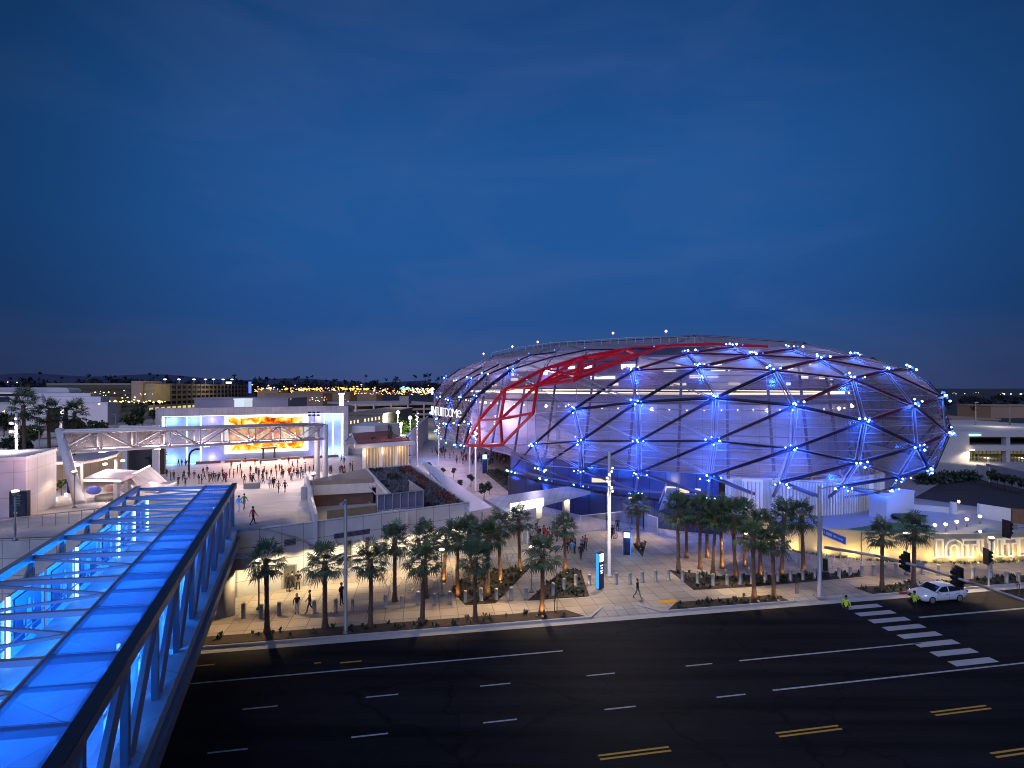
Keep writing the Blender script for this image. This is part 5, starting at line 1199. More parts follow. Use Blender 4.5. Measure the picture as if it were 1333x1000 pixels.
MB().lathe((0, 0, 1.102), [(.165, 0), (.165, .05), (.10, .09), (.02, .1)], 16).build('cap', mat('bollard_cap', (.5, .48, .45), .4, .4), bp)
for i, (x, y) in enumerate(BOL):
    p = W(x, y, .16); lab = f'round steel bollard with a pale cap, {nth(i)} along the row counted from the bridge pier'
    if i == 0: bp.location = p; bp['label'] = lab
    else: dup(bp, p, i*.3, .92+.06*math.sin(i*3.3), lab)
# ================================================================== bike hoops
hp = thing('bike_rack', 'h', 'bike rack', (0, 0, 0), 'white hoop bike racks'); o = MB()
o.path([V((.42*math.cos(a), 0, .48+.42*math.sin(a))) for a in [R(-70+320*i/18) for i in range(19)]], .028, 6); o.bar((-.12, 0, 0), (-.14, 0, .1), .06); o.bar((.12, 0, 0), (.14, 0, .1), .06); o.build('hoop', mat('hoop_white', (.6, .58, .55), .4), hp)
MB().box((0, 0, .01), (.5, .14, .02)).build('base_plate', GREYM, hp)
HOOPS = [(506.8, 763.5), (510, 771), (519, 764), (531, 757.5), (534, 770.5), (548, 766), (559.5, 766), (586, 750), (645, 735), (657, 731.5), (664, 731.5), (668, 735)]+[(1027+i*9.6, 729+((i*5) % 7)) for i in range(9)]+[(1042, 741), (1084, 739), (1098, 744), (1121, 738), (1136, 742)]
for i, (x, y) in enumerate(HOOPS):
    p = W(x, y, .155); st = 'the white building' if i < 12 else 'the yellow corner wall'; k = i if i < 12 else i-12
    lab = f'white round hoop bike rack by {st}, {nth(k)} of its cluster'
    if i == 0: hp.location = p; hp.rotation_euler.z = .9; hp['label'] = lab
    else: dup(hp, p, .9+.25*math.sin(i), 1, lab)
# ================================================================== pedestrian lamp posts
lp = thing('lamp_post', 'l', 'lamp post', (0, 0, 0), 'pedestrian lamp posts'); o = MB(); o.lathe((0, 0, 0), [(.22, 0), (.22, .12), (.10, .22), (.075, .5), (.06, 3.75)], 12); o.build('post', mat('lamp_pole', (.25, .25, .26), .45, .4), lp)
o = MB(); o.lathe((0, 0, 3.76), [(.07, 0), (.2, .1), (.27, .34)], 14); o.build('bowl', GREYM, lp); MB().lathe((0, 0, 4.13), [(.24, 0), (.25, .06), (.12, .12)], 14).build('lens', WARMG, lp)
LAMPS = [(337, 793, 0, 0), (575, 775, 0, 1), (692, 771, 0, 1), (820.5, 689, 0, 1), (972, 749, 0, 1), (1290.6, 755, 0, 1), (1180, 748, 0, 1), (20, 704, 1, 1), (97, 661, 1, 1), (408, 664, 1, 1), (397, 632, 1, 1)]
LL = ['lamp post by the bridge pier and the first kerb palm', 'lamp post glowing beside the orange lit palm', 'lamp post between the two planting beds', 'lamp post behind the stout palm by the slatted fence', 'lamp post inside the corner palm grove', 'lamp post in front of the giant wall letters', 'lamp post behind the palm by the red kerb', 'lamp post standing before the black totem on the plaza deck', 'lamp post beside the leaning gantry leg', 'lamp post by the railing of the stair court', 'short lamp post at the far right edge of the plaza']
for i, (x, y, deck, on) in enumerate(LAMPS):
    p = WG(x, y) if deck else W(x, y, .155)
    if i == 0: lp.location = p; lp['label'] = LL[0]; q = lp
    else: dup(lp, p, 0, (1, 1, 1.0), LL[i])
    lamp('SPOT', p+V((.0, -.05, 4.4)), (1.0, .70, .36), ((5200 if i == 4 else 3000) if not deck else 900), .15, target=p+V((0, 0, 0)), angle=134, blend=.4, name='street_lamp_light')
# ================================================================== tall poles
def pole(nm, x, yb, yt, label, z=None, r=.13, m=None, deck=False, cat='light pole'):
    p = WG(x, yb) if deck else W(x, yb, z if z is not None else .16); top = CZ-(yt-HY)/F*p.y
    t = thing(nm, label, cat, p); MB().lathe(p, [(r*1.8, 0), (r*1.8, .1), (r, .15), (r*.75, top-p.z)], 12).build('pole', m or GREYM, t); return t, p, top
t, p, top = pole('street_light', 450, 824, 650, 'tall slim tapering street light pole standing in the kerb bed, taller than the palms', r=.15, m=mat('pole_galv', (.34, .33, .28), .5, .3))
o = MB(); o.bar((p.x, p.y, top-.1), (p.x+.2, p.y-1.2, top), .08); o.box((p.x+.22, p.y-1.5, top), (.25, .6, .12)); o.build('lamp_arm', GREYM, t)
t, p, top = pole('floodlight_pole', 793, 750, 588, 'tall white pole with a cluster of small floodlights near the street corner', r=.17, m=WHITE)
rn = random.Random(2)
for i in range(8):
    a = i*.9; z = top-1.6-i*.33; q = V((p.x+.28*math.cos(a), p.y-.2-.1*abs(math.sin(a)), z)); h = MB().box(q, (.26, .22, .26)).build('flood_head', GREYM, t); MB().ball(q+V((0, -.14, 0)), .085).build('lens', WHITEG, h)
lamp('SPOT', (p.x, p.y-.6, top-2), (1, .82, .62), 3400, .3, target=(p.x+3, p.y-6, 0), angle=120, name='flood_light')
for x, yb, yt, lab, dk in ((21.5, 662, 538, 'tall thin floodlight pole rising behind the white pavilion', 1), (543, 605, 535, 'white floodlight pole left of the arena letters', 1), (571, 607, 548, 'white floodlight pole directly under the arena letters', 1), (611.5, 622, 545, 'left of the two tall white poles before the red trusses', 1), (619, 640, 553, 'right of the two tall white poles before the red trusses', 1)):
    t, p, top = pole('floodlight_pole', x, yb, yt, lab, r=.16, m=WHITE, deck=True)
    for i in range(5):
        q = V((p.x+.3*(-1)**i, p.y-.25, top-.6-i*.5)); h = MB().box(q, (.34, .3, .32)).build('flood_head', GREYM, t); MB().ball(q+V((0, -.2, 0)), .1).build('lens', WHITEG, h)
    lamp('SPOT', (p.x, p.y-.6, top-1), (1, .8, .76), 1500, .3, target=(p.x-3, p.y-4, 0), angle=130, name='flood_light')
    if x > 600: lamp('SPOT', (p.x, p.y+.6, top-.6), (1, .86, .9), 14000, .3, target=hit(680, 505), angle=62, name='flood_light')
# ================================================================== traffic signals
sg = thing('signal_pole', 'grey traffic signal pole with a long mast arm reaching over the road', 'traffic signal', W(1067, 777, .15)); p = W(1067, 777, .15); SM = mat('signal_galv', (.40, .40, .42), .45, .4)
MB().lathe(p, [(.36, 0), (.36, .08), (.19, .12), (.16, 6.6), (.12, 10.0)], 14).build('pole', SM, sg)
o = MB(); o.box((p.x, p.y, .2), (.8, .8, .14)); o.build('base', CONC, sg)
am = WY(1073, 712.5, p.y-.1); ends = [am]; qs = [(1140, 723.5, 43.5), (1200, 738.5, 39.5), (1262, 758, 36), (1338, 783, 32.2), (1420, 812, 29.2)]
for x, y, Y_ in qs: ends.append(WY(x, y, Y_))
o = MB()
for i, (a, b_) in enumerate(zip(ends[:-1], ends[1:])): o.tube(a, b_, .13-.012*i, .118-.012*i, 12)
o.build('mast_arm', SM, sg)
la = V((p.x, p.y, 9.9)); o = MB(); o.path([la, la+V((1.0, -1.2, .55)), la+V((3.6, -2.8, .35))], .05); o.box(la+V((3.8, -2.9, .32)), (.6, .3, .14)); o.build('lamp_arm', SM, sg)
def sig(parent, c, rz, h=1.1, nm='signal_head', plate_=True, lit=None):
    M_ = Matrix.Rotation(rz, 3, 'Z'); o = MB(); o.box(c, (.36, .3, h), rz); hd = o.build(nm, BLACK, parent)
    if plate_: o = MB(); o.box(V(c)+M_ @ V((0, .17, 0)), (.72, .03, h+.36), rz); o.build('backplate', BLACK, hd)
    for k in range(3):
        z = h/3*(1-k); o = MB(); q = V(c)+M_ @ V((0, -.15, z*.92)); o.tube(q, q+M_ @ V((0, -.22, 0)), .13, .13, 10, caps=False); o.build('visor', BLACK, hd)
        if lit == k: MB().ball(q+M_ @ V((0, -.02, 0)), .1).build('lens', glow('signal_red', (1, .08, .03), 4) if k == 0 else glow('signal_green', (.1, 1, .5), 4), hd)
    return hd
RZ = R(9.8)
sig(sg, ends[2].lerp(ends[1], .35)+V((0, .0, .1)), RZ-1.75, 1.15); sig(sg, ends[2].lerp(ends[3], .75)+V((0, 0, .05)), RZ-1.75, 1.2)
MB().box(ends[2]+V((-.1, 0, .25)), (.3, .4, .3)).build('camera_unit', SM, sg)
sig(sg, V((p.x+.42, p.y-.15, 3.1)), RZ+2.2, 1.05, plate_=False); sig(sg, V((p.x+.3, p.y-.2, 2.2)), RZ+1.2, .55, plate_=False)
a, b_ = WY(1071, 687.5, 46.8), WY(1101, 700, 45.0); o = MB(); hh = V((0, 0, .62)); dn = V((.05, .05, 0)); o.hexa([a-hh, b_-hh, b_-hh+dn, a-hh+dn], [a, b_, b_+dn, a+dn]); sgn = o.build('street_sign', mat('sign_blue', (.02, .06, .35), .4, emit=(.02, .08, .6), es=.35), sg)
o = MB(); td = (b_-a).normalized(); nr = V((td.y, -td.x, 0)).normalized()*.02
for k0, k1, z0, z1 in ((.06, .1, .2, .42), (.16, .42, .18, .44), (.47, .62, .2, .4), (.66, .9, .24, .38)): o.face([a.lerp(b_, k0)+nr-V((0, 0, z1)), a.lerp(b_, k1)+nr-V((0, 0, z1)), a.lerp(b_, k1)+nr-V((0, 0, z0)), a.lerp(b_, k0)+nr-V((0, 0, z0))])
o.build('sign_legend', mat('sign_legend', (.5, .55, .65), .5), sgn)
s2 = thing('signal_post', 'short traffic signal post with a black head in front of the giant letters', 'traffic signal', W(1287, 768, .15)); p = W(1287, 768, .15); MB().lathe(p, [(.16, 0), (.16, .1), (.07, .14), (.065, 3.3)], 10).build('post', SM, s2); sig(s2, p+V((-.15, -.1, 3.15)), RZ+1.3, 1.15, lit=0)
s3 = thing('signal_mast', 'black signal head on a mast arm coming in over the corner lot', 'traffic signal', W(1372, 775, .15)); p = W(1372, 775, .15); tp = WY(1316, 687, p.y-1.5); MB().lathe(p, [(.2, 0), (.15, .1), (.12, tp.z-.1)], 10).build('pole', SM, s3); MB().tube((p.x, p.y, tp.z-.15), tp+V((.1, 0, 0)), .07).build('mast_arm', SM, s3); sig(s3, tp+V((-.25, 0, -.1)), RZ+1.5, 1.2, lit=0); MB().box(tp+V((.3, 0, .1)), (.32, .2, .5)).build('walk_signal', SM, s3)
# bare young trees and shrubs near the kerb on the right
def sapling(x, y, h, lab, seed):
    p = W(x, y, .17); t = thing('sapling', lab, 'young tree', p); o = MB(); o.tube(p, p+V((0, 0, h*.6)), .035, .02, 6); rn = random.Random(seed)
    for i in range(9): a = rn.uniform(0, 6.3); z = h*rn.uniform(.35, .62); o.tube(p+V((0, 0, z)), p+V((math.cos(a)*.4, math.sin(a)*.4, z+h*.35)), .015, .006, 5)
    o.build('branches', BARK, t); MB().bar(p+V((.2, 0, 0)), p+V((.2, 0, h*.55)), .05).build('stake', BARK, t)
sapling(1036, 773, 2.2, 'bare staked sapling at the end of the short kerb bed', 1); sapling(1240, 757, 2.2, 'bare staked sapling just behind the white car', 2); sapling(1324, 776, 2.0, 'bare staked sapling in the kerb bed at the right edge', 3); sapling(722, 797, 2.0, 'thin bare sapling in the kerb bed right of the orange lit palm', 4)
# ================================================================== the car
CP = mat('car_paint_white', (.66, .68, .70), .22, .0, var=.02, spec=.6); CG = mat('car_glass', (.012, .014, .02), .05, 0, var=0, spec=.6); TY = mat('tyre', (.012, .012, .012), .85); RM = mat('rim', (.42, .43, .45), .35, .7)
def make_car():
    t = thing('parked_car', 'white four-door sedan waiting at the kerb beside the crosswalk', 'car', (0, 0, 0))
    # stations along x (front = -x): x, half width, sill z, shoulder z, deck z
    st = [(-2.42, .55, .42, .62, .66), (-2.34, .76, .26, .66, .74), (-2.1, .86, .2, .70, .82), (-1.6, .90, .19, .76, .92), (-1.05, .91, .19, .82, .98), (-.5, .91, .19, .86, .99), (.2, .91, .19, .88, 1.0), (.9, .91, .19, .90, 1.0), (1.5, .90, .2, .92, 1.02), (1.95, .87, .24, .93, 1.05), (2.28, .78, .34, .90, 1.02), (2.40, .62, .46, .84, .92)]
    o = MB(); rings = []
    for x, w_, s_, h_, d_ in st: rings.append([o.b.verts.new(q) for q in ((x, -w_*.9, s_), (x, -w_, s_+.14), (x, -w_*1.0, h_-.1), (x, -w_*.95, h_), (x, -w_*.72, d_-.02), (x, 0, d_+.02), (x, w_*.72, d_-.02), (x, w_*.95, h_), (x, w_, h_-.1), (x, w_, s_+.14), (x, w_*.9, s_))])
    for a, b_ in zip(rings[:-1], rings[1:]):
        for k in range(11): f = o.b.faces.new((a[k], a[(k+1) % 11], b_[(k+1) % 11], b_[k])); f.smooth = True
    o.b.faces.new(rings[0]); o.b.faces.new(rings[-1][::-1]); body = o.build('body', CP, t)
    # cabin: roof and pillars with glazing set between
    rb = [(-1.0, .80, .98), (-.35, .66, 1.36), (.15, .64, 1.43), (.75, .64, 1.42), (1.25, .66, 1.33), (1.98, .74, 1.05)]
    o = MB(); rr = []
    for x, w_, z in rb[1:5]: rr.append([o.b.verts.new(q) for q in ((x, -w_, z-.05), (x, -w_*.75, z), (x, 0, z+.03), (x, w_*.75, z), (x, w_, z-.05))])
    for a, b_ in zip(rr[:-1], rr[1:]):
        for k in range(4): f = o.b.faces.new((a[k], a[k+1], b_[k+1], b_[k])); f.smooth = True
    for s_ in (-1, 1):
        o.bar((-1.05, s_*.80, .97), (-.35, s_*.66, 1.34), .07); o.bar((.25, s_*.86, .98), (.3, s_*.65, 1.38), .07); o.bar((1.25, s_*.66, 1.31), (1.95, s_*.76, 1.03), .12)
    o.build('roof', CP, t)
    MB().face; o = MB(); o.face([(-1.02, -.78, .985), (-1.02, .78, .985), (-.36, .62, 1.36), (-.36, -.62, 1.36)]); o.build('windscreen', CG, t)
    o = MB(); o.face([(1.92, -.72, 1.065), (1.92, .72, 1.065), (1.27, .62, 1.335), (1.27, -.62, 1.335)]); o.build('rear_window', CG, t)
    for s_ in (-1, 1):
        o = MB(); o.face([(-.98, s_*.835, .97), (.24, s_*.865, .985), (.28, s_*.665, 1.375), (-.33, s_*.675, 1.33)]); o.face([(.31, s_*.865, .985), (1.62, s_*.82, 1.02), (1.22, s_*.68, 1.30), (.35, s_*.665, 1.375)]); o.build('side_window', CG, t)
        MB().box((-.82, s_*.98, 1.0), (.12, .2, .13)).build('mirror', CP, t)
        o = MB(); o.bar((-.95, s_*.916, .3), (-.92, s_*.90, .85), .012); o.bar((.28, s_*.918, .3), (.28, s_*.905, .88), .012); o.bar((1.28, s_*.912, .5), (1.3, s_*.9, .9), .012); o.bar((-.1, s_*.93, .78), (.08, s_*.93, .78), .03); o.bar((1.0, s_*.93, .8), (1.18, s_*.93, .8), .03); o.build('door_seam', DARKM, t)
        o = MB(); o.hexa([(-2.35, s_*.42, .62), (-2.1, s_*.83, .66), (-2.08, s_*.80, .68), (-2.32, s_*.42, .64)], [(-2.34, s_*.44, .70), (-2.02, s_*.84, .77), (-2.0, s_*.80, .78), (-2.3, s_*.44, .72)]); o.build('headlight', mat('headlight_glass', (.7, .75, .8), .1, emit=(.8, .9, 1), es=3 if s_ > 0 else 1.5), t)
        o = MB(); o.box((2.3, s_*.62, .86), (.14, .32, .12)); o.build('tail_light', mat('tail_red', (.4, .01, .01), .2), t)
    o = MB(); o.box((-2.40, 0, .50), (.08, 1.0, .20)); o.box((-2.36, 0, .33), (.08, 1.3, .1)); o.build('grille', BLACK, t)
    for x in (-1.48, 1.36):
        for s_ in (-1, 1):
            tyo = MB().tube((x, s_*.72, .33), (x, s_*.925, .33), .33, .33, 20).build('wheel', TY, t); o = MB(); o.tube((x, s_*.926, .33), (x, s_*.94, .33), .24, .22, 16)
            o.build('rim', RM, tyo)
            o = MB()
            for k in range(5): a = k*1.2566; o.bar((x, s_*.945, .33), (x+.2*math.cos(a), s_*.945, .33+.2*math.sin(a)), .05, .02)
            o.build('spokes', GREYM, tyo)
    return t
car = make_car(); wf, wr = W(1217.4, 787, 0.0), W(1248, 783.8, 0.0); mid = RD((STof(wf)[0]+STof(wr)[0])/2, (STof(wf)[1]+STof(wr)[1])/2+.92); car.location = (mid.x, mid.y, .004); car.rotation_euler = (0, 0, math.atan2(.17, .9855))
# ================================================================== people: one skinned body per pose, clothes as material zones
def skin_body(J, E, rad, subs=1):
    me = bpy.data.meshes.new('body'); ks = list(J); me.from_pydata([J[k] for k in ks], [(ks.index(a), ks.index(b_)) for a, b_ in E], [])
    o = bpy.data.objects.new('body_tmp', me); COL.objects.link(o)
    sk_ = o.modifiers.new('skin', 'SKIN'); sk_.use_smooth_shade = True
    if subs: sb_ = o.modifiers.new('sub', 'SUBSURF'); sb_.levels = subs; sb_.render_levels = subs
    for i, k in enumerate(ks): r = rad[k]; me.skin_vertices[0].data[i].radius = r if isinstance(r, tuple) else (r, r)
    me.skin_vertices[0].data[ks.index('pelvis')].use_root = True
    bpy.context.view_layer.update(); dg = bpy.context.evaluated_depsgraph_get(); m2 = bpy.data.meshes.new_from_object(o.evaluated_get(dg)); bpy.data.objects.remove(o); bpy.data.meshes.remove(me); return m2
def pose_mesh(kind):
    J = {}; rad = {}
    def j(k, x, y, z, r): J[k] = V((x, y, z)); rad[k] = r          # facing -y
    st = {'walk': .26, 'walk2': .20}.get(kind, .0)
    j('pelvis', 0, 0, .93, (.155, .12)); j('waist', 0, 0, 1.07, (.14, .105)); j('chest', 0, .01, 1.29, (.17, .12)); j('neckb', 0, .015, 1.45, (.075, .07)); j('neck', 0, 0, 1.52, .055); j('head', 0, -.01, 1.62, (.075, .088)); j('crown_', 0, .0, 1.70, (.066, .078)); j('nose', 0, -.105, 1.615, .014)
    E = [('pelvis', 'waist'), ('waist', 'chest'), ('chest', 'neckb'), ('neckb', 'neck'), ('neck', 'head'), ('head', 'crown_'), ('head', 'nose')]
    for s, n_ in ((-1, 'L'), (1, 'R')):
        f = st*s; sp_ = .10 if not st else .085
        j('hip'+n_, s*.09, 0, .86, .092); j('knee'+n_, s*sp_, -f*.55-.02, .49, .062); j('ankle'+n_, s*(sp_+.01), -f*1.15+.03+(.06 if f < 0 else 0), .09+(.05 if f < 0 else 0), .042); j('toe'+n_, s*(sp_+.03), -f*1.15-.13+(.06 if f < 0 else 0), .045, (.042, .032))
        E += [('pelvis', 'hip'+n_), ('hip'+n_, 'knee'+n_), ('knee'+n_, 'ankle'+n_), ('ankle'+n_, 'toe'+n_)]
        sh_ = V((s*.20, .01, 1.40)); rad['sho'+n_] = .062; J['sho'+n_] = sh_
        if kind == 'phone' and s > 0: el_, wr_ = V((.25, -.06, 1.14)), V((.12, -.28, 1.26))
        elif kind == 'arms' : el_, wr_ = V((s*.27, .0, 1.15)), V((s*.05, -.2, 1.17+.03*s))
        elif kind == 'raise' and s < 0: el_, wr_ = V((-.30, -.14, 1.42)), V((-.24, -.22, 1.66))
        elif kind == 'pocket': el_, wr_ = V((s*.29, .05, 1.13)), V((s*.20, -.03, .95))
        else: el_, wr_ = V((s*.265, .03+f*.35, 1.13)), V((s*.265, -.05+f*.8, .91))
        j('elb'+n_, *el_, .044); j('wri'+n_, *wr_, .030)
        E += [('chest', 'sho'+n_), ('sho'+n_, 'elb'+n_), ('elb'+n_, 'wri'+n_)]
        d = (wr_-el_).normalized(); side = V((0, 1, 0)) if abs(d.y) < .8 else V((0, 0, 1)); side = (side-d*side.dot(d)).normalized(); pm = wr_+d*.075; j('palm'+n_, *pm, (.034, .022)); E.append(('wri'+n_, 'palm'+n_))
        cur = d.cross(side)*(-s)
        for q, (off, ln) in enumerate(((-.030, .062), (-.010, .074), (.010, .070), (.028, .054))):
            a = pm+side*off+d*.03; b_ = a+d*ln*.55+cur*.008; c = b_+d*ln*.4+cur*.025; j(f'fa{q}{n_}', *a, .0105); j(f'fb{q}{n_}', *b_, .0095); j(f'fc{q}{n_}', *c, .008); E += [('palm'+n_, f'fa{q}{n_}'), (f'fa{q}{n_}', f'fb{q}{n_}'), (f'fb{q}{n_}', f'fc{q}{n_}')]
        a = wr_+d*.04-side*.038; b_ = a+d*.04-side*.018+cur*.012; j('tha'+n_, *a, .012); j('thb'+n_, *b_, .009); E += [('wri'+n_, 'tha'+n_), ('tha'+n_, 'thb'+n_)]
    m = skin_body(J, E, rad)
    zone = {'head': 0, 'crown_': 0, 'nose': 0, 'neck': 0, 'neckb': 1, 'chest': 1, 'waist': 1, 'pelvis': 2}
    segs = []
    for a, b_ in E:
        z = 1 if a[:3] in ('sho', 'elb') or b_[:3] in ('sho', 'elb') else 0
        if a in zone: z = zone[a] if b_ not in ('neck',) else 0
        if b_[:3] in ('sho', 'elb'): z = 1
        if a[:3] == 'elb': z = 1
        if a[:3] in ('wri', 'pal', 'tha') or a[:2] in ('fa', 'fb'): z = 0
        if a[:3] in ('hip', 'kne') or b_[:3] == 'hip': z = 2
        if a == 'pelvis' and b_ == 'waist': z = 1
        if a[:3] == 'ank': z = 3
        segs.append((J[a], J[b_], z))
    for p in m.polygons:
        c = p.center; best = (9, 0)
        for a, b_, z in segs:
            d = b_-a; t = clamp((c-a).dot(d)/max(d.length_squared, 1e-6), 0, 1); e = (c-a-d*t).length
            if e < best[0]: best = (e, z)
        p.material_index = best[1]; p.use_smooth = True
    return m
SKINM = [mat('skin_light', (.45, .28, .20), .6, var=.05), mat('skin_brown', (.24, .13, .08), .6, var=.05), mat('skin_dark', (.10, .055, .035), .6, var=.05)]
CL = {'black': (.012, .012, .014), 'charcoal': (.04, .04, .045), 'red': (.42, .02, .03), 'white': (.62, .62, .62), 'blue': (.03, .09, .38), 'light blue': (.10, .40, .75), 'green': (.02, .30, .08), 'grey': (.2, .2, .21), 'navy': (.015, .02, .06), 'tan': (.32, .22, .13), 'maroon': (.14, .015, .03), 'lime yellow': (.65, .85, .05)}
CM = {k: mat('cloth_'+k.replace(' ', '_'), c, .85, var=.12, scale=6) for k, c in CL.items()}
HAIR = mat('hair_dark', (.014, .010, .008), .7); SHOE = CM['black']; EYE = mat('eye_dark', (.01, .01, .01), .3)
POSES = {k: pose_mesh(k) for k in ('stand', 'walk', 'walk2', 'phone', 'arms', 'raise', 'pocket')}
for m_ in POSES.values():
    ix = [p.material_index for p in m_.polygons]; m_.materials.clear()
    for x in (SKINM[0], CM['black'], CM['black'], SHOE): m_.materials.append(x)
    m_.polygons.foreach_set('material_index', ix)
def hair_mesh(long):
    o = MB(); g = bmesh.ops.create_icosphere(o.b, subdivisions=2, radius=.1)
    for v in list(g['verts']):
        v.co = V((v.co.x*1.0, v.co.y*1.15+.012, v.co.z*1.12+1.665))
    bmesh.ops.delete(o.b, geom=[f for f in o.b.faces if f.calc_center_median().y < -.045 and f.calc_center_median().z < 1.705 or f.calc_center_median().z < 1.60], context='FACES')
    if long: o.hexa([V((-.085, .06, 1.42)), V((.085, .06, 1.42)), V((.075, .13, 1.44)), V((-.075, .13, 1.44))], [V((-.09, .02, 1.66)), V((.09, .02, 1.66)), V((.08, .115, 1.68)), V((-.08, .115, 1.68))])
    me = bpy.data.meshes.new('hair'); o.b.to_mesh(me); o.b.free(); me.materials.append(HAIR); return me
def eye_mesh():
    o = MB()
    for s in (-1, 1): o.ball((s*.032, -.098, 1.64), .011, 1)
    o.box((0, -.098, 1.568), (.04, .012, .009)); me = bpy.data.meshes.new('face_features'); o.b.to_mesh(me); o.b.free(); me.materials.append(EYE); return me
HM = [hair_mesh(0), hair_mesh(1)]; EM = eye_mesh()
SEEN = {}
def person(p, pose='stand', rz=0.0, h=1.0, top='black', leg='charcoal', label=None, group=None, near=False, skin=0, long=0):
    o = bpy.data.objects.new('person', POSES[pose]); COL.objects.link(o); o.location = p; o.rotation_euler = (0, 0, rz); o.scale = (h, h, h)
    for i, m_ in enumerate((SKINM[skin], CM[top], CM[leg], SHOE)): o.material_slots[i].link = 'OBJECT'; o.material_slots[i].material = m_
    tag(o, label, 'person', group)
    kids = [('hair', HM[long])]+([('face_features', EM)] if near else [])
    for nm, me in kids:
        c = bpy.data.objects.new(nm, me); COL.objects.link(c); c.parent = o
    return o
rn = random.Random(77)
PW = {'stand': 'standing', 'walk': 'walking', 'walk2': 'strolling', 'phone': 'with phone', 'arms': 'folding arms', 'raise': 'raising one arm', 'pocket': 'hands at pockets'}
def crowd(pts, where, group, tops, deck=True, z=None, hs=1.0, face=None):
    pts = sorted(pts, key=lambda q: q[0])
    for i, (x, y) in enumerate(pts):
        p = WG(x, y) if deck else W(x, y, z if z is not None else .16)
        top = rn.choice(tops); leg = rn.choice(('black', 'charcoal', 'navy', 'black', 'grey', 'tan')); ps = rn.choice(('stand', 'walk', 'walk2', 'phone', 'arms', 'pocket', 'stand'))
        person(p, ps, rn.uniform(0, 6.28) if face is None else face+rn.uniform(-.7, .7), hs*rn.uniform(.93, 1.05), top, leg, f'person {PW[ps]}, {top} top, {leg} trousers, {nth(i)} from left {where}', group, skin=rn.choice((0, 0, 1, 1, 2)), long=rn.random() < .35)
def z7(L): return [(290+a/8.33, 570+c/8.33) for a, c in L]
def z6(L): return [(140+a/8.33, 570+c/8.33) for a, c in L]
A7 = z7([(75, 435), (118, 435), (160, 385), (190, 350), (205, 440), (235, 505), (300, 390), (358, 410), (385, 430), (300, 490), (320, 492), (335, 490), (435, 430), (437, 500), (477, 455), (525, 420), (430, 480), (540, 550), (560, 545), (585, 450), (575, 370), (617, 360), (640, 370), (655, 440), (715, 285), (757, 330), (812, 310), (715, 420), (732, 400), (770, 410), (800, 450), (805, 400), (850, 380), (845, 450), (870, 440), (943, 385), (985, 380), (1000, 400), (740, 465), (760, 465), (1172, 390), (1160, 385), (1270, 380), (1300, 390), (1322, 380), (20, 480), (38, 482), (410, 310), (245, 280), (350, 300), (92, 330), (365, 395), (395, 420), (820, 440), (640, 450), (450, 400)])
crowd(A7, 'before the screen', 'people on the plaza before the screen', ['black', 'black', 'charcoal', 'red', 'navy', 'grey', 'black', 'maroon'])
crowd(z6([(640, 425), (685, 465), (718, 455), (768, 520), (815, 465), (845, 525), (880, 450), (940, 450), (1035, 405), (1080, 390), (1050, 460), (990, 500), (1125, 480), (1150, 470), (1175, 480), (1200, 475), (1215, 470), (1245, 420), (1280, 480), (1260, 470), (770, 310), (805, 315), (845, 310), (860, 312), (830, 440), (1100, 480), (1020, 500)]), 'near the bridge landing', 'people near the bridge landing', ['black', 'black', 'charcoal', 'navy', 'maroon'])
crowd([(a/8.33, 580+c/8.33) for a, c in [(215, 450), (240, 450), (265, 452), (290, 450), (335, 470), (370, 450), (400, 440), (425, 450), (455, 410), (475, 405), (490, 460), (508, 462), (225, 425), (250, 428), (350, 435), (385, 455)]], 'under the curved canopy', 'people under the curved canopy', ['black', 'charcoal', 'maroon', 'grey', 'navy'])
crowd([(430+a/8.33, 570+c/8.33) for a, c in [(105, 380), (122, 372), (145, 410), (158, 405), (210, 400), (240, 395), (215, 340), (240, 340), (370, 320), (355, 310), (0, 390), (15, 385), (120, 260), (150, 280)]], 'outside the restaurant', 'people outside the restaurant', ['black', 'charcoal', 'navy', 'tan'])
pts = []
while len(pts) < 118:
    x = 560+135*rn.random()**.85; f = (x-560)/135; y = 594+10*rn.random()+(-6 if x < 590 else 2*f)
    pts.append((x, y))
crowd(pts, 'at the arena doors', 'crowd at the arena doors', ['black', 'charcoal', 'red', 'maroon', 'navy', 'white', 'black', 'tan', 'red'])
crowd([(500+a/4.443, 620+c/4.443) for a, c in [(846, 372), (858, 380), (872, 386), (888, 372), (900, 366), (935, 388), (946, 382), (958, 376), (972, 370), (1000, 378), (1042, 425), (1062, 430), (1075, 445), (1090, 452), (1102, 448), (862, 350), (880, 350), (925, 365), (1085, 415), (1096, 420)]], 'by the turnstiles', 'people by the turnstiles', ['black', 'red', 'white', 'light blue', 'charcoal', 'red', 'grey'], deck=False)
# people who stand apart
def solo(x, y, deck, *a, **k): person(WG(x, y) if deck else W(x, y, .16), *a, near=True, **k)
solo(329.5, 683.6, 1, 'walk', 2.6, 1.0, 'red', 'black', 'person in red jacket and black trousers walking alone at the plaza edge', skin=1)
solo(311, 666, 1, 'walk2', 3.0, 1.0, 'light blue', 'white', 'person in light blue top and white trousers walking away on the plaza', skin=0)
solo(318, 663.5, 1, 'walk', 3.1, 1.03, 'green', 'grey', 'person in bright green top walking beside the one in light blue', skin=1)
solo(336.3, 635.8, 1, 'walk2', 0, 1.0, 'white', 'white', 'person all in white standing by the grey block on the plaza', skin=0, long=1)
solo(350.8, 636.5, 1, 'walk', .3, 1.05, 'white', 'grey', 'person in white top and grey trousers in the middle of the plaza', skin=1)
solo(362.6, 641.5, 1, 'walk2', 3.1, 1.0, 'tan', 'charcoal', 'left one of a pair in dark clothes walking away from the screen', skin=1)
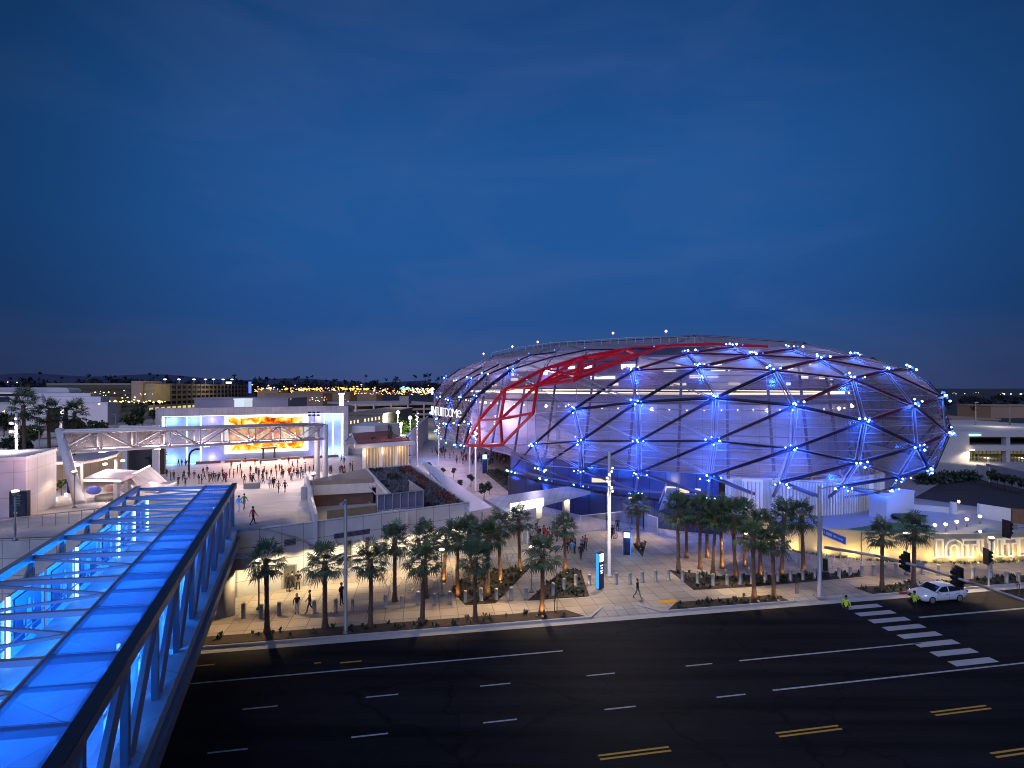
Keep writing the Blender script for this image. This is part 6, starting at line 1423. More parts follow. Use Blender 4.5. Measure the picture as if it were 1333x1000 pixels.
solo(371, 641, 1, 'walk', 3.1, 1.02, 'charcoal', 'black', 'right one of a pair in dark clothes walking away from the screen', skin=2)
solo(386.5, 799.5, 0, 'phone', .6, .98, 'black', 'white', 'person in black top and pale skirt looking at a phone by the bollards', skin=0, long=1)
solo(403, 798, 0, 'walk2', -1.2, 1.1, 'black', 'charcoal', 'tall person in black beside the phone user, leaning over a bollard', skin=1)
solo(444.5, 788, 0, 'arms', 1.2, 1.12, 'maroon', 'black', 'person in dark maroon standing half behind the tall light pole', skin=1)
solo(375, 771, 0, 'stand', 3.0, 1.0, 'black', 'black', 'person in black at the white wall, left of the small group by the door', skin=1)
solo(380.5, 768.5, 0, 'walk2', 2.2, 1.0, 'charcoal', 'navy', 'person bending in the small group by the door of the white wall', skin=0)
solo(388, 768, 0, 'pocket', .2, 1.02, 'black', 'black', 'person in black standing right of the small group by the door', skin=0)
solo(756, 729, 0, 'walk2', 2.8, 1.03, 'charcoal', 'charcoal', 'person in charcoal walking toward the canopy, front of a loose trio', skin=1)
solo(758.5, 719, 0, 'walk', 2.8, 1.05, 'grey', 'navy', 'person in grey walking toward the canopy, middle of a loose trio', skin=0)
solo(762, 716.5, 0, 'walk2', 3.0, 1.02, 'red', 'black', 'person in red walking toward the canopy, rear of a loose trio', skin=1)
solo(830, 779, 0, 'walk', .9, 1.0, 'black', 'grey', 'person in black crossing the pavement near the yellow tactile plate', skin=1)
solo(1101.5, 805, 0, 'stand', 2.4, 1.08, 'lime yellow', 'black', 'traffic officer in a lime yellow vest at the near end of the crosswalk', skin=1)
solo(1190.5, 798.5, 0, 'arms', 2.0, 1.08, 'lime yellow', 'black', 'traffic officer in a lime yellow vest in front of the white car', skin=1)
# cyclists standing with bicycles
def bicycle(p, rz, label):
    t = thing('bicycle', label, 'bicycle', p); M_ = Matrix.Rotation(rz, 3, 'Z'); g = lambda x, z, y=0: V(p)+M_ @ V((x, y, z))
    for x in (-.52, .52):
        o = MB(); ps = [g(x+.33*math.cos(a), .34+.33*math.sin(a)) for a in [6.2832*i/20 for i in range(21)]]; o.path(ps, .022, 5)
        for i in range(6): o.bar(g(x, .34), ps[i*3], .008)
        o.build('wheel', TY, t)
    o = MB()
    for a, b_ in (((-.52, .34), (-.1, .34)), ((-.1, .34), (-.2, .8)), ((-.1, .34), (.38, .78)), ((-.2, .72), (.38, .78)), ((-.52, .34), (-.2, .72)), ((.52, .34), (.36, .9))): o.bar(g(*a), g(*b_), .035)
    o.build('frame', DARKM, t); MB().box(g(-.21, .87), (.24, .12, .06), rz).build('saddle', BLACK, t); MB().bar(g(.36, .95, -.25), g(.36, .95, .25), .03).build('handlebar', DARKM, t)
bicycle(W(796, 701.5, .16), .2, 'dark bicycle leaning beside its rider, the nearer of two'); bicycle(W(801, 692, .16), .35, 'dark bicycle of the farther rider by the slatted fence')
solo(797, 702, 0, 'stand', .4, 1.0, 'black', 'black', 'rider in black standing over the nearer of the two bicycles', skin=1); solo(804, 691, 0, 'stand', -.3, 1.0, 'charcoal', 'navy', 'rider standing at the farther bicycle by the fence', skin=1)
p = WG(328, 636); tag(MB().box(p+V((0, 0, .45)), (2.2, 1.0, .9), .2).build('planter_block', mat('block_grey', (.25, .23, .21), .8)), 'plain grey concrete block seat on the plaza near the people in white', 'block')
p = WG(139, 652); tag(MB().lathe(p, [(1.1, 0), (1.25, .5), (1.2, .75)], 18).build('planter', mat('planter_grey', (.16, .15, .14), .8)), 'round dark planter drum on the deck beside the bridge', 'planter')
# sculpted black hook lamp beside the benches
p = WG(246, 619); t = thing('arch_lamp', 'dark curved arching lamp bending over the plaza bench', 'lamp', p); o = MB(); o.path([p, p+V((0, 0, 3)), p+V((.1, 0, 4.4)), p+V((.6, 0, 5.2)), p+V((1.4, 0, 5.6)), p+V((2.3, 0, 5.55))], .2); o.build('arch', BLACK, t)
# ================================================================== trees
def leafball(o, c, r, n_, rn, sz, mi=(0, 1), flat=.8):
    for _ in range(n_):
        d = V((rn.gauss(0, 1), rn.gauss(0, 1), rn.gauss(0, 1)*flat)).normalized(); p = V(c)+d*r*(rn.random()**.4); a = V((rn.gauss(0, 1), rn.gauss(0, 1), rn.gauss(0, 1))).normalized(); b_ = a.cross(d).normalized(); a = b_.cross(a).normalized()
        s = sz*rn.uniform(.6, 1.3); o.face([p-a*s, p+b_*s*.6, p+a*s, p-b_*s*.6], rn.choice(mi))
def make_tree(seed, h, cr, n_clump, nm='small_tree', sz=.2, lm=(LEAF, LEAFD)):
    rn = random.Random(seed); t = thing(nm, 't', 'tree', (0, 0, 0)); o = MB(); th = h*.45; o.tube((0, 0, 0), (.05, .03, th), h*.018+.03, h*.012+.02, 7)
    cl = []
    for i in range(n_clump):
        a = rn.uniform(0, 6.28); rr = cr*rn.uniform(.1, .75); z = h*rn.uniform(.5, .9); c = V((rr*math.cos(a), rr*math.sin(a), z)); cl.append(c); o.tube((.05, .03, th*.9), c, h*.008+.015, .01, 5)
    o.build('trunk', BARK, t); o = MB()
    for c in cl: leafball(o, c, cr*rn.uniform(.3, .5), 70, rn, sz)
    o.build('crown', list(lm), t); return t
SMALL = [make_tree(s, 3.2, 1.1, 7) for s in (11, 12, 13)]
SPOTS = [(630, 652, .95, 'slim young tree on the sandy path before the arena, rightmost of three'), (613, 634, .8, 'young tree beside the pale flagpoles, before the crowd'), (598, 640, .7, 'small tree close to the blue lit canopy strip'), (682, 643, .85, 'young tree at the foot of the dark blue wall'), (657, 630, .75, 'young tree at the top of the planted bank'), (645, 625, .7, 'small tree behind the planted bank next to the blue totem'), (699, 640, .7, 'bushy little tree beside the blue podium wall'), (775, 668, 1.05, 'dark round tree right of the entrance canopy'), (590, 622, .7, 'small tree at the edge of the dense crowd'), (637, 644, .5, 'low shrub tree right of the slim young tree'), (577, 620, .6, 'small tree at the left edge of the dense crowd'), (560, 612, .6, 'small tree behind the planted roof'),
  (61, 655, .85, 'round little tree by the lit ground spots left of the gantry leg', 1), (80, 645, .75, 'yellow lit little tree close to the slim blue totem', 1), (40, 648, .8, 'little tree right behind the black totem', 1), (42, 660, .6, 'low bushy tree at the foot of the black totem', 1)]
for i, q in enumerate(SPOTS):
    x, y, k, lab = q[:4]; p = WG(x, y) if len(q) > 4 else W(x, y, .16); pr = SMALL[i % 3]
    if i < 3: pr.location = p; pr.scale = (k, k, k); pr['label'] = lab; pr['group'] = 'young trees on the site'
    else: dup(pr, p, i*1.3, k, lab, 'young trees on the site')
# planted bank in front of the arena
o = MB(); bp_ = [W(x, y, .2) for x, y in ((632, 616), (648, 612), (690, 640), (672, 648))]; o.hexa(bp_, [p+V((0, 0, .35)) for p in bp_]); tag(o.build('planted_bank', mat('bank_soil', (.04, .045, .025), .95, var=.5, scale=2)), 'dark planted bank sloping along the sandy path', 'planting')
o = MB(); rn = random.Random(6)
for _ in range(420):
    u, v = rn.random(), rn.random(); p = bp_[0].lerp(bp_[1], u).lerp(bp_[3].lerp(bp_[2], u), v)+V((0, 0, .35)); leafball(o, p+V((0, 0, .2)), .3, 4, rn, .14)
tag(o.build('bank_planting', [LEAF, LEAFD]), 'low shrubs covering the planted bank before the arena', 'shrubs', kind='stuff')
def cyp(x, y, h, lab):
    p = WG(x, y); t = thing('columnar_tree', lab, 'tree', p, 'dark columnar trees by the planted roof'); o = MB(); o.tube(p, p+V((0, 0, h*.9)), .12, .05, 6); o.build('trunk', BARK, t); o = MB(); rn = random.Random(int(x))
    for i in range(16): leafball(o, p+V((rn.uniform(-.2, .2), rn.uniform(-.2, .2), .6+h*i/16)), .75*(1-.5*i/16)+.15, 32, rn, .22, (1, 1))
    o.build('crown', [LEAF, LEAFD], t)
cyp(487, 608, 6.5, 'left dark columnar tree behind the planted roof'); cyp(508, 606, 9.5, 'tallest dark columnar tree before the restaurant'); cyp(530, 605, 6.5, 'right dark columnar tree behind the planted roof')
BIG = [make_tree(s, 9, 4.2, 12, 'broad_tree', .62) for s in (21, 22)]
bspots = [(5, 560, 1.0), (40, 572, .8), (100, 566, .9), (125, 565, .8), (180, 548, 1.0), (172, 556, .9), (200, 545, .8), (15, 585, .7), (30, 590, .7), (200, 600, .55), (150, 600, .5), (455, 525, .8), (500, 540, 1.0), (507, 566, .7), (515, 540, .8), (540, 545, .6), (470, 545, .7), (395, 512, 1.0), (375, 515, .8), (330, 525, .7)]
for i, (x, y, k) in enumerate(bspots):
    Y_ = clamp(F*18/max(y-HY, 6)*.9, 90, 600); p = V(((x-CX)/F*Y_, Y_, 0)); pr = BIG[i % 2]; lab = f'dark broad tree in the background beyond the plaza, {nth(i)} of that belt'
    if i < 2: pr.location = p; pr.scale = (k, k, k); pr['label'] = lab; pr['group'] = 'background trees beyond the plaza'
    else: dup(pr, p, i*1.1, k, lab, 'background trees beyond the plaza')
for i, (x, y, yt, lab) in enumerate(((31, 560, 524, 'tall palm before the curved white theatre, leftmost of three'), (64, 590, 535, 'big palm near the left pylon sign'), (97, 575, 535, 'broad palm right of the pylon sign'))):
    Y_ = 120+i*6; p = V(((x-CX)/F*Y_, Y_, 0)); top = CZ-(yt-HY)/F*Y_; dup(protos[i], p, i, (1.9, 1.9, top/5.2), lab, 'background palms on the left')
# ================================================================== far buildings and lights
def slab_house(name, label, x0, x1, yt, yb, Y_, m, depth=40, cat='building', zb=-.1):
    t = thing(name, label, cat, V(((x0+x1)/2-CX, 0, 0))*(Y_/F)+V((0, Y_, 0))); a, b_ = (x0-CX)/F*Y_, (x1-CX)/F*Y_; zt = CZ-(yt-HY)/F*Y_
    o = MB(); o.hexa([V((a, Y_, zb)), V((b_, Y_, zb)), V((b_, Y_+depth, zb)), V((a, Y_+depth, zb))], [V((a, Y_, zt-.6)), V((b_, Y_, zt-.6)), V((b_, Y_+depth, zt-.6)), V((a, Y_+depth, zt-.6))]); o.build('wall', m, t)
    o = MB(); e = .4; o.hexa([V((a-e, Y_-e, zt-.59)), V((b_+e, Y_-e, zt-.59)), V((b_+e, Y_+depth+e, zt-.59)), V((a-e, Y_+depth+e, zt-.59))], [V((a-e, Y_-e, zt)), V((b_+e, Y_-e, zt)), V((b_+e, Y_+depth+e, zt)), V((a-e, Y_+depth+e, zt))]); o.build('roof', m, t); return t
TH = mat('theatre_white', (.52, .49, .52), .7, var=.06, scale=.05)
th_ = slab_house('theatre', 'large white stepped theatre building far left with a curved top storey', -60, 140, 524, 548, 265, TH, 8)
def extra(t, nm, x0, x1, yt, yb, Y_, m, depth=40):
    a, b_ = (x0-CX)/F*Y_, (x1-CX)/F*Y_; zt, zb = CZ-(yt-HY)/F*Y_, CZ-(yb-HY)/F*Y_; o = MB(); o.hexa([V((a, Y_, zb)), V((b_, Y_, zb)), V((b_, Y_+depth, zb)), V((a, Y_+depth, zb))], [V((a, Y_, zt)), V((b_, Y_, zt)), V((b_, Y_+depth, zt)), V((a, Y_+depth, zt))]); return o.build(nm, m, t)
extra(th_, 'upper_block', 12, 131, 516.5, 524.2, 272, TH, 6); extra(th_, 'upper_block', -60, 118, 512, 517, 276, TH, 6); 
o = MB(); Y_ = 285; pts = [(-60, 504.5), (60, 504.5), (86, 505), (89, 507), (92, 515)]; fr0 = [WY(x, y, Y_) for x, y in pts]; 
lo = [V((p.x, p.y, CZ-(517-HY)/F*Y_)) for p in fr0]
for i in range(4): o.hexa([lo[i], lo[i+1], lo[i+1]+V((0, 8, 0)), lo[i]+V((0, 8, 0))], [fr0[i], fr0[i+1], fr0[i+1]+V((0, 8, 0)), fr0[i]+V((0, 8, 0))])
o.build('curved_storey', TH, th_)
extra(th_, 'window_band', -60, 30, 512.5, 515.8, 262, GLASSD, 2); extra(th_, 'lit_edge', -60, 34, 511.4, 512.2, 261.5, glow('theatre_edge', (.9, .85, .7), .9), 1)
lamp('POINT', V((-225, 215, 12)), (.75, .72, 1), 30000, 2, name='theatre_light'); lamp('POINT', WY(35, 545, 240), (1, .78, .45), 1600, .5, name='theatre_light')
pg = thing('pylon_sign', 'dark pylon sign with a bright white panel in front of the theatre', 'sign', WY(75, 562, 150))
extra(pg, 'panel', 62, 78, 531, 563, 150, BLACK, 1.0); extra(pg, 'post', 78, 84.5, 531, 562, 150, BLACK, 1.0); extra(pg, 'lit_panel', 78, 83, 532.5, 539, 149.9, glow('pylon_white', (.9, .92, 1), 4), .1); extra(pg, 'lit_panel', 77.5, 80.5, 548, 559, 149.9, glow('pylon_pink', (1, .6, .7), 1.4), .1)
for k in range(3): extra(pg, 'letter', 78.6, 81.6, 541.5+k*3.4, 543.6+k*3.4, 149.9, mat('pylon_letter', (.6, .6, .6), .6), .1)
# multi-storey car park, left of centre
GAR = mat('garage_concrete', (.30, .26, .21), .85, var=.1, scale=.1)
def garage(name, label, x0, x1, Y0, Y1, z1, floors, depth, lit, m=GAR):
    a, b_ = V(((x0-CX)/F*Y0, Y0, 0)), V(((x1-CX)/F*Y1, Y1, 0)); t = thing(name, label, 'car park', a.lerp(b_, .5)); d = (b_-a).normalized(); n_ = V((-d.y, d.x, 0)); fh = z1/floors
    o = MB(); o.hexa([a+n_*4+V((0, 0, -.1)), b_+n_*4+V((0, 0, -.1)), b_+n_*depth+V((0, 0, -.1)), a+n_*depth+V((0, 0, -.1))], [a+n_*4+V((0, 0, z1-fh*.3)), b_+n_*4+V((0, 0, z1-fh*.3)), b_+n_*depth+V((0, 0, z1-fh*.3)), a+n_*depth+V((0, 0, z1-fh*.3))]); o.build('core', mat('garage_inside', (.10, .085, .06), .9), t)
    for f in range(floors):
        z_ = (f+.62)*fh; o = MB(); o.hexa([a+V((0, 0, z_)), b_+V((0, 0, z_)), b_+n_*depth+V((0, 0, z_)), a+n_*depth+V((0, 0, z_))], [a+V((0, 0, z_+fh*.42)), b_+V((0, 0, z_+fh*.42)), b_+n_*depth+V((0, 0, z_+fh*.42)), a+n_*depth+V((0, 0, z_+fh*.42))]); o.build('parapet', m, t)
    L_ = (b_-a).length; k = max(3, int(L_/9))
    for i in range(k+1): p = a.lerp(b_, i/k)-n_*.15; MB().bar(p, p+V((0, 0, z1+.1)), .9).build('column', m, t)
    if lit:
        o = MB()
        for f, lo_ in ((0, .05),)+((() if lit < 2 else ((1, .1),))):
            for i in range(k): 
                p = a.lerp(b_, (i+.1)/k)+n_*3.9; q = a.lerp(b_, (i+.9)/k)+n_*3.9; o.face([p+V((0, 0, f*fh+lo_)), q+V((0, 0, f*fh+lo_)), q+V((0, 0, f*fh+fh*.55)), p+V((0, 0, f*fh+fh*.55))])
        o.build('lit_level', glow('garage_light', (1.0, .82, .38), .75), t)
    return t, a, b_, n_
g1, a, b_, n_ = garage('parking_garage', 'wide multi-storey car park with rooftop lamps and a lit ground level', 200, 325, 430, 640, 22.6, 5, 80, 1)
extra(g1, 'stair_tower', 171, 184, 496, 524, 425, mat('garage_tower', (.42, .30, .22), .85), 25); extra(g1, 'corner_block', 184, 201, 500, 523, 428, mat('garage_glow', (.3, .24, .14), .8, emit=(1, .8, .4), es=.03, var=.6, scale=.35), 20)
for i, x in enumerate((215, 233, 252.5, 267.5, 278, 290.5, 302)):
    Y_ = 470+i*18; p = WY(x, 500, Y_); q = WY(x, 494, Y_); t = thing('roof_lamp', f'bright lamp mast on the car park roof, {nth(i)} of its line', 'lamp', V((p.x, p.y, 22)), 'roof lamps of the car park'); MB().bar((p.x, p.y, 22), q, .35).build('mast', GREYM, t); MB().ball(q, 1.0, 1, (1.6, 1, .55)).build('head', glow('roof_lamp_white', (.9, .95, 1), 5), t)
extra(g1, 'sign_glow', 294, 300, 497, 499.6, 560, glow('roof_sign', (1, .9, .75), 2), 2); extra(g1, 'blue_tower', 323.5, 326, 497, 512, 560, glow('blue_tower', (.15, .25, 1), 1.2), 2)
slab_house('warehouse', 'long low mauve warehouse behind the screen wall', 253, 375, 518, 528, 330, mat('mauve_wall', (.36, .31, .36), .8, var=.1, scale=.1), 30)
slab_house('warehouse', 'narrow pale commercial box with white lit sign left of the warehouse', 305, 318, 519, 525, 320, mat('pale_lit', (.5, .5, .5), .8, emit=(.8, .9, 1), es=.7), 20)
sgp = slab_house('sign_tower', 'small glowing white pylon right of the screen wall', 441.5, 446, 512, 522, 290, glow('sign_tower_glow', (1, .9, .97), 3), 2, 'sign', 4)
g2, a, b_, n_ = garage('parking_garage', 'pale two-level car park behind the restaurant, left of the arena', 463, 572, 300, 330, 9.6, 3, 60, 0, mat('garage_pale', (.50, .42, .38), .85, var=.06)); extra(g2, 'stair_box', 520, 532, 516, 526, 296, mat('stair_grey', (.2, .19, .22), .8), 8); lamp('POINT', V(((520-CX)/F*270, 270, 14)), (1, .78, .6), 7000, 2, name='garage_lamp')
apt = slab_house('apartment_block', 'long dark roofed apartment row with lit windows beside the parking lot', 453, 498, 538, 563, 200, mat('apartment_wall', (.22, .18, .15), .85), 60)
o = MB(); rn = random.Random(9)
for i in range(9):
    for f in range(2):
        x = 456+i*4.6; y = 548+f*7-(i*.7); a = WY(x, y+4, 199.8); b_ = WY(x+1.5, y, 199.8)
        if rn.random() < .8: o.face([V((a.x, a.y, a.z)), V((b_.x, a.y, a.z)), V((b_.x, a.y, b_.z)), V((a.x, a.y, b_.z))])
o.build('lit_windows', glow('apartment_window', (1, .78, .5), 1.6), apt)
for i, (x, y) in enumerate(((518, 537), (534, 544), (522, 552), (519, 556))):
    p = WY(x, y, 205); t = thing('lot_light', f'dazzling white floodlight over the car lot beyond the restaurant, {nth(i)} in its cluster', 'floodlight', V((p.x, p.y, 0)), 'floodlights over the car lot'); MB().bar((p.x, p.y, 0), p, .2).build('mast', GREYM, t); MB().ball(p, .75, 1).build('head', glow('lot_flood', (.9, 1, .85), 16), t); lamp('POINT', p+V((0, -1, -.5)), (.9, 1, .8), 4200, .5, name='lot_lamp')
o = MB(); rn = random.Random(31)
for _ in range(46): x = rn.uniform(506, 545); y = 556-(x-506)*.35+rn.uniform(-5, 1); p = V(((x-CX)/F*222, 222+rn.uniform(-8, 8), rn.uniform(.5, 4.5))); leafball(o, p, 2.2, 40, rn, .5, (0, 0))
tag(o.build('hedge', mat('lit_hedge', (.10, .17, .03), .8, var=.3)), 'bright green lit hedge along the parking lot', 'hedge')
for i in range(12):
    x = 492+i*3.2; y = 562-(i % 4)*2.5-i*.4; Y_ = 178+i*2; p = WY(x, y, Y_); p.z = .0
    if i == 0: lotcar = thing('lot_car', 'c', 'car', p, 'cars in the far parking lot'); oo = MB(); oo.box(p+V((0, 0, .65)), (4.4, 1.8, .7)); oo.build('body', CP, lotcar); oo = MB(); oo.hexa([p+V(q) for q in ((-1.6, -.8, 1.0), (1.5, -.8, 1.0), (1.5, .8, 1.0), (-1.6, .8, 1.0))], [p+V(q) for q in ((-.9, -.65, 1.5), (.8, -.65, 1.5), (.8, .65, 1.5), (-.9, .65, 1.5))]); oo.build('cabin', CG, lotcar); lotcar['label'] = 'pale parked car in the far lot beyond the restaurant, first of its row'
    else: dup(lotcar, p, i*.4, 1, f'pale parked car in the far lot beyond the restaurant, {nth(i)} of its row')
for x, Y_ in ((195, 395), (240, 430), (290, 520)): lamp('POINT', WY(x, 503, Y_), (1, .80, .58), 9000, 1, name='street_glow')
# car park on the right
RG = mat('right_garage_white', (.50, .46, .44), .8, var=.05, scale=.2)
rg = thing('parking_garage', 'big white two-level parking building right of the arena with a cyan sign', 'car park', (115, 113, LOTZ))
def rbox(nm, x0, x1, yt, yb, Y_, m, d=1.0): return extra(rg, nm, x0, x1, yt, yb, Y_, m, d)
Yr = 112
rbox('end_wall', 1205, 1262, 562, 606, Yr, RG, 40); rbox('fascia', 1262, 1480, 562, 569, Yr, RG, 40); rbox('fascia', 1262, 1480, 580, 587, Yr, RG, 40); rbox('roof_parapet', 1236, 1480, 552, 559, Yr+26, RG, 2)
for x in (1310, 1355, 1400, 1445): rbox('pier', x, x+5, 569, 606, Yr+.1, RG, 1.2)
rbox('rear_wall', 1262, 1480, 569, 580, Yr+16, mat('garage_dim', (.06, .055, .045), .9, var=.5, scale=.4, emit=(1, .85, .45), es=.012), 1); rbox('rear_wall', 1262, 1480, 587, 606, Yr+14, mat('garage_lit', (.20, .18, .10), .9, var=.6, scale=.4, emit=(1, .88, .45), es=.10), 1)
o = MB()
for i in range(32): p = WY(1264+i*5, 600, Yr+.6); o.bar((p.x, p.y, LOTZ), (p.x, p.y, LOTZ+3.4), .1)
o.build('screen_bars', mat('bar_olive', (.12, .11, .07), .6), rg)
o = MB()
for i, w_ in enumerate((1.2, .7, 1.0, .8, .5, 1.1, .9, .6, 1.0, .8)): a = WY(1262.5+i*1.55, 566.4, Yr-.15); o.box((a.x, a.y, a.z), (.16*w_, .1, .30))
o.build('sign_letters', glow('cyan_sign', (.25, .8, 1), 4), rg)
p = WY(1268, 587, Yr-1.2); lamp('SPOT', p, (1, .85, .55), 1100, .2, target=p+V((0, .4, -3)), angle=150, name='garage_lamp'); MB().box(p+V((0, .5, .1)), (.8, .4, .2)).build('wall_fixture', WARMG, rg)
for x in (1285, 1330): p = WY(x, 596, Yr+7); lamp('POINT', p, (1, .85, .45), 420, .3, name='garage_lamp')
lamp('POINT', WY(1300, 556, Yr+14)+V((0, 0, 3)), (1, .88, .7), 700, .5, name='garage_lamp')
for i, (x, yt) in enumerate(((1270, 524), (1314.5, 527))):
    p = WY(x, 560, Yr+20); t = thing('roof_light_mast', f'thin light mast on the right parking building roof, {"left" if i == 0 else "right"} of two', 'light mast', p); MB().tube(p, WY(x, yt, Yr+20), .16, .12, 8).build('pole', mat('mast_dim', (.2, .2, .16), .6), t); q = WY(x, yt, Yr+20); MB().box(q+V((.2, 0, 0)), (.9, .3, .16)).build('head', GREYM, t)
# retaining wall, bank and hedge right of the arena
o = MB(); a, b_ = W(1287, 627, LOTZ), W(1400, 652, LOTZ); o.hexa([a, b_, b_+V((0, .5, 0)), a+V((0, .5, 0))], [a+V((0, 0, 3.0)), b_+V((0, 0, 2.6)), b_+V((0, .5, 2.6)), a+V((0, .5, 3.0))]); tag(o.build('retaining_wall', mat('lavender_wall', (.34, .32, .40), .8)), 'lavender grey retaining wall right of the far palms', 'wall')
o = MB(); rn = random.Random(17)
for i in range(60):
    x = 1196+i*1.25; p = W(x, 629-(i*.08)+rn.uniform(-2, 3), LOTZ); leafball(o, p+V((0, 0, .8)), .9, 24, rn, .3, (1, 1))
tag(o.build('dark_hedge', [LEAF, LEAFD]), 'dark hedge line below the right parking building', 'hedge')
for i in range(6):
    x = 1290+i*9; p = W(x, 634+i*2.4, LOTZ); t = dup(SMALL[i % 3], p, i, (.7, .7, .85), f'dark shrub tree before the lavender retaining wall, {nth(i)} from the far palms', 'shrubs before the retaining wall')
fence([W(1272, 624, LOTZ), W(1288, 628, LOTZ)], 2.6, 'white mesh vehicle gate beside the lavender retaining wall', nm='vehicle_gate')
# dark far tree line, street lights, hills
o = MB(); rn = random.Random(41)
for _ in range(900):
    x = rn.uniform(-120, 1480); Y_ = rn.uniform(650, 1500); left = x < 700
    yt = 499-rn.random()**2*(6 if x > 210 else 11) if left else 515-rn.random()**2*8
    if x > 1180: Y_ = rn.uniform(330, 800); yt = 516+rn.uniform(0, 12)
    z_ = CZ-(yt-HY)/F*Y_; z_ = max(6, z_); X_ = (x-CX)/F*Y_; r = rn.uniform(2.5, 6)*Y_/900
    if rn.random() < .18 and left: o.tube((X_, Y_, 0), (X_, Y_, z_+r), .4*Y_/900, .3*Y_/900, 4); leafball(o, (X_, Y_, z_+r), r*.7, 14, rn, r*.4)
    else:
        for k in range(3): leafball(o, (X_+rn.uniform(-r, r)*1.6, Y_, z_*rn.uniform(.45, .9)), r, 16, rn, r*.42, flat=.7)
tag(o.build('distant_trees', [mat('far_tree', (.018, .022, .025), .9, var=.4), mat('far_tree_dark', (.010, .013, .016), .9, var=.4)]), 'dark band of far trees and palms along the horizon', 'trees', kind='stuff')
o = MB(); rn = random.Random(43)
def spark(x, y, Y_, r, mi): 
    p = WY(x, y, Y_); r = r*Y_/680*1.05; o.ball(p, r, 1, (1.35, 1, .7)) if False else None
    v = [o.b.verts.new(p+V(q)*r) for q in ((1.3, 0, 0), (-1.3, 0, 0), (0, 1, 0), (0, -1, 0), (0, 0, .8), (0, 0, -.8))]
    for a, b_, c in ((0, 2, 4), (2, 1, 4), (1, 3, 4), (3, 0, 4), (2, 0, 5), (1, 2, 5), (3, 1, 5), (0, 3, 5)): f = o.b.faces.new((v[a], v[b_], v[c])); f.material_index = mi
for _ in range(260): x = rn.uniform(328, 565); spark(x, 507+rn.gauss(0, 2.2)+(1.5 if x > 470 else 0), rn.uniform(520, 760), rn.uniform(.35, 1.0), rn.choice((0, 0, 0, 1, 2)))
for _ in range(26): x = rn.uniform(330, 480); spark(x, 506.5+rn.uniform(-.6, .6), 560, rn.uniform(1.0, 1.7), 0)
for _ in range(46): x = rn.uniform(537, 566); spark(x, 508+rn.uniform(-3, 3.4), 500, rn.uniform(.5, 1.3), 1)
for _ in range(260): x = rn.uniform(90, 200); spark(x, 508+abs(rn.gauss(0, 7))+(x < 120)*1, rn.uniform(380, 600), rn.uniform(.4, 1.1), rn.choice((3, 3, 1)))
for _ in range(40): x = rn.uniform(135, 215); spark(x, 523+rn.uniform(-1.5, 1.5), 300, rn.uniform(.6, 1.3), 3)
for _ in range(30): spark(rn.uniform(345, 460), 517+rn.uniform(0, 8), rn.uniform(330, 420), rn.uniform(.3, .8), rn.choice((1, 2, 4)))
for _ in range(26): spark(rn.uniform(1225, 1400), 512.3+rn.uniform(-1.4, 2.0), 1500, rn.uniform(.25, .7), rn.choice((1, 2, 4)))
for x, y, r, mi in ((1307, 513, 1.3, 2), (1316, 513, 1.0, 2), (1329, 513, 1.4, 2), (524, 505.5, 2.6, 5), (531, 505.6, 2.4, 5), (10, 497.5, .8, 1), (22, 498, .8, 1), (62, 501.5, 1.0, 1), (59, 528.5, 1.7, 3), (103, 530, 1.9, 3), (129, 526, 1.5, 3), (6, 536, 2.0, 3), (32, 531, 1.8, 3)): spark(x, y, 235 if y > 520 else 900, r, mi)
for _ in range(60): spark(rn.uniform(460, 560), 512+rn.uniform(-1, 2), 480, rn.uniform(.3, .7), rn.choice((0, 4, 1)))
tag(o.build('city_lights', [glow('city_amber', (1, .42, .05), 3.6), glow('city_warm', (1, .72, .42), 3.2), glow('city_white', (.9, .95, 1), 2.2), glow('city_yellow', (1, .80, .30), 3), glow('city_red', (1, .12, .05), 1.6), glow('city_teal', (.2, .75, .85), 1.6)]), 'scattered amber and white street lights of the distant city', 'lights', kind='stuff')
for i, (x0, x1, yt, Y_) in enumerate(((335, 362, 507, 560), (380, 425, 509.5, 540), (460, 490, 508, 600), (425, 455, 511, 500), (345, 420, 512, 460), (100, 150, 517, 420), (1290, 1380, 528, 330), (1240, 1300, 545, 180))):
    slab_house('far_building', ('low far commercial block under the amber lights', 'flat far store roof above the warehouse', 'far pale store near the horizon lights', 'far low block left of the glowing pylon', 'long far shed behind the warehouse', 'low lit block left of the car park tower', 'low far roof beyond the right parking building', 'grey roof parapet behind the right parking building')[i], x0, x1, yt, 520, Y_, mat('far_wall', (.22, .17, .13), .9, var=.3, scale=.05, emit=(1, .55, .2), es=.03), 25)
o = MB(); pv_ = None; rn = random.Random(3)
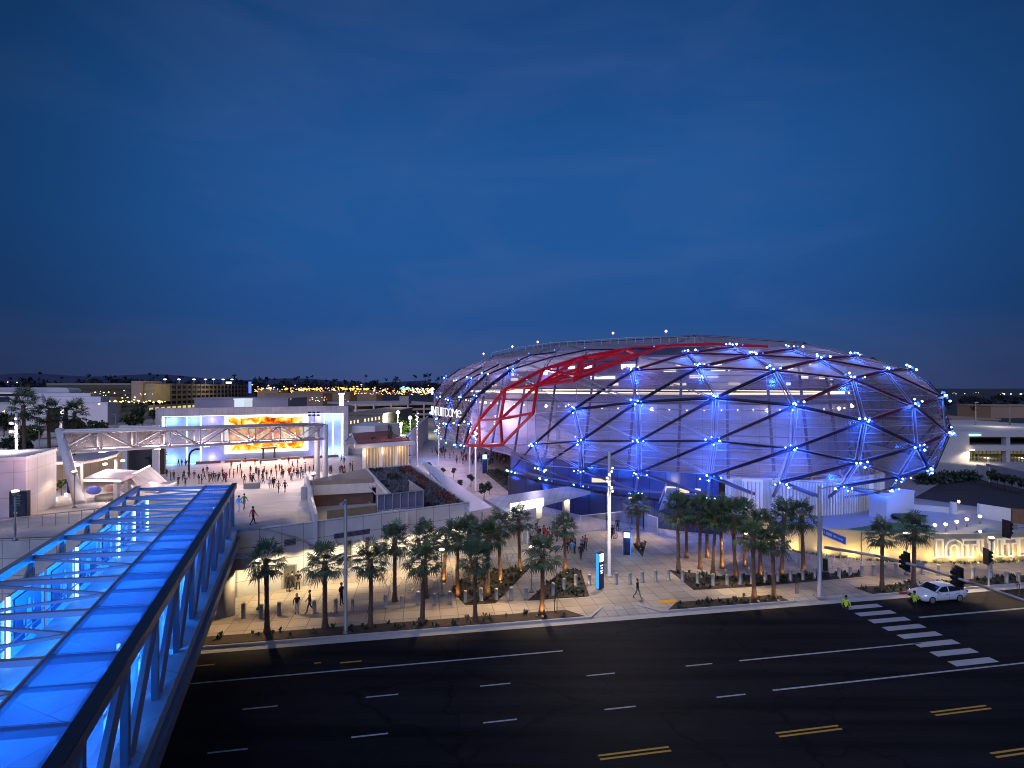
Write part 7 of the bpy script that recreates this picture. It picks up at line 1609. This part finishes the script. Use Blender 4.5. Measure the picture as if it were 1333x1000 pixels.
for i in range(61):
    x = -200+i*26; hh = 9*math.exp(-((x-40)/110)**2)+6*math.exp(-((x-190)/90)**2)+2*math.sin(i*.9)+3*math.exp(-((x-330)/120)**2); yt = 497-hh if x < 560 else 506
    p = WY(x, yt, 9000); q = V((p.x, p.y, -40)); r_2 = V((p.x*1.25, 11500, -40))
    if pv_: o.face([pv_[0], q, p, pv_[1]]); o.face([pv_[1], p, r_2, pv_[2]])
    pv_ = (q, p, r_2)
tag(o.build('hills', mat('hill_haze_blue', (.05, .065, .13), 1.0, var=.1, scale=.0005, emit=(.035, .055, .15), es=1.0 if False else 0.0)), kind='structure')  # dusk haze is put into the hills' blue colour
# overpass streets on the left
o = MB(); o.sheet([WY(-40, 575, 170), WY(250, 556, 240), WY(250, 552, 260), WY(-40, 568, 185)]) if False else None
for p0, p1 in (((0, 577), (82, 570)), ((0, 590), (80, 582)), ((140, 550), (203, 553))):
    a, b_ = W(*p0, .05), W(*p1, .05); o.hexa([a, b_, b_+V((0, 4, 0)), a+V((0, 4, 0))], [a+V((0, 0, .5)), b_+V((0, 0, .5)), b_+V((0, 4, .5)), a+V((0, 4, .5))])
tag(o.build('side_street', mat('side_street', (.20, .19, .21), .9)), kind='structure')
for x, y in ((45, 570), (120, 550), (165, 545), (10, 560)): lamp('POINT', WY(x, y, 150 if y > 555 else 190)+V((0, 0, 5)), (1, .78, .45), 1500, .4, name='street_glow')
for i, (x, yb, yt) in enumerate(((51, 592, 561), (151, 560, 540), (176, 560, 541))):
    p = W(x, yb, .05); t = thing('street_lamp', f'plain far street lamp post on the left side street, {nth(i)} from left', 'street lamp', p); q = WY(x, yt, p.y); MB().tube(p, q, .12, .09, 6).build('post', GREYM, t); MB().bar(q, q+V((-1.8, 0, .35)), .1).build('arm', GREYM, t)
for i, (x, y, d_) in enumerate(((72, 652, 1), (54, 655, 1), (69, 654, 1), (86, 646, 1))):
    p = WG(x, y); tag(MB().lathe(p, [(.16, 0), (.16, .35), (.1, .42)], 8).build('ground_light', WARMG), f'small warm ground light among the little trees, {nth(i)} of four', 'ground light')
lamp('POINT', WG(65, 650)+V((0, 0, 2.5)), (1, .75, .5), 120, .3, name='plaza_glow')
